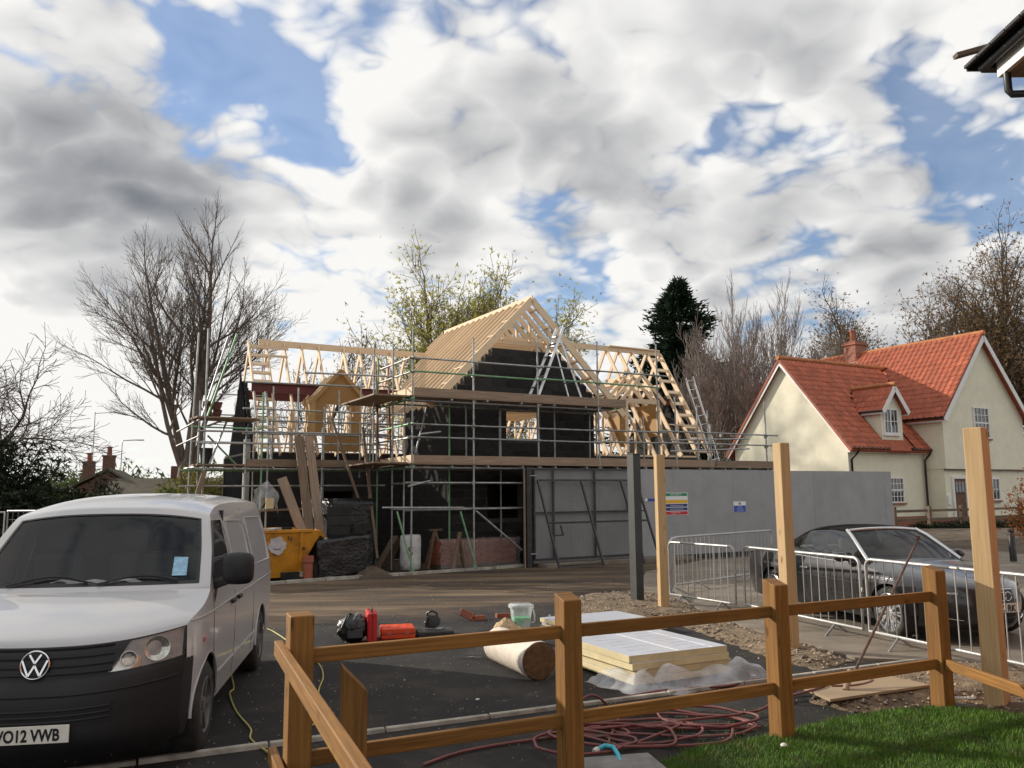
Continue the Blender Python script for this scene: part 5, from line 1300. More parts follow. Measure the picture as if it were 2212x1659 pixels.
def build_car():
    A = thing('convertible_car', 'dark grey convertible with black soft top parked behind the barriers', 'car', (5.97, 10.45, .03), .245)
    ys = [(.18, .84), (.3, .88), (.5, .915), (.68, .92), (.82, .895), (.92, .86), (1.0, .80)]
    def width(a, z):
        w = lerp_tab(ys, z)
        if a < 1.1: w -= .13 * ((1.1 - a) / .6) ** 2
        if a > 3.9: w -= .09 * ((a - 3.9) / .6) ** 2
        for ac in (.87, 3.62):
            d = abs(a - ac)
            if d < .5 and z < .75: w += .012 * (1 - d / .5)
        return w
    C = [(.16, .17), (.03, .27), (0, .42), (.015, .58), (.07, .69), (.30, .775), (.80, .875), (1.32, .955), (1.40, .95), (2.4, .93), (3.3, .95), (3.62, 1.0), (4.1, 1.0), (4.45, .975), (4.60, .90), (4.625, .65), (4.58, .4), (4.5, .22)]
    E = [(.56, .20), (.50, .34), (.49, .48), (.52, .60), (.60, .685), (.74, .745), (1.05, .83), (1.40, .89), (1.50, .90), (2.4, .915), (3.3, .935), (3.62, .945), (4.0, .94), (4.28, .92), (4.42, .85), (4.47, .65), (4.45, .42), (4.42, .25)]
    S = Shell(C, E, width, [(0, 2.2), (4, 2.2), (6, 2.6), (8, 3), (12, 2.6), (14, 2.4)])
    S.patch(4.0, 8.0, -1, 1, 24, 30).build('bonnet', 'car_paint', A, smooth=60)
    S.patch(8.0, 11.0, -1, 1, 8, 12).build('cockpit_floor', 'cabin_dark', A, smooth=60)
    S.patch(11.0, 17, -1, 1, 30, 30).build('boot', 'car_paint', A, smooth=60)
    bp = S.patch(0, 4.0, -1, 1, 20, 36).build('bumper', 'car_paint', A, smooth=60)
    gr = S.patch(.6, 3.75, lambda t: -.36 + .03 * abs(t - 2), lambda t: .36 - .03 * abs(t - 2), 10, 12, .004).build('grille', 'grille_black', A, smooth=60)
    for k in range(5): MB().path([S.P(.9 + .55 * k, -.33 + .66 * q / 12, .010) for q in range(13)], .006, 5).build('slat', 'grille_black', gr)
    fr = MB(); fr.path([S.P(t, u, .008) for t, u in ((3.75, -.31), (3.8, 0), (3.75, .31), (2, .37), (.7, .30), (.7, -.30), (2, -.37))], .008, 6, closed=True); fr.build('grille_surround', 'chrome', gr)
    rg = MB()
    for k in range(4):
        c = S.P(3.05, 0, .03) + Vector((-.117 + k * .078, 0, 0)); rg.path([(c.x + math.cos(q * .314) * .052, c.y, c.z + math.sin(q * .314) * .052) for q in range(20)], .006, 6, closed=True)
    rg.build('rings', 'chrome', gr, smooth=60)
    pl = MB().b6(-.26, .26, -.012, 0, -.056, .056).build('number_plate', 'plate_white', A, loc=(0, -.03, .46), bevel=.003); letters('OM12 RK', .104, 'lettering', 'grille_black', pl, (0, -.0135, -.038), (R(90), 0, 0), .001, 'CENTER', .86, .0032)
    for s in (-1, 1):
        hl = S.patch(2.9, 3.85, lambda t: s * (.50 + .03 * (t - 2.9)), lambda t: s * .93, 6, 12, .003).build('headlight', 'grille_black', A, smooth=60)
        S.patch(3.25, 3.45, lambda t: s * .56, lambda t: s * .86, 3, 10, .008).build('reflector', 'lamp_reflector', hl, smooth=60)
        S.patch(2.9, 3.85, lambda t: s * (.50 + .03 * (t - 2.9)), lambda t: s * .93, 6, 12, .014).build('lens', 'lamp_glass', hl, smooth=60)
        S.patch(.7, 1.6, lambda t: s * .52, lambda t: s * .80, 4, 8, .004).build('air_intake', 'grille_black', bp, smooth=60)
        MB().path([S.P(1.15, s * (.54 + .25 * k / 8), .012) for k in range(9)], .008, 5).build('intake_trim', 'chrome', bp)
        arch = lambda a, ac, r=.365: (.33 + math.sqrt(max(0, r * r - (a - ac) ** 2))) if abs(a - ac) < r else .20
        zlow = lambda a: max(.20, arch(a, .87), arch(a, 3.62))
        et = sorted([tuple(crom(E, 4 + .1 * k)) for k in range(101)]); et = [e for e in et]; ztop = lambda a: lerp_tab(et, a)
        ex = [.87 + .365 * math.sin(R(q)) for q in range(-90, 91, 6)] + [3.62 + .365 * math.sin(R(q)) for q in range(-90, 91, 6)]
        side_grid(S, .50, 4.44, zlow, lambda a: max(ztop(a), zlow(a) + .01) if a > .6 else min(max(ztop(a), .3), .70), 90, 18, s, 0, ex).build('side_panel', 'car_paint', A, smooth=50)
        for ac in (.87, 3.62):
            ln = MB(); ln.grid([[(s * x, ac + .37 * math.cos(q * .1309), .33 + .37 * math.sin(q * .1309)) for x in (.90, .55)] for q in range(25)]); ln.build('wheel_liner', 'cabin_dark', A, smooth=60)
            wheel(A, s * .80, ac, .33, .235, s, 10, .245)
        MB().path([(s * (width(a, .915) - .004), a, lerp_tab(et, a) - .004) for a in [1.5 + .1 * k for k in range(23)]], .009, 6).build('belt_trim', 'chrome', A)
        dh = MB(); dh.box((s * (width(2.75, .75) + .018), 2.72, .755), (.03, .19, .03)); dh.build('door_handle', 'chrome', A, bevel=.012)
        sm = MB()
        for a in (1.52, 2.92): sm.path([(s * (width(a, z) + .001), a + (.05 if a < 2 else .1) * (.9 - z), z) for z in [.26 + .08 * k for k in range(9)]], .003, 4)
        sm.build('door_seam', 'seam', A)
        sk = MB(); sk.path([(s * (width(a, .62) + .001), a, .64 + .015 * (a - 1)) for a in [1.3 + .1 * k for k in range(21)]], .004, 4); sk.build('body_crease', 'car_paint', A)
        # A pillar, mirror, side glass, seats
        MB().path([(s * .755, 1.42, .93), (s * .70, 1.65, 1.08), (s * .635, 1.90, 1.24), (s * .585, 2.08, 1.325)], .028, 8).build('windscreen_pillar', 'alloy', A, smooth=60)
        mi = MB(); rows = []
        for i in range(9):
            th = math.pi * i / 8; rows.append([(s * .98 + .11 * math.cos(ph) * math.sin(th) ** .6, 1.72 - .06 * math.cos(th), .98 + .07 * math.sin(ph) * math.sin(th) ** .6) for ph in [2 * math.pi * j / 16 for j in range(16)]])
        mi.grid(rows, closed_u=True); mi.beam((s * .84, 1.70, .915), (s * .93, 1.72, .945), .05, .03); mi.build('mirror', 'car_paint', A, smooth=60)
        roof = [(1.68, 1.09, .70), (1.90, 1.235, .64), (2.1, 1.305, .60), (2.4, 1.325, .595), (2.9, 1.30, .61), (3.15, 1.22, .64), (3.3, 1.05, .71)]
        sg = MB(); sg.grid([[(s * .80, max(1.55, a - .0), .905 + .01 * (a - 1.5)), (s * (w + .06 + .5 * (.8 - w) * .4), a, z * .6 + .93 * .4), (s * w, a, z)] for a, z, w in roof]); sg.build('side_window', 'side_glass', A, smooth=60)
        cp = MB(); cp.grid([[(s * .80, 3.02 + .09 * k, .925), (s * (.72 + .01 * k), 3.08 + .085 * k, 1.08 - .02 * k), (s * (.635 + .015 * k), 3.05 + .10 * k, 1.262 - .045 * k)] for k in range(8)]); cp.build('top_quarter', 'soft_top', A, smooth=80)
        for a in (2.35, 3.0):
            st = MB().b6(s * .38 - .23, s * .38 + .23, a, a + .14, .55, 1.02).build('seat', 'seat_cloth', A, bevel=.05); MB().b6(s * .38 - .12, s * .38 + .12, a + .02, a + .10, 1.03, 1.2).build('headrest', 'seat_cloth', st, bevel=.03)
        MB().b6(s * .62 - .09, s * .62 + .09, 4.50, 4.52, .68, .80).build('tail_light', 'sign_red', A, bevel=.02)
    CW = [(1.34, .958, 1.44, .925, .745), (1.55, 1.07, 1.62, 1.05, .70), (1.8, 1.215, 1.85, 1.19, .64), (2.04, 1.335, 2.07, 1.305, .585)]
    m = MB(); m.grid([[(w * u / 8, ac + (ae - ac) * abs(u / 8) ** 2.2, zc + (ze - zc) * abs(u / 8) ** 2.2) for u in range(-8, 9)] for ac, zc, ae, ze, w in CW]); m.build('windscreen', 'windscreen_glass', A, smooth=80)
    hd = MB(); hd.path([(.585 * u / 8, 2.05 + .03 * abs(u / 8) ** 2.2, 1.345 - .03 * abs(u / 8) ** 2.2) for u in range(-8, 9)], .026, 8); hd.build('windscreen_header', 'alloy', A, smooth=60)
    TP = [(2.05, 1.35, 2.08, 1.315, .59), (2.35, 1.388, 2.35, 1.335, .60), (2.7, 1.39, 2.7, 1.325, .61), (2.95, 1.365, 2.95, 1.295, .62), (3.2, 1.295, 3.15, 1.22, .645), (3.42, 1.20, 3.36, 1.12, .68), (3.62, 1.10, 3.55, 1.03, .72), (3.74, 1.02, 3.68, .955, .76)]
    m = MB(); m.grid([[(w * u / 10, ac + (ae - ac) * abs(u / 10) ** 3, zc + (ze - zc) * abs(u / 10) ** 3) for u in range(-10, 11)] for ac, zc, ae, ze, w in TP]); m.build('soft_top', 'soft_top', A, smooth=80)
    MB().b6(-.68, .68, .75, 4.2, .17, .42).build('underbody', 'cabin_dark', A); MB().b6(-.70, .70, 1.45, 1.75, .5, .92).build('dashboard', 'cabin_dark', A, bevel=.05)
build_car()

# ------------------------------------------------------------------ finished cottage on the right
mat('render_cream', (0.76, 0.715, 0.56), 0.9, 0.06, 2.0, 0.25, 120, dirt=(0.62, 0.57, 0.44), dscale=0.8, damt=0.35)
mat('pantile', (0.36, 0.092, 0.044), 0.75, 0.28, 3, 0.2, 60, rand=0.22, dirt=(0.26, 0.065, 0.03), dscale=1.2, damt=0.5)
mat('ridge_clay', (0.42, 0.16, 0.06), 0.8, 0.25, 5, 0.2, 60, rand=0.1)
mat('white_paint', (0.74, 0.73, 0.70), 0.55, 0.06, 4, 0.05, 60)
mat('oak_door', (0.13, 0.052, 0.02), 0.6, 0.3, 6, 0.1, 40)
mat('plastic_black', (0.016, 0.016, 0.017), 0.4, 0.1, 4, 0)
glass('house_glass', (0.02, 0.024, 0.03), 0.02)
def brickwork(name, col, mortar, sx=1.0):
    m, nt, b = _base(name); N = nt.nodes; L = nt.links
    tc = N.new('ShaderNodeTexCoord'); mp = N.new('ShaderNodeMapping'); mp.inputs['Rotation'].default_value = (R(90), 0, 0); L.new(tc.outputs['Object'], mp.inputs[0])
    sp = N.new('ShaderNodeSeparateXYZ'); L.new(tc.outputs['Object'], sp.inputs[0]); ad = N.new('ShaderNodeMath'); ad.operation = 'ADD'; L.new(sp.outputs[0], ad.inputs[0]); L.new(sp.outputs[1], ad.inputs[1])
    cb = N.new('ShaderNodeCombineXYZ'); L.new(ad.outputs[0], cb.inputs[0]); L.new(sp.outputs[2], cb.inputs[1])
    br = N.new('ShaderNodeTexBrick'); br.inputs['Scale'].default_value = 1.0; br.inputs['Brick Width'].default_value = .225; br.inputs['Row Height'].default_value = .075; br.inputs['Mortar Size'].default_value = .008
    br.inputs['Color1'].default_value = (*col, 1); br.inputs['Color2'].default_value = (col[0] * .7, col[1] * .65, col[2] * .65, 1); br.inputs['Mortar'].default_value = (*mortar, 1); L.new(cb.outputs[0], br.inputs['Vector'])
    L.new(br.outputs['Color'], b.inputs['Base Color']); b.inputs['Roughness'].default_value = .9
brickwork('red_brick', (0.33, 0.10, 0.055), (0.30, 0.26, 0.21))
brickwork('old_brick', (0.18, 0.075, 0.05), (0.16, 0.14, 0.12))

def pantile_mesh():
    m = MB(); n = 7; w = .30; ln = .40
    def h(u): return .024 * (math.cos((u - .30) * 2 * math.pi / .62) if u < .61 else -1 + .25 * math.sin((u - .61) / .39 * math.pi)) + .02
    xs = [w * i / n for i in range(n + 1)]
    for y, dz in ((0, .022), (ln, 0)):
        m.v += [(x, y, h(i / n) + dz) for i, x in enumerate(xs)]
    m.v += [(x, 0, h(i / n) + .022 - .02) for i, x in enumerate(xs)]
    for i in range(n):
        m.face((i, i + 1, n + 2 + i, n + 1 + i)); m.face((2 * n + 2 + i, 2 * n + 3 + i, i + 1, i))
    return m
PT = pantile_mesh()
def tiles(parent, origin, u, v, nu, nv, keep, cap, budget, seed=1):
    """rows of pantiles from the eaves corner; keep(i, j) masks; the largest in view become single parts"""
    u = Vector(u).normalized(); v = Vector(v).normalized(); w = u.cross(v).normalized()
    if w.z < 0: w = -w
    r = random.Random(seed); rest = MB(); src = parent.get('_tile')
    for j in range(nv):
        for i in range(nu):
            if not keep(i, j): continue
            p = Vector(origin) + u * (i * .285) + v * (j * .335); p = p + w * r.uniform(-.004, .006)
            M = Matrix(((u.x, v.x, w.x, p.x), (u.y, v.y, w.y, p.y), (u.z, v.z, w.z, p.z), (0, 0, 0, 1)))
            if cap(i, j) and budget[0] > 0:
                budget[0] -= 1
                if budget[1] is None: o = PT.build('tile', 'pantile', parent, smooth=60, fix=False); budget[1] = o
                else: o = budget[1].copy(); COL.objects.link(o); o.parent = parent
                o.matrix_local = M
            else:
                k = len(rest.v); rest.v += [tuple(M @ Vector(q)) for q in PT.v]; rest.f += [tuple(x + k for x in f) for f in PT.f]; rest.uv += [None] * len(PT.f); rest.mi += [0] * len(PT.f)
    if rest.f: tag(rest.build('tiling', 'pantile', parent, smooth=60, fix=False), kind='stuff')
def ridge(parent, p0, p1, r=.11):
    p0 = Vector(p0); p1 = Vector(p1); d = p1 - p0; n = max(1, int(d.length / .46))
    for k in range(n): MB().tube(tuple(p0 + d * (k / n)), tuple(p0 + d * ((k + .985) / n)), r, 10).build('ridge_tile', 'ridge_clay', parent, smooth=50)
def window(parent, a0, a1, z0, z1, y, nx, nz, mid=True, sill='red_brick', name='window'):
    """white timber window set on a wall whose face is at y; looks towards -y"""
    g = MB().b6(a0 + .05, a1 - .05, y - .012, y - .006, z0 + .05, z1 - .05).build(name, 'house_glass', parent)
    f = MB(); f.b6(a0, a0 + .06, y - .06, y + .03, z0, z1); f.b6(a1 - .06, a1, y - .06, y + .03, z0, z1); f.b6(a0 + .06, a1 - .06, y - .058, y + .03, z1 - .06, z1); f.b6(a0 + .06, a1 - .06, y - .058, y + .03, z0, z0 + .06); f.build('frame', 'white_paint', g)
    for k in range(1, nx):
        x = a0 + (a1 - a0) * k / nx; w = .04 if (mid == 'v' and k == nx // 2) else .015; MB().b6(x - w, x + w, y - .038, y - .013, z0 + .06, z1 - .06).build('glazing_bar', 'white_paint', g)
    for k in range(1, nz):
        z = z0 + (z1 - z0) * k / nz; w = .035 if (mid is True and k == nz // 2) else .014; MB().b6(a0 + .06, a1 - .06, y - .036, y - .011, z - w, z + w).build('glazing_bar', 'white_paint', g)
    MB().b6(a0 - .08, a1 + .08, y - .10, y + .02, z0 - .09, z0 - .005).build('sill', sill, g)
def build_cottage():
    H = thing('rendered_house', 'cream rendered house with red pantile roofs beyond the hoarding', 'house', (SX, SY, 0), SITE_RZ); g0 = .30
    w = MB(); t1 = 1.186
    # low wing
    lw = MB(); lw.prism([(22.8, 5.0, g0), (22.8, 11.76, g0), (22.8, 11.76, 4.25), (22.8, 8.38, 8.16), (22.8, 5.0, 4.25)], (5.32, 0, 0)); lw.build('wall', 'render_cream', H)
    bw = MB(); bw.prism([(28.13, 3.92, 2.90), (34.78, 3.92, 2.90), (34.78, 3.92, 5.65), (31.45, 3.92, 9.36), (28.13, 3.92, 5.65)], (0, 9.1, 0)); bw.build('wall', 'render_cream', H)
    MB().b6(28.16, 34.75, 4.02, 13.0, g0, 2.899).build('wall', 'render_cream', H); MB().b6(28.1, 34.85, 3.88, 4.02, 2.84, 2.898).build('jetty_board', 'old_plank', H)
    # low wing roof
    roof = MB(); th = .12
    roof.prism([(22.5, 4.55, 3.72), (22.5, 8.38, 8.26), (22.5, 12.2, 3.72), (22.5, 12.1, 3.62), (22.5, 8.38, 8.12), (22.5, 4.65, 3.62)], (6.4, 0, 0))
    rl = roof.build('roof', 'pantile', H)
    v = Vector((0, 3.83, 4.54)).normalized(); budget = [262, None]
    slope_len = math.hypot(3.83, 4.54)
    def keep(i, j):
        a = 22.45 + i * .285; z = 3.72 + j * .335 * v.z
        if a > 28.0 and z > 5.7 + 0: return a < 28.0 + (z - 5.7) / 1.147
        if a > 28.12 and z < 5.7: return False
        top = 6.95 if True else 0
        if 24.95 < a < 26.70 and z < 5.1: return False
        if abs(a + .14 - 25.95) < min(.92, max(0, (6.75 - z)) * .8): return False
        return a < 31.3
    tiles(rl, (22.45, 4.50, 3.76), (1, 0, 0), v, 31, 17, keep, lambda i, j: True, budget, 3)
    ridge(rl, (22.45, 8.38, 8.30), (30.6, 8.38, 8.30))
    # big wing roof
    rb = MB(); rb.prism([(27.75, 3.62, 5.22), (31.45, 3.62, 9.47), (35.15, 3.62, 5.22), (35.05, 3.62, 5.12), (31.45, 3.62, 9.33), (27.85, 3.62, 5.12)], (0, 9.6, 0)); rbo = rb.build('roof', 'pantile', H)
    v2 = Vector((3.7, 0, 4.25)).normalized(); b2 = [30, budget[1]]
    def keep2(i, j):
        b = 3.6 + i * .285; z = 5.25 + j * .335 * v2.z
        return not (b > 5.4 and z < 4.2 + (b - 4.55) * 1.186 - .4 and b < 8.38) and not (b >= 8.38 and z < 7.9)
    tiles(rbo, (27.70, 3.58, 5.26), (0, 1, 0), v2, 33, 17, keep2, lambda i, j: i < 2, b2, 4)
    ridge(rbo, (31.45, 3.55, 9.50), (31.45, 13.2, 9.50), .12)
    # barge boards, fascia, gutters
    def board(p0, p1, h=.24, y=.03, m='white_paint', n='barge_board'): MB().beam(p0, p1, y, h).build(n, m, H)
    board((22.55, 4.62, 3.66), (22.55, 8.38, 8.10)); board((22.55, 12.1, 3.66), (22.55, 8.38, 8.10))
    board((27.85, 3.60, 5.10), (31.45, 3.60, 9.28)); board((35.05, 3.60, 5.10), (31.45, 3.60, 9.28))
    for a0, a1 in ((22.6, 25.1), (26.8, 28.1)):
        board((a0, 4.68, 3.72), (a1, 4.68, 3.72), .20, .03, n='fascia'); q = MB(); q.tube((a0 - .1, 4.55, 3.80), (a1, 4.55, 3.80), .06, 8); q.build('gutter', 'plastic_black', H, smooth=60); MB().b6(a0, a1, 4.70, 5.0, 3.60, 3.64).build('soffit', 'white_paint', H)
    board((27.88, 3.7, 5.16), (27.88, 9, 5.16), .20, .03, n='fascia'); q = MB(); q.tube((27.76, 3.6, 5.24), (27.76, 8.2, 5.24), .06, 8); q.build('gutter', 'plastic_black', H, smooth=60); MB().b6(27.9, 28.12, 3.9, 8, 5.04, 5.07).build('soffit', 'white_paint', H)
    for a, b in ((22.95, 4.95), (28.02, 4.88)):
        q = MB(); q.path([(a + .05, 4.56, 3.75), (a + .05, 4.62, 3.6), (a, b - .02, 3.3), (a, b - .02, g0)], .045, 8); q.build('downpipe', 'plastic_black', H, smooth=60)
    # dormer
    dm = MB(); dm.prism([(25.2, 4.98, 4.0), (26.7, 4.98, 4.0), (26.7, 4.98, 5.72), (25.95, 4.98, 6.62), (25.2, 4.98, 5.72)], (0, 1.9, 0)); d = dm.build('dormer', 'render_cream', H)
    dr = MB(); dr.prism([(24.98, 4.72, 5.52), (25.95, 4.72, 6.76), (26.92, 4.72, 5.52), (26.84, 4.72, 5.44), (25.95, 4.72, 6.62), (25.06, 4.72, 5.44)], (0, 2.5, 0)); dro = dr.build('dormer_roof', 'pantile', d)
    for s in (-1, 1):
        vv = Vector((-s * .97, 0, 1.24)).normalized(); b3 = [24 if s < 0 else 0, budget[1]]
        tiles(dro, (25.95 + s * 1.02, 4.70, 5.50), (0, 1, 0), vv, 8, 4, lambda i, j: True, lambda i, j: True, b3, 6)
    q = MB(); q.tube((25.95, 4.66, 6.80), (25.95, 7.1, 6.80), .10, 10); q.build('ridge_tile', 'ridge_clay', dro, smooth=50)
    for s in (-1, 1): MB().beam((25.95 + s * .93, 4.70, 5.46), (25.95, 4.70, 6.62), .03, .22).build('barge_board', 'white_paint', d); MB().beam((25.95 + s * .93, 4.72, 5.46), (25.95 + s * .93, 6.2, 5.46), .03, .16).build('fascia', 'white_paint', d); q = MB(); q.tube((25.95 + s * 1.02, 4.70, 5.52), (25.95 + s * 1.02, 6.2, 5.52), .05, 8); q.build('gutter', 'plastic_black', d, smooth=60)
    window(H, 25.33, 26.35, 4.50, 5.66, 4.975, 4, 2, 'v', 'white_paint')
    window(H, 25.50, 26.46, 1.37, 2.52, 4.995, 4, 4); window(H, 30.55, 31.80, 4.36, 5.86, 3.915, 4, 4); window(H, 31.2, 32.40, 1.42, 2.48, 4.015, 4, 2, 'v')
    # entrance
    dd = MB().b6(28.72, 29.58, 3.97, 4.015, .44, 2.44).build('door', 'oak_door', H)
    fr = MB(); fr.b6(28.60, 28.715, 3.93, 4.018, .42, 2.54); fr.b6(29.585, 29.70, 3.93, 4.018, .42, 2.54); fr.b6(28.716, 29.584, 3.93, 4.018, 2.445, 2.54); fr.build('frame', 'white_paint', dd)
    for k in range(3): MB().b6(28.82 + .24 * k, 29.0 + .24 * k, 3.955, 3.969, 1.75, 2.3).build('pane', 'house_glass', dd)
    MB().box((29.5, 3.95, 1.4), (.03, .04, .12)).build('handle', 'galvanised', dd)
    MB().b6(28.2, 28.42, 3.95, 4.018, 1.25, 1.7).build('meter_box', 'white_paint', H)
    # chimney
    ch = MB(); ch.b6(31.0, 31.9, 10.5, 11.3, 8.0, 10.0); ch.b6(30.93, 31.97, 10.43, 11.37, 10.0, 10.12); ch.b6(31.0, 31.9, 10.5, 11.3, 10.12, 10.2); c = ch.build('chimney', 'red_brick', H)
    q = MB(); q.lathe((31.35, 10.9, 10.2), (0, 0, 1), [(0, .16), (.55, .14), (.58, .17), (.68, .17), (.68, .12)], 16); q.build('chimney_pot', 'clay_orange', c, smooth=40)
    lf = MB(); lf.b6(30.9, 32.0, 10.4, 11.4, 8.95, 9.02); lf.build('lead_flashing', 'grey_panel', c)
    MB().b6(22.77, 28.2, 4.96, 4.999, g0, .75).build('brick_plinth', 'red_brick', H)
build_cottage()
def low_fence():
    f = thing('paddock_fence', 'low brown rail fence in front of the cream house', 'fence', (SX, SY, 0), SITE_RZ)
    for a in (20.8, 23.0, 25.15, 27.3, 29.5, 31.6): MB().b6(a - .07, a + .07, 1.43, 1.57, .1, 1.30).build('post', 'old_plank', f, bevel=.01)
    for a in (20.8, 23.0, 25.15, 27.3, 29.5):
        for z in (1.12, .78): MB().b6(a + .07, a + 2.08, 1.48, 1.53, z - .05, z + .05).build('rail', 'old_plank', f)
    b = thing('dwarf_wall', 'low red brick wall at the foot of the cream house', 'wall', (SX, SY, 0), SITE_RZ); MB().b6(20.5, 33, 1.9, 2.1, .1, .72).build('brickwork', 'red_brick', b)
low_fence()

# corner of the house the picture is taken from
def near_house():
    N = thing('neighbour_house', 'eaves corner of a dark roofed house at the top right', 'house', (5.33, 9.1, 0))
    MB().b6(.56, 7.0, -11, -.50, 0, 6.55).build('wall', 'red_brick', N)
    rf = MB(); rf.v = [(0, 0, 6.83), (7.6, 0, 6.83), (7.6, -11.5, 6.83), (0, -11.5, 6.83), (3.8, -3.8, 9.6), (3.8, -7.7, 9.6), (.0, 0, 6.78), (7.6, 0, 6.78), (7.6, -11.5, 6.78), (0, -11.5, 6.78)]
    for f in ((0, 1, 4), (1, 2, 5, 4), (2, 3, 5), (3, 0, 4, 5), (6, 7, 1, 0), (7, 8, 2, 1), (8, 9, 3, 2), (9, 6, 0, 3), (6, 9, 8, 7)): rf.face(f)
    ro = rf.build('roof', 'matt_black', N)
    for k in range(9): MB().box((.15 + .27 * k, .015, 6.80), (.25, .05, .035)).build('eaves_tile', 'cabin_dark', ro); MB().box((-.015, -.15 - .27 * k, 6.80), (.05, .25, .035)).build('eaves_tile', 'cabin_dark', ro)
    MB().b6(.22, .25, -11, -.22, 6.57, 6.76).build('fascia', 'white_paint', N); MB().b6(.25, 7.2, -.25, -.22, 6.57, 6.76).build('fascia', 'white_paint', N)
    MB().b6(.25, 7.0, -11, -.25, 6.555, 6.575).build('soffit', 'old_plank', N)
    q = MB(); q.tube((.13, -.10, 6.75), (.13, -11, 6.75), .055, 8); q.tube((.13, -.10, 6.75), (7, -.10, 6.75), .055, 8); q.build('gutter', 'plastic_black', N, smooth=50)
    q = MB(); q.path([(.26, -.33, 6.60), (.26, -.33, 6.36), (.29, -.34, 6.31), (.50, -.42, 6.28), (.52, -.45, 6.2), (.52, -.45, 0)], .042, 10); q.build('downpipe', 'plastic_black', N, smooth=50)
    MB().beam((.20, .55, 7.26), (.95, .55, 7.47), .10, .05).build('hip_rafter_end', 'old_plank', N)
near_house()

# ------------------------------------------------------------------ old cottage, sheds and wall at the left
mat('old_roof', (0.105, 0.088, 0.062), 0.95, 0.35, 2, 0.6, 14, dirt=(0.06, 0.065, 0.03), dscale=1, damt=0.5, bdist=.05)
def old_cottage():
    H = thing('old_cottage', 'low old cottage with two brick chimneys among the bushes at far left', 'house', (-29.6, 60, .0), R(18))
    MB().prism([(-3.6, -3, 0), (3.4, -3, 0), (3.4, -3, 1.9), (0.8, -3, 3.7), (-3.6, -3, 1.2)], (0, 8, 0)).build('wall', 'old_brick', H)
    rf = MB(); rf.prism([(-5.2, -3.3, .75), (.8, -3.3, 3.95), (3.8, -3.3, 1.95), (3.8, -3.3, 1.8), (.8, -3.3, 3.78), (-5.2, -3.3, .6)], (0, 8.6, 0)); r = rf.build('roof', 'old_roof', H)
    for x, y, h in ((-1.0, .8, 4.9), (.5, -.6, 5.3)):
        q = MB(); q.b6(x - .38, x + .38, y - .35, y + .35, 2.2, h - .5); q.b6(x - .43, x + .43, y - .40, y + .40, h - .5, h - .38); c = q.build('chimney', 'old_brick', r)
        q = MB(); q.lathe((x, y, h - .38), (0, 0, 1), [(0, .17), (.5, .15), (.55, .19), (.62, .19)], 12); q.build('chimney_pot', 'clay_orange', c, smooth=40)
    q = MB(); q.tube((-.9, 1.4, 3), (-.9, 1.4, 8.2), .03, 5); q.tube((-.9, 1.4, 8.1), (.4, 1.4, 8.2), .025, 5); q.build('aerial', 'tube', H)
    S = thing('long_shed', 'long dark shed roof beside the trunk of the tall bare tree', 'shed', (-22.5, 55, 0), R(6))
    MB().b6(-4, 5, 0, 4, 0, 2.2).build('wall', 'old_brick', S); q = MB(); q.prism([(-4.3, -.4, 2.1), (-4.3, 2, 3.2), (-4.3, 4.4, 2.1)], (9.6, 0, 0)); q.build('roof', 'old_roof', S); MB().b6(-.6, .3, 1.7, 2.4, 2.9, 4.0).build('chimney', 'old_brick', S)
    W = thing('garden_wall', 'dull red brick garden wall behind the left scaffold', 'wall', (SX, SY, 0), SITE_RZ); MB().b6(-9.5, -2.9, 13, 13.25, 0, 1.75).build('brickwork', 'old_brick', W); MB().b6(-9.5, -2.9, 12.95, 13.3, 1.75, 1.82).build('coping', 'concrete_kerb', W)
    L = thing('street_lamp', 'thin far street lamp above the old cottage', 'street lamp', (-33, 70, 0)); MB().path([(0, 0, 0), (0, 0, 6.5), (.1, 0, 6.68), (1.3, 0, 6.72)], .05, 6).build('column', 'tube', L, smooth=60); MB().box((1.55, 0, 6.70), (.6, .16, .10)).build('lantern', 'tube', L, bevel=.03)
old_cottage()
def mesh_fence():
    F = thing('mesh_fence', 'temporary wire mesh fence panel at the left edge behind the van', 'fence', (-9.05, 15, 0), R(-6))
    MB().path([(0, 0, 0), (0, 0, 1.70), (3.4, 0, 1.70), (3.4, 0, 0)], .019, 8).build('frame', 'galvanised', F, smooth=60); MB().path([(-3.5, .2, 0), (-3.5, .2, 1.68), (-.06, 0, 1.68), (-.06, 0, 0)], .019, 8).build('frame', 'galvanised', F, smooth=60)
    m = MB()
    for k in range(33): m.tube((.1 * k + .1, 0, .1), (.1 * k + .1, 0, 1.69), .003, 3, caps=False)
    for k in range(8): m.tube((0, 0, .15 + .2 * k), (3.4, 0, .15 + .2 * k), .003, 3, caps=False)
    tag(m.build('mesh', 'galvanised', F), kind='stuff')
mesh_fence()
B = thing('bollard', 'short black bollard beyond the bonnet of the convertible', 'bollard', (13.2, 22.3, .05)); MB().lathe((0, 0, 0), (0, 0, 1), [(0, .085), (.72, .085), (.74, .07), (.77, .07), (.79, .085), (.84, .08), (.87, .04)], 16).build('body', 'plastic_black', B, smooth=40)

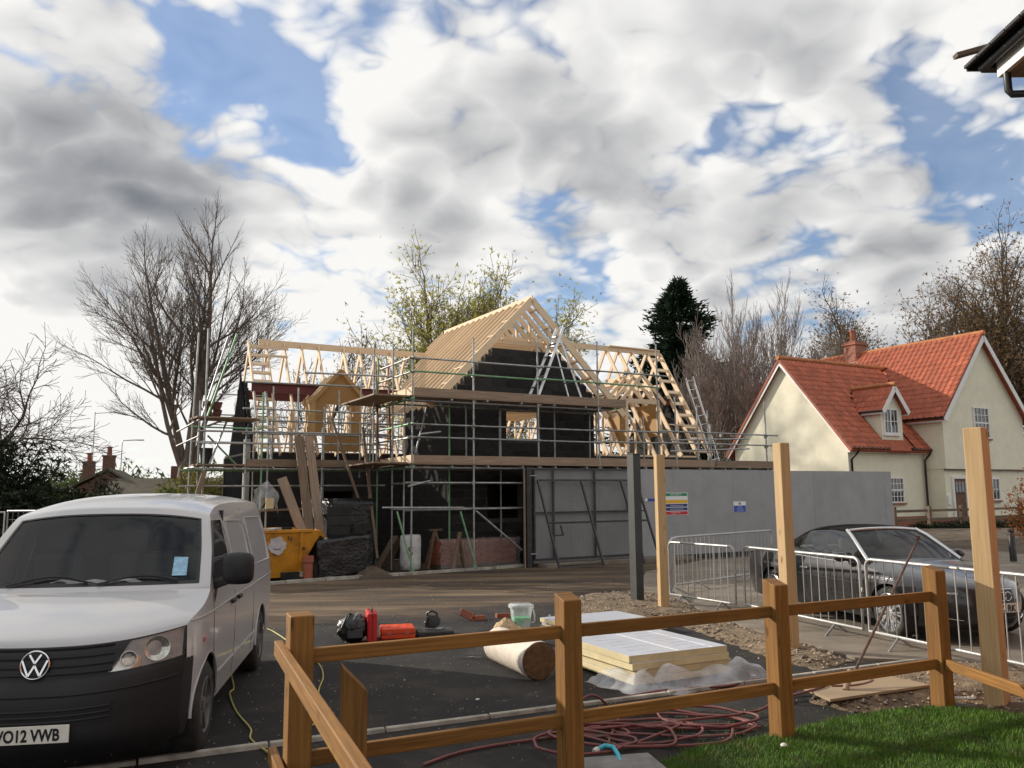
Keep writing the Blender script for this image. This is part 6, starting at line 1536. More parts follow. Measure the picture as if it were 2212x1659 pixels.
# ------------------------------------------------------------------ trees
mat('bark_grey', (0.085, 0.066, 0.050), 0.95, 0.35, 3, 0.7, 14, dirt=(0.05, 0.055, 0.03), dscale=1.5, damt=0.5, bdist=.03)
mat('bark_warm', (0.135, 0.102, 0.080), 0.95, 0.3, 3, 0.5, 14)
mat('bark_pale', (0.25, 0.21, 0.18), 0.95, 0.3, 3, 0.5, 14)
def leaf_mat(name, col, trans=.45):
    m, nt, b = _base(name); N = nt.nodes; L = nt.links
    tc = N.new('ShaderNodeTexCoord'); n = N.new('ShaderNodeTexNoise'); n.inputs['Scale'].default_value = 1.3; n.inputs['Detail'].default_value = 6; n.inputs['Roughness'].default_value = .75; L.new(tc.outputs['Object'], n.inputs['Vector'])
    mr = N.new('ShaderNodeMapRange'); mr.inputs['From Min'].default_value = .3; mr.inputs['From Max'].default_value = .7; mr.inputs['To Min'].default_value = .45; mr.inputs['To Max'].default_value = 1.6; L.new(n.outputs['Fac'], mr.inputs['Value'])
    vm = N.new('ShaderNodeVectorMath'); vm.operation = 'SCALE'; vm.inputs[0].default_value = col; L.new(mr.outputs[0], vm.inputs['Scale']); L.new(vm.outputs[0], b.inputs['Base Color'])
    b.inputs['Roughness'].default_value = .6; b.inputs['Specular IOR Level'].default_value = .25
    tr = N.new('ShaderNodeBsdfTranslucent'); L.new(vm.outputs[0], tr.inputs['Color']); mx = N.new('ShaderNodeMixShader'); mx.inputs[0].default_value = trans
    L.new(b.outputs[0], mx.inputs[1]); L.new(tr.outputs[0], mx.inputs[2]); L.new(mx.outputs[0], nt.nodes['Material Output'].inputs['Surface'])
leaf_mat('leaf_olive', (0.150, 0.135, 0.030)); leaf_mat('leaf_yellow', (0.33, 0.31, 0.075), .55); leaf_mat('leaf_green', (0.055, 0.078, 0.020)); leaf_mat('leaf_dark', (0.016, 0.025, 0.010), .2); leaf_mat('leaf_conifer', (0.014, 0.030, 0.014), .15)
leaf_mat('leaf_brown', (0.175, 0.110, 0.052)); leaf_mat('leaf_orange', (0.36, 0.13, 0.03))
def leaf_at(m, p, s, r, droop=0.0):
    a = Vector((r.gauss(0, 1), r.gauss(0, 1), r.gauss(0, 1) - droop)).normalized(); b = a.cross(Vector((r.gauss(0, 1), r.gauss(0, 1), r.gauss(0, 1)))).normalized()
    o = len(m.v); m.v += [tuple(p - b * s * .35), tuple(p + a * s * .5), tuple(p + b * s * .35), tuple(p + a * s * 1.15)]
    m.face((o, o + 1, o + 3)); m.face((o + 1, o + 2, o + 3))
class Tree:
    def __init__(s, seed): s.r = random.Random(seed); s.trunk = MB(); s.twigs = MB(); s.tips = []; s.lim = None
    def branch(s, p, d, ln, rad, depth, maxd, spread, up=.12, wig=.16, kids=(3, 5), shrink=.62, minr=.012, taper=.35, first=.3):
        r = s.r; n = 5 if depth < 2 else (4 if depth < 3 else 3); pts = [Vector(p)]; rads = [rad]; d = Vector(d).normalized(); q = Vector(p)
        for k in range(n):
            d = (d + Vector((r.gauss(0, wig), r.gauss(0, wig), r.gauss(0, wig) + up))).normalized(); q = q + d * (ln / n); pts.append(q.copy()); rads.append(max(minr, rad * (1 - (1 - taper) * (k + 1) / n)))
        (s.trunk if depth < 2 else s.twigs).path(pts, rads, 8 if depth == 0 else (6 if depth == 1 else (4 if depth == 2 else 3)), caps=False)
        if depth >= maxd: s.tips += pts[1:]; return
        nk = r.randint(*kids); ax = d
        for k in range(nk):
            f = first + (1 - first) * (k + r.random()) / nk; i = min(n - 1, int(f * n)); t = f * n - i; bp = pts[i].lerp(pts[i + 1], min(1, t)); bd = (pts[i + 1] - pts[i]).normalized()
            side = bd.cross(Vector((r.gauss(0, 1), r.gauss(0, 1), r.gauss(0, 1))))
            if side.length < 1e-3: continue
            side.normalize(); an = R(spread) * r.uniform(.7, 1.3); nd = bd * math.cos(an) + side * math.sin(an)
            s.branch(bp, nd, ln * shrink * r.uniform(.75, 1.2) * (1.15 - .4 * f), max(minr, (rads[i] * (1 - t) + rads[i + 1] * t) * r.uniform(.5, .68)), depth + 1, maxd, spread, up, wig, kids, shrink, minr, taper, first)
        # leader continues
        if depth < maxd: s.branch(pts[-1], d, ln * shrink * .95, rads[-1] * .9, depth + 1, maxd, spread, up, wig, kids, shrink, minr, taper, first)
    def finish(s, name, label, loc, bark_, leaf=None, nleaf=0, size=.2, near=.25, cat='tree', group='trees and bushes around the site', k=1.0):
        bark = bark_; t = thing(name, label, cat, (loc[0] * k, loc[1] * k, loc[2])); t.scale = (k, k, k); s.trunk.build('trunk', bark, t, smooth=70, fix=False)
        if s.twigs.f: c = s.twigs.build('crown', bark, t, smooth=None, fix=False)
        else: c = t
        if leaf and nleaf:
            m = MB()
            for _ in range(nleaf):
                p = s.r.choice(s.tips); leaf_at(m, p + Vector((s.r.gauss(0, near), s.r.gauss(0, near), s.r.gauss(0, near))), size * s.r.uniform(.6, 1.3), s.r, .3)
            tag(m.build('foliage', leaf, c if c is not t else t, fix=False), kind='stuff')
        return t
def big_bare():
    T = Tree(17); r = T.r
    T.trunk.path([(0, 0, -.3), (0, 0, .8), (.05, 0, 2.0), (.1, 0, 2.9)], [.72, .52, .46, .42], 10, caps=False)
    for (dx, dy, dz, ln, rad) in ((-.22, .1, 1, 6.0, .19), (.10, -.05, 1, 6.6, .24), (-.06, .25, 1, 5.4, .14), (.36, .1, 1, 5.0, .14), (-.36, -.2, 1, 5.0, .12)):
        T.branch((dx * .7, dy * .6, 2.7), (dx, dy, dz), ln, rad, 1, 5, 33, .07, .05, (5, 6), .57, .0065, .5, .25)
    for (dx, dz, z, ln) in ((-1, .55, 5.4, 3.5), (-1, .75, 7.4, 3.1), (1, .75, 6.0, 3.2), (-1, .38, 4.0, 2.6), (1, .38, 4.4, 2.4), (1, .8, 8.0, 2.9), (-.9, .9, 8.8, 2.7)): T.branch((dx * .5, 0, z), (dx, r.uniform(-.4, .4), dz), ln, .062, 2, 5, 30, .05, .08, (4, 5), .58, .0065, .5, .22)
    T.finish('bare_tree', 'tall multi stemmed bare tree left of the scaffolded house', (-14.9, 38, 0), 'bark_warm', 'leaf_olive', 400, .12, .3, k=1.46)
big_bare()
def tree(name, label, loc, seed, h, rad, maxd, spread, kids, bark, leaf=None, nl=0, size=.2, lean=(0, 0), up=.1, shrink=.66, wig=.15, first=.3, near=.3, minr=.012, stems=1, sw=.5, k=1.0):
    T = Tree(seed); kk = k
    for q in range(stems):
        a = 6.28 * q / stems + seed; d = (lean[0] + (math.cos(a) * sw if stems > 1 else 0), lean[1] + (math.sin(a) * sw if stems > 1 else 0), 1)
        T.branch((math.cos(a) * .15 * (stems > 1), math.sin(a) * .15 * (stems > 1), -.2), d, h * .40 * (T.r.uniform(.85, 1.1) if stems > 1 else 1), rad, 0, maxd, spread, up, wig, kids, shrink, minr, .55, first)
    return T.finish(name, label, loc, bark, leaf, nl, size, near, k=kk)
tree('bare_tree', 'drooping bare tree cut by the left edge of the picture', (-21.5, 35, 0), 5, 14.0, .34, 5, 44, (4, 5), 'bark_warm', lean=(.10, 0), up=.01, wig=.18, shrink=.70, minr=.010)
tree('thin_tree', 'small thin tree showing through the left roof timbers', (-9.6, 41, 0), 9, 12.5, .20, 4, 34, (4, 6), 'bark_grey', 'leaf_brown', 1500, .16, up=.12, shrink=.62)
tree('autumn_tree', 'yellow green autumn tree standing behind the roof ridge', (-2.3, 43, 0), 14, 15.2, .26, 4, 44, (4, 6), 'bark_warm', 'leaf_yellow', 19000, .24, up=.10, shrink=.66, near=.40, stems=4, sw=.30, k=1.5)
tree('bare_shrub_tree', 'broad many stemmed bare tree between the conifer and the cream house', (14.8, 50, 0), 21, 17.0, .12, 4, 24, (4, 5), 'bark_pale', up=.16, shrink=.60, wig=.08, stems=7, sw=.25, minr=.010)
tree('bare_shrub_tree', 'slender bare tree just left of the red brick chimney', (18.4, 53, 0), 23, 14.0, .11, 4, 26, (4, 6), 'bark_pale', up=.15, shrink=.60, wig=.1, stems=3, sw=.2)
tree('bare_shrub_tree', 'small bare tree touching the right end of the conifer', (11.8, 48, 0), 27, 13.5, .11, 4, 24, (4, 6), 'bark_pale', up=.15, shrink=.60, wig=.1, stems=3, sw=.2)
for lab, loc, sd, h, nl in (('big brown leaved tree behind the cream gable at the right edge', (34.5, 58, .4), 31, 21, 15000), ('brown leaved tree rising behind the long pantile roof', (29.0, 60, .4), 33, 20, 12000), ('lower brown tree behind the cream house chimney', (25.0, 64, .4), 36, 16.5, 7000)):
    tree('brown_tree', lab, loc, sd, h, .42, 4, 40, (4, 6), 'bark_grey', 'leaf_brown', int(nl * 1.5), .26, up=.06, shrink=.68, near=.55, stems=4, sw=.38)
def conifer(label, loc, h, w, seed, m='leaf_conifer', kk=1.5):
    r = random.Random(seed); t = thing('conifer', label, 'tree', (loc[0] * kk, loc[1] * kk, 0), 0, 'trees and bushes around the site'); t.scale = (kk, kk, kk)
    MB().path([(0, 0, -.2), (0, 0, h * .5), (.1, 0, h * .96)], [.28, .16, .03], 8).build('trunk', 'bark_grey', t, smooth=60, fix=False); m_ = MB()
    lobes = [(0, 0, 1.0), (1.5, .2, .80), (-.9, .3, .72)]
    for _ in range(980):
        ox, oy, hs = lobes[0] if r.random() < .6 else r.choice(lobes[1:]); z = h * hs * (1 - r.random() ** 1.25 * .95); k = z / (h * hs); rr = w * (1 - k) ** .72 * (1 + .35 * math.sin(z * 2.1 + ox * 3)) * r.uniform(.55, 1.1) * (.85 if ox == 0 else .6) + .15; a = r.uniform(0, 6.28)
        tip = Vector((ox * (1 - k) * .9 + math.cos(a) * rr, oy + math.sin(a) * rr, z + r.uniform(-.1, .35))); base = Vector((ox * (1 - k) * .7, oy, z + .15)); L = tip - base
        for q in range(int(26 + 10 * rr)):
            f = r.random() ** .6; p = base + L * f + Vector((r.gauss(0, .12), r.gauss(0, .12), r.gauss(0, .10) - .12 * f))
            d = (L.normalized() + Vector((r.gauss(0, .35), r.gauss(0, .35), .35 + r.gauss(0, .3)))).normalized(); s = d.cross(Vector((r.gauss(0, 1), r.gauss(0, 1), r.gauss(0, 1)))).normalized(); ln = r.uniform(.16, .34); o = len(m_.v)
            m_.v += [tuple(p - s * .055), tuple(p + s * .055), tuple(p + d * ln)]; m_.face((o, o + 1, o + 2))
    c = m_.build('crown', m, t, fix=False); return t
conifer('dark conifer standing behind the right end of the roof frame', (8.2, 40, 0), 11.4, 5.2, 4)
def bush(label, loc, sx, sy, sz, n, leaf, seed, size=.16, name='bush', cat='bush', core=True):
    r = random.Random(seed); t = thing(name, label, cat, loc, 0, 'trees and bushes around the site'); from mathutils import noise as mn
    st = MB()
    for k in range(7): a = r.uniform(0, 6.28); st.path([(0, 0, -.1), (math.cos(a) * sx * .2, math.sin(a) * sy * .2, sz * .4), (math.cos(a) * sx * .5, math.sin(a) * sy * .5, sz * .8)], [.06, .04, .015], 5, caps=False)
    st.build('stems', 'bark_grey', t, fix=False); m = MB(); k = 0
    while k < n:
        u = Vector((r.gauss(0, 1), r.gauss(0, 1), abs(r.gauss(0, 1)))).normalized(); q = r.random() ** .28; f = .80 + .34 * mn.noise(u * 2.2 + Vector((seed, 0, 0))) + .16 * mn.noise(u * 6 + Vector((0, seed, 0)))
        p = Vector((u.x * sx, u.y * sy, u.z * sz)) * q * f; leaf_at(m, p, size * r.uniform(.6, 1.4), r); k += 1
    m.build('foliage', leaf, t, fix=False); return t
bush('tall black green evergreen mass at the far left edge', (-16.2, 25.5, 0), 3.3, 2.4, 4.35, 16000, 'leaf_dark', 3, .22, 'evergreen_bush')
bush('dark evergreen bush low behind the left end of the van roof', (-13.6, 27.0, 0), 1.9, 1.7, 2.8, 7000, 'leaf_dark', 8, .18, 'evergreen_bush')
bush('green bush in front of the old cottage roof', (-23.5, 47, 0), 3.0, 2, 2.6, 6000, 'leaf_green', 4, .2)
bush('pale green bush left of the cottage chimneys', (-30.0, 54, 0), 2.6, 2, 3.4, 5000, 'leaf_green', 5, .22)
bush('yellow green bush beside the trunk of the tall bare tree', (-19.4, 52, 0), 3.8, 2.5, 4.2, 7000, 'leaf_olive', 6, .25)
bush('green bush low in front of the shed wall', (-19.2, 46, 0), 3.6, 2, 2.3, 6000, 'leaf_green', 7, .2)
bush('round bush far behind the old cottage', (-40, 75, 0), 5, 3, 4.6, 5000, 'leaf_green', 9, .3)
bush('ivy clad dark thicket right of the conifer', (12.6, 44, 0), 2.2, 2, 6.0, 9000, 'leaf_dark', 10, .2, 'thicket')
bush('dark thicket behind the left corner of the cream house', (15.5, 46, 0), 2.4, 2, 4.4, 6000, 'leaf_dark', 11, .2, 'thicket')
bush('green shrubs seen under the left scaffold platform', (-13.2, 33, 0), 2.4, 1.5, 2.6, 5000, 'leaf_green', 12, .18)
bush('olive shrub behind the left scaffold poles', (-10.9, 36, 0), 2.0, 1.5, 3.3, 4500, 'leaf_olive', 13, .18)
bush('dark clipped hedge below the low rail fence', tuple(site(25, .6, .1)), 5.5, .8, .75, 9000, 'leaf_dark', 14, .12, 'hedge')
for i, (lab, x) in enumerate((('dense wood edge closing the view behind the left range', -5), ('dense wood edge closing the view behind the wing', 1.5), ('dense wood edge closing the view behind the right range', 6.5))): bush(lab, (x, 47, 0), 4.2, 2, 3.6, 6500, 'leaf_dark', 20 + i, .25, 'thicket')
tree('orange_sapling', 'orange leaved young tree at the right edge in front of the cream house', (11.65, 18.6, .1), 41, 3.4, .04, 3, 36, (3, 5), 'bark_warm', 'leaf_orange', 1300, .10, up=.1, shrink=.62, near=.12, minr=.006)
def far_treeline():
    r = random.Random(77); m = MB()
    for k in range(150):
        x = -150 + 300 * (k + r.random()) / 150; y = 105 + r.uniform(-8, 8); h = r.uniform(3.5, 7.5); w = r.uniform(2.5, 5)
        for _ in range(150):
            u = Vector((r.gauss(0, 1), r.gauss(0, 1), abs(r.gauss(0, 1)))).normalized() * r.random() ** .3; leaf_at(m, Vector((x + u.x * w, y + u.y * 2, u.z * h)), r.uniform(.5, 1.1), r)
    tag(m.build('far_wood', 'leaf_green', fix=False), 'low far wood along the horizon', 'wood', kind='stuff')
far_treeline()

# ------------------------------------------------------------------ things lying about in the yard
mat('case_red', (0.52, 0.018, 0.016), 0.42, 0.12, 6, 0.08, 60)
mat('case_orange', (0.68, 0.065, 0.012), 0.42, 0.12, 6, 0.08, 60)
mat('foil_white', (0.62, 0.65, 0.72), 0.32, 0.06, 3, 0.05, 20, metal=0.25)
mat('foil_print', (0.44, 0.46, 0.52), 0.5, 0.05, 3, 0)
mat('hose_red', (0.17, 0.045, 0.042), 0.55, 0.3, 5, 0.1, 40, dirt=(0.13, 0.09, 0.07), dscale=4, damt=0.6)
mat('pipe_blue', (0.05, 0.42, 0.55), 0.45, 0.1, 5, 0)
mat('cable_yellow', (0.42, 0.38, 0.10), 0.6, 0.2, 5, 0)
mat('roll_wrap', (0.64, 0.56, 0.47), 0.7, 0.12, 6, 0.3, 30)
mat('roll_fibre', (0.13, 0.068, 0.03), 1.0, 0.4, 16, 0.9, 70, bdist=.02)
mat('fibre_pale', (0.50, 0.36, 0.22), 1.0, 0.3, 14, 0.9, 50, bdist=.02)
mat('green_liquid', (0.10, 0.50, 0.22), 0.4, 0.1, 5, 0)
film('tub_plastic', (0.80, 0.84, 0.84), 0.45, 0.2)
wood('plywood', (0.36, 0.27, 0.17), (0.22, 0.15, 0.085), rand=0.02, knots=0.3, grain=0.35, stain=(0.24, 0.19, 0.13))
mat('rusty_bar', (0.12, 0.07, 0.055), 0.7, 0.4, 12, 0.3, 80, metal=0.3)
mat('pebble_white', (0.65, 0.63, 0.58), 0.8, 0.1, 8, 0.1, 30)
from mathutils import noise as mnn

def tool_bag():
    t = thing('tool_bag', 'shiny black tool bag beside the upright red case', 'bag', (-2.14, 11.38, 0), .2); m = MB(); rows = []
    for i in range(17):
        th = math.pi * i / 16; row = []
        for j in range(28):
            ph = 2 * math.pi * j / 28; q = Vector((math.sin(th) * math.cos(ph), math.sin(th) * math.sin(ph), -math.cos(th))); k = 1 + .18 * mnn.noise(q * 2.4) + .14 * mnn.noise(q * 6)
            row.append((q.x * .22 * k, q.y * .17 * k, .17 + q.z * .175 * k))
        rows.append(row)
    m.grid(rows, closed_u=True); m.build('bag', 'black_wrap', t, smooth=50)
    for dx in (-.05, .06): MB().path([(dx - .11 + .022 * k, -.15 + .02 * k, .20 + .17 * math.sin(k * .314)) for k in range(11)], .011, 6).build('strap', 'hoarding_grey' if dx > 0 else 'plastic_black', t, smooth=60)
    MB().box((.02, -.165, .12), (.2, .03, .12), 0, -.15).build('pocket', 'plastic_black', t, bevel=.012)
tool_bag()
def case(name, label, loc, rz, sx, sy, sz, m, handle=True):
    t = thing(name, label, 'tool case', loc, rz); MB().b6(-sx / 2, sx / 2, -sy / 2, sy / 2, 0, sz).build('shell', m, t, bevel=.022)
    th = min(sx, sy, sz); 
    if sz > sx:
        MB().b6(-.004, .004, -sy / 2 - .003, sy / 2 + .003, .02, sz + .003).build('seam', 'plastic_black', t)
        h = MB(); h.path([(0, -.09, sz - .005), (0, -.085, sz + .035), (0, .085, sz + .035), (0, .09, sz - .005)], .013, 8); h.build('handle', 'plastic_black', t, smooth=60)
        for y in (-.13, .13): MB().b6(-.03, .03, y - .02, y + .02, sz - .02, sz + .006).build('latch', 'plastic_black', t)
    else:
        MB().b6(-sx / 2 - .003, sx / 2 + .003, -sy / 2 - .003, sy / 2 + .003, sz * .5 - .004, sz * .5 + .004).build('seam', 'plastic_black', t)
        for x in (-.12, .12): MB().b6(x - .025, x + .025, -sy / 2 - .008, -sy / 2 + .004, sz * .4, sz * .7).build('latch', 'plastic_black' if m == 'grey_steel' else 'indicator', t)
        for x in (-.12, 0, .12): MB().b6(x - .02, x + .02, -sy * .38, sy * .38, sz - .002, sz + .005).build('ridge', m, t)
    return t
case('tool_case', 'bright red tool case standing on edge between the black bag and the orange case', (-1.93, 11.50, 0), R(14), .13, .46, .38, 'case_red')
case('tool_case', 'orange red tool case lying flat', (-1.60, 11.68, 0), R(12), .46, .38, .15, 'case_orange')
case('flat_case', 'flat dark grey case carrying a power tool', (-1.10, 11.80, 0), R(12), .50, .34, .085, 'grey_steel')
def power_tool():
    t = thing('power_saw', 'black and grey power saw sitting on the flat dark case', 'saw', (-1.13, 11.80, .088), R(-20))
    MB().box((-.02, 0, .09), (.15, .11, .17), .2, 0, .25).build('motor', 'plastic_black', t, bevel=.025); q = MB(); q.lathe((.06, -.05, .11), (.3, -1, .1), [(0, .07), (.02, .082), (.03, .082), (.04, .035)], 22); q.build('blade_guard', 'grey_steel', t, smooth=40)
    MB().path([(-.09, 0, .12), (-.08, 0, .21), (-.01, 0, .245), (.06, 0, .22), (.08, 0, .16)], .017, 8).build('handle', 'plastic_black', t, smooth=60); MB().box((.03, -.02, .012), (.24, .13, .012), .1).build('base_plate', 'aluminium', t)
    MB().path([(-.1, .03, .1), (-.15, .05, .07), (-.14, .1, .02)], .006, 6).build('cable', 'plastic_black', t)
power_tool()
def brick(label, loc, rot):
    t = thing('brick', label, 'brick', loc); t.rotation_euler = rot
    MB().b6(-.1075, .1075, -.051, .051, 0, .065).build('body', 'brick_red', t, bevel=.004)
    m = MB()
    for i in range(5):
        for j in range(3): m.box((-.075 + .0375 * i, -.028 + .028 * j, .0655), (.022, .016, .003))
    tag(m.build('holes', 'cabin_dark', t), kind='stuff')
brick('red brick tilted up on edge showing its holes', (-.72, 13.16, .075), (R(62), R(20), R(-20)))
brick('red brick lying flat against the tilted one', (-.56, 13.20, 0), (0, 0, R(35)))
brick('red brick lying alone in front of the clear tub', (-.18, 13.42, 0), (0, 0, R(20)))
def tub():
    t = thing('plastic_tub', 'clear plastic tub with green contents behind the roll', 'tub', (.10, 12.25, 0), R(15))
    def ringz(w, d, z, n=24): return [(math.copysign(abs(math.cos(2 * math.pi * k / n)) ** .5, math.cos(2 * math.pi * k / n)) * w, math.copysign(abs(math.sin(2 * math.pi * k / n)) ** .5, math.sin(2 * math.pi * k / n)) * d, z) for k in range(n)]
    m = MB(); m.grid([ringz(.12, .10, 0), ringz(.15, .13, .30), ringz(.175, .15, .31), ringz(.175, .15, .345), ringz(.15, .13, .36), ringz(.01, .01, .362)], closed_u=True); m.build('tub', 'tub_plastic', t, smooth=40)
    m = MB(); m.grid([ringz(.005, .005, .005), ringz(.112, .092, .005), ringz(.128, .108, .17), ringz(.005, .005, .17)], closed_u=True); m.build('contents', 'green_liquid', t, smooth=40)
    MB().path([(.17, 0, .30), (.20, -.01, .2), (.20, -.01, .10), (.14, 0, .08)], .012, 8).build('handle', 'tub_plastic', t, smooth=60)
tub()
def roll():
    t = thing('insulation_roll', 'wrapped roll of brown fibre insulation behind the middle fence post', 'roll', (.26, 8.98, 0)); ax = Vector((-.43, .98, 0)).normalized(); r = .195; L = 1.18; m = MB()
    u = Vector((ax.y, -ax.x, 0)); rows = []; rr = random.Random(3)
    for i in range(40):
        f = i / 39; k = r * (1 + .018 * math.sin(f * 95)) * (1 if f < .93 else 1 - (f - .93) * 4); rows.append([tuple(ax * (f * L) + u * (math.cos(q * .1963) * k) + Vector((0, 0, r * .985 + math.sin(q * .1963) * k + .004 * mnn.noise(Vector((f * 9, q * .4, 0)))))) for q in range(32)])
    m.grid(rows, closed_u=True); m.build('wrapping', 'roll_wrap', t, smooth=60)
    e = MB(); e.lathe((0, 0, r * .985), tuple(-ax), [(-.01, r * .99), (.012, r * .96), (.02, r * .6), (.012, r * .3), (.02, .01)], 32); e.build('fibre_end', 'roll_fibre', t, smooth=50)
    f = MB(); f.grid([[tuple(ax * (-.02 + .1 * i) + u * (math.cos(q * .25 - 1.8) * (r + .012 + .01 * rr.random())) + Vector((0, 0, r + math.sin(q * .25 - 1.8) * (r + .012)))) for q in range(9)] for i in range(13)]); f.build('plastic_film', 'clear_film', t, smooth=180)
    g = MB(); g.grid([[tuple(ax * (L - .02 + .05 * i) + u * (-.06 - .06 * i + .05 * j + .02 * rr.random()) + Vector((0, 0, max(.01, .22 - .035 * i - .03 * j + .02 * rr.random())))) for j in range(5)] for i in range(7)]); g.build('torn_film', 'cloudy_film', t, smooth=180)
    p = thing('fibre_tuft', 'pale loose tuft of fibre insulation behind the roll', 'insulation', (-.10, 11.2, 0)); q = MB(); q.grid([[(math.cos(2 * math.pi * j / 24) * k * .04 * (1 + .25 * mnn.noise(Vector((j * .5, k * .4, 2)))), math.sin(2 * math.pi * j / 24) * k * .035, .30 * (1 - (k / 7) ** 2) + .05 * mnn.noise(Vector((k, j * .6, 1)))) for j in range(25)] for k in range(8)]); q.build('tuft', 'fibre_pale', p, smooth=180)
roll()
def boards(name, label, cx, cy, rz, sx, sy, n, th, seed, cover=True):
    t = thing(name, label, 'insulation', (cx, cy, .01), rz); r = random.Random(seed)
    for k in range(n):
        dx, dy, da = r.uniform(-.02, .02), r.uniform(-.02, .02), r.uniform(-.012, .012); z = .02 + k * (th + .003)
        if k == n - 1: dx -= .03
        b = MB().box((dx, dy, z + th / 2), (sx, sy, th), da).build('board', 'foam_cream', t, bevel=.003)
        MB().box((dx, dy, z + th + .0012), (sx - .004, sy - .004, .0016), da).build('foil_face', 'foil_white', b)
    z = .02 + n * (th + .003) + .0005
    if cover:
        for k in range(-3, 4):
            for i in range(2): letters('ENERTHERM ALU', .036, 'lettering', 'foil_print', t, (-.50 + .58 * i + (.06 if k % 2 else 0), k * .16 - .02, z), (0, 0, 0), .0003)
        for x in (-.03,): MB().b6(x - .006, x + .006, -sy / 2 + .02, sy / 2 - .02, z - .0015, z + .0002).build('tape', 'sign_white', t)
        MB().b6(.40, .406, -sy / 2 + .02, sy / 2 - .02, z - .0015, z + .0002).build('tape', 'sign_white', t)
    return t
boards('insulation_stack', 'stack of foil faced cream insulation boards in the middle of the yard', 1.47, 9.36, R(26.4), 1.24, 1.20, 4, .068, 5)
boards('insulation_stack', 'thinner stack of foil faced boards lying behind the front stack', 1.28, 12.2, R(28), 1.35, 1.20, 2, .055, 6, False)
def film_heap(name, label, base, pts, seed, h=.16, w=.30, m='cloudy_film'):
    t = thing(name, label, 'plastic sheet', base); r = random.Random(seed); mb = MB(); n = len(pts); N_ = 60; M_ = 14; rows = []
    for i in range(N_ + 1):
        f = i / N_ * (n - 1); k = min(n - 2, int(f)); p = Vector(pts[k]).lerp(Vector(pts[k + 1]), f - k); d = (Vector(pts[k + 1]) - Vector(pts[k])).normalized(); s = Vector((d.y, -d.x)); row = []
        hh = h * (.55 + .6 * abs(mnn.noise(Vector((i * .085, seed, 0)))) * 2)
        for j in range(M_ + 1):
            v = j / M_; off = (v - .25) * w * (1 + .7 * mnn.noise(Vector((i * .13, 3, seed)))) ; z = max(.004, hh * (math.cos(min(1, v * 1.15) * math.pi / 2)) + .04 * mnn.noise(Vector((i * .12 + j * .15, j * .2, seed))) + .006 * mnn.noise(Vector((i * .6, j * .7, seed))))
            q = p + s * off; row.append((q.x, q.y, z))
        rows.append(row)
    mb.grid(rows); mb.build('film', m, t, smooth=180); return t
film_heap('plastic_sheet', 'crumpled clear plastic sheet round the foot of the insulation stack', (0, 0, 0), [(.92, 8.98), (1.12, 8.62), (1.30, 8.44), (1.62, 8.58), (2.0, 8.80), (2.36, 9.05), (2.56, 9.22)], 2, .20, .32)
film_heap('plastic_sheet', 'scrap of clear plastic on the corner of the rear insulation stack', (0, 0, 0), [(.42, 12.3), (.55, 12.15), (.75, 12.1)], 4, .20, .14)
# hose
def hose():
    r = random.Random(12); t = thing('air_hose', 'tangled dark red hose coiled on the tarmac behind the fence', 'hose', (0, 0, 0))
    loops = [(1.35, 7.18, .58, .38, 0), (1.0, 6.95, .48, .36, 1), (1.6, 7.36, .42, .30, 2), (.80, 6.78, .50, .34, 3), (1.15, 7.15, .72, .50, 4), (.72, 6.95, .18, .16, 5), (.5, 6.6, .40, .26, 7)]
    pts = [(-.66, 6.22), (-.4, 6.52), (.0, 6.75), (.35, 6.9)]; z = .016; P = [(x, y, z) for x, y in pts]
    for cx, cy, a, b, k in loops:
        st = r.uniform(0, 6.28)
        for q in range(26):
            th = st + q * .2618 * (1 if k % 2 else -1); P.append((cx + math.cos(th) * a * (1 + .12 * math.sin(q * .7 + k)), cy + math.sin(th) * b * (1 + .15 * math.cos(q * .5 + k)), .016 + .011 * (k % 4) + .01 * abs(math.sin(q * .9))))
    for x, y in ((1.9, 7.4), (2.3, 7.75), (2.5, 8.0), (2.72, 8.15), (2.76, 8.28), (2.55, 8.2), (2.4, 7.95), (2.75, 7.95), (3.1, 8.30), (3.4, 8.42), (3.45, 8.30), (3.2, 8.12), (2.9, 8.1)): P.append((x, y, .11 if x > 2.7 else .04))
    sm = []
    for i in range(len(P) - 1):
        for k in range(3): sm.append(tuple(crom(P, i + k / 3)))
    MB().path(sm, .0115, 7).build('hose', 'hose_red', t, smooth=60)
    Q = [(.9, 8.05), (1.5, 8.36), (2.1, 8.55), (2.45, 8.78), (2.75, 8.82), (2.85, 8.66), (2.6, 8.52), (2.3, 8.5), (2.0, 8.3)]; Q = [(x, y, .018 + .015 * (i % 2)) for i, (x, y) in enumerate(Q)]; sm = []
    for i in range(len(Q) - 1):
        for k in range(5): sm.append(tuple(crom(Q, i + k / 5)))
    t2 = thing('air_hose', 'loose dark red hose end along the pale edging by the plastic sheet', 'hose', (0, 0, 0)); MB().path(sm, .0115, 7).build('hose', 'hose_red', t2, smooth=60)
    t3 = thing('air_hose', 'short arch of dark red hose just right of the middle fence post', 'hose', (0, 0, 0)); MB().path([(.50 + .035 * k, 7.62 + .02 * k, .015 + .12 * math.sin(k * .314)) for k in range(11)], .0115, 7).build('hose', 'hose_red', t3, smooth=60)
hose()
def line(name, label, cat, pts, z, rad, m):
    P = [(x, y, z + (.012 if i % 2 else 0)) for i, (x, y) in enumerate(pts)]; sm = []
    for i in range(len(P) - 1):
        for k in range(5): sm.append(tuple(crom(P, i + k / 5)))
    t = thing(name, label, cat, (0, 0, 0)); MB().path(sm, rad, 6).build('cable', m, t, smooth=60)
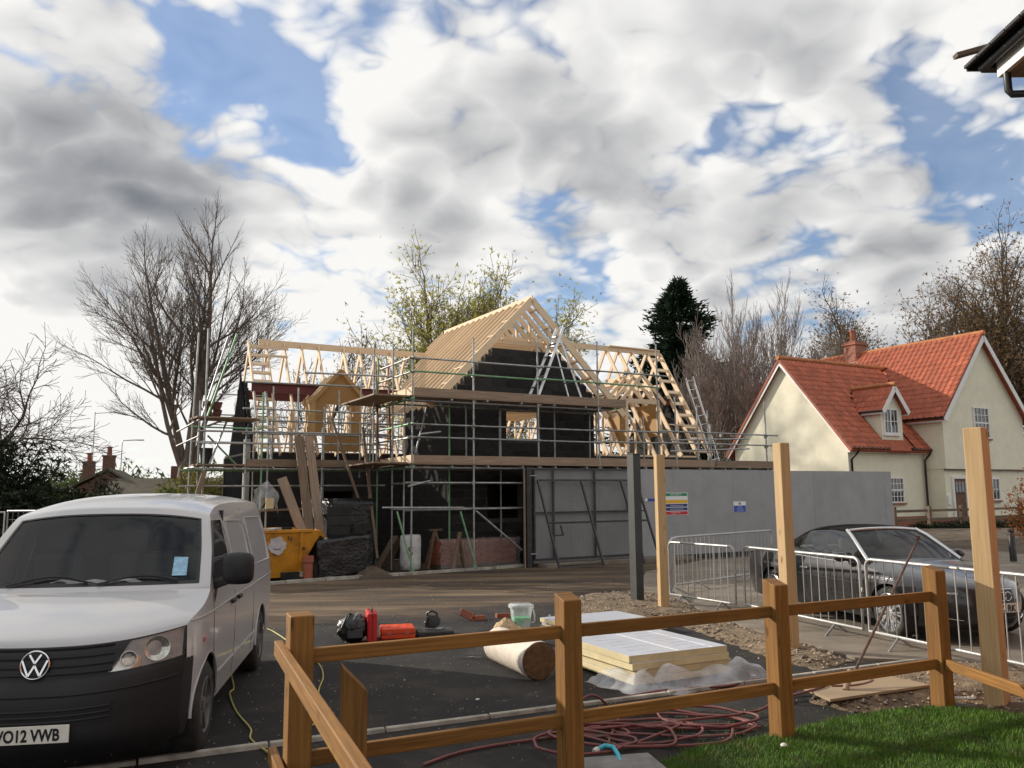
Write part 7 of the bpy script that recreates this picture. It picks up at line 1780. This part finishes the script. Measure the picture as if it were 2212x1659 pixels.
line('extension_lead', 'yellow cable snaking from under the van to the fence corner', 'cable', [(-3.3, 9.9), (-3.12, 9.43), (-2.84, 8.7), (-2.78, 8.40), (-2.5, 7.76), (-2.19, 7.17), (-2.1, 6.9), (-1.79, 6.43), (-1.6, 6.1)], .01, .008, 'cable_yellow')
line('extension_lead', 'yellow cable lying from the van rear wheel past the corner fence post', 'cable', [(-3.9, 12.6), (-3.57, 12.34), (-3.3, 11.93), (-2.93, 11.19), (-2.59, 10.61), (-2.22, 9.76), (-2.04, 9.16), (-1.92, 8.43), (-1.69, 7.66), (-1.72, 7.15)], .01, .008, 'cable_yellow')
t = thing('blue_pipe', 'bent turquoise pipe end beside the paving slab', 'pipe', (0, 0, 0)); MB().path([(.60, 6.36, .07), (.66, 6.40, .085), (.72, 6.38, .08), (.745, 6.30, .05), (.75, 6.10, .01), (.75, 5.9, .008)], .017, 8).build('pipe', 'pipe_blue', t, smooth=60)
MB().tube((.575, 6.34, .06), (.605, 6.362, .071), .022, 8).build('coupling', 'pebble_white', t)
t = thing('paving_slab', 'grey paving slab at the tip of the lawn', 'slab', (.78, 5.98, 0), R(12)); MB().b6(-.30, .27, -.38, .34, 0, .045).build('slab', 'paving', t, bevel=.006)
t = thing('plywood_sheet', 'weathered board lying on the soil under the leaning bar', 'board', (0, 0, 0)); MB().prism([(2.68, 8.22, .085), (2.80, 7.66, .075), (3.92, 8.12, .09), (3.56, 8.74, .10)], (0, 0, .022)).build('board', 'plywood', t)
t = thing('leaning_bar', 'long rusty steel bar leaning from the board onto the nearest barrier', 'bar', (3.06, 7.97, .10)); MB().tube((0, 0, 0), (1.66, 1.84, 1.27), .014, 8).build('bar', 'rusty_bar', t, smooth=60); MB().tube((0, 0, 0), (.10, .11, .08 * 1.9), .030, 8).build('sleeve', 'scaffold_board', t, smooth=60); MB().tube((1.63, 1.78, 1.285), (1.69, 1.90, 1.27), .024, 8).build('head', 'rusty_bar', t, smooth=60)
def pebble(label, x, y, s, m='pebble_white', z=.01):
    t = thing('pebble', label, 'stone', (x, y, z), random.random() * 3); q = MB(); q.grid([[(math.cos(2 * math.pi * j / 10) * math.sin(math.pi * i / 6) * s, math.sin(2 * math.pi * j / 10) * math.sin(math.pi * i / 6) * s * .7, (1 - math.cos(math.pi * i / 6)) * s * .4) for j in range(10)] for i in range(7)], closed_u=True); q.build('stone', m, t, smooth=60)
pebble('white stone lying on the lawn near the fence', 2.01, 6.50, .035, z=.035)
pebble('single pale stone on the dark tarmac between the fence posts', -.35, 8.1, .022); pebble('pale stone at the foot of the leaning bar', 2.5, 9.0, .03)
t = thing('plastic_scrap', 'scrap of clear plastic beside the nearest tall post', 'scrap', (4.05, 7.80, .05)); q = MB(); q.grid([[(-.10 + .05 * i, -.05 + .03 * j, .02 + .03 * abs(mnn.noise(Vector((i, j, 3))))) for j in range(4)] for i in range(5)]); q.build('film', 'cloudy_film', t, smooth=180)
# litter of small gravel on the tarmac
def grit():
    r = random.Random(31); m = MB()
    for _ in range(2600):
        x = r.uniform(-4, 4); y = r.uniform(6.2, 20); s = r.uniform(.003, .010) * (1 if r.random() < .95 else 2); o = len(m.v); a = r.uniform(0, 6.28)
        m.v += [(x + math.cos(a + k * 2.094) * s, y + math.sin(a + k * 2.094) * s, .001) for k in range(3)] + [(x, y, s * 1.1)]
        for k in range(3): m.face((o + k, o + (k + 1) % 3, o + 3))
    tag(m.build('grit', 'stone', fix=False), 'loose grit scattered over the tarmac yard', 'grit', kind='stuff')
grit()
sc.cycles.max_bounces = 6; sc.cycles.diffuse_bounces = 3; sc.cycles.glossy_bounces = 3; sc.cycles.transmission_bounces = 3; sc.cycles.transparent_max_bounces = 12
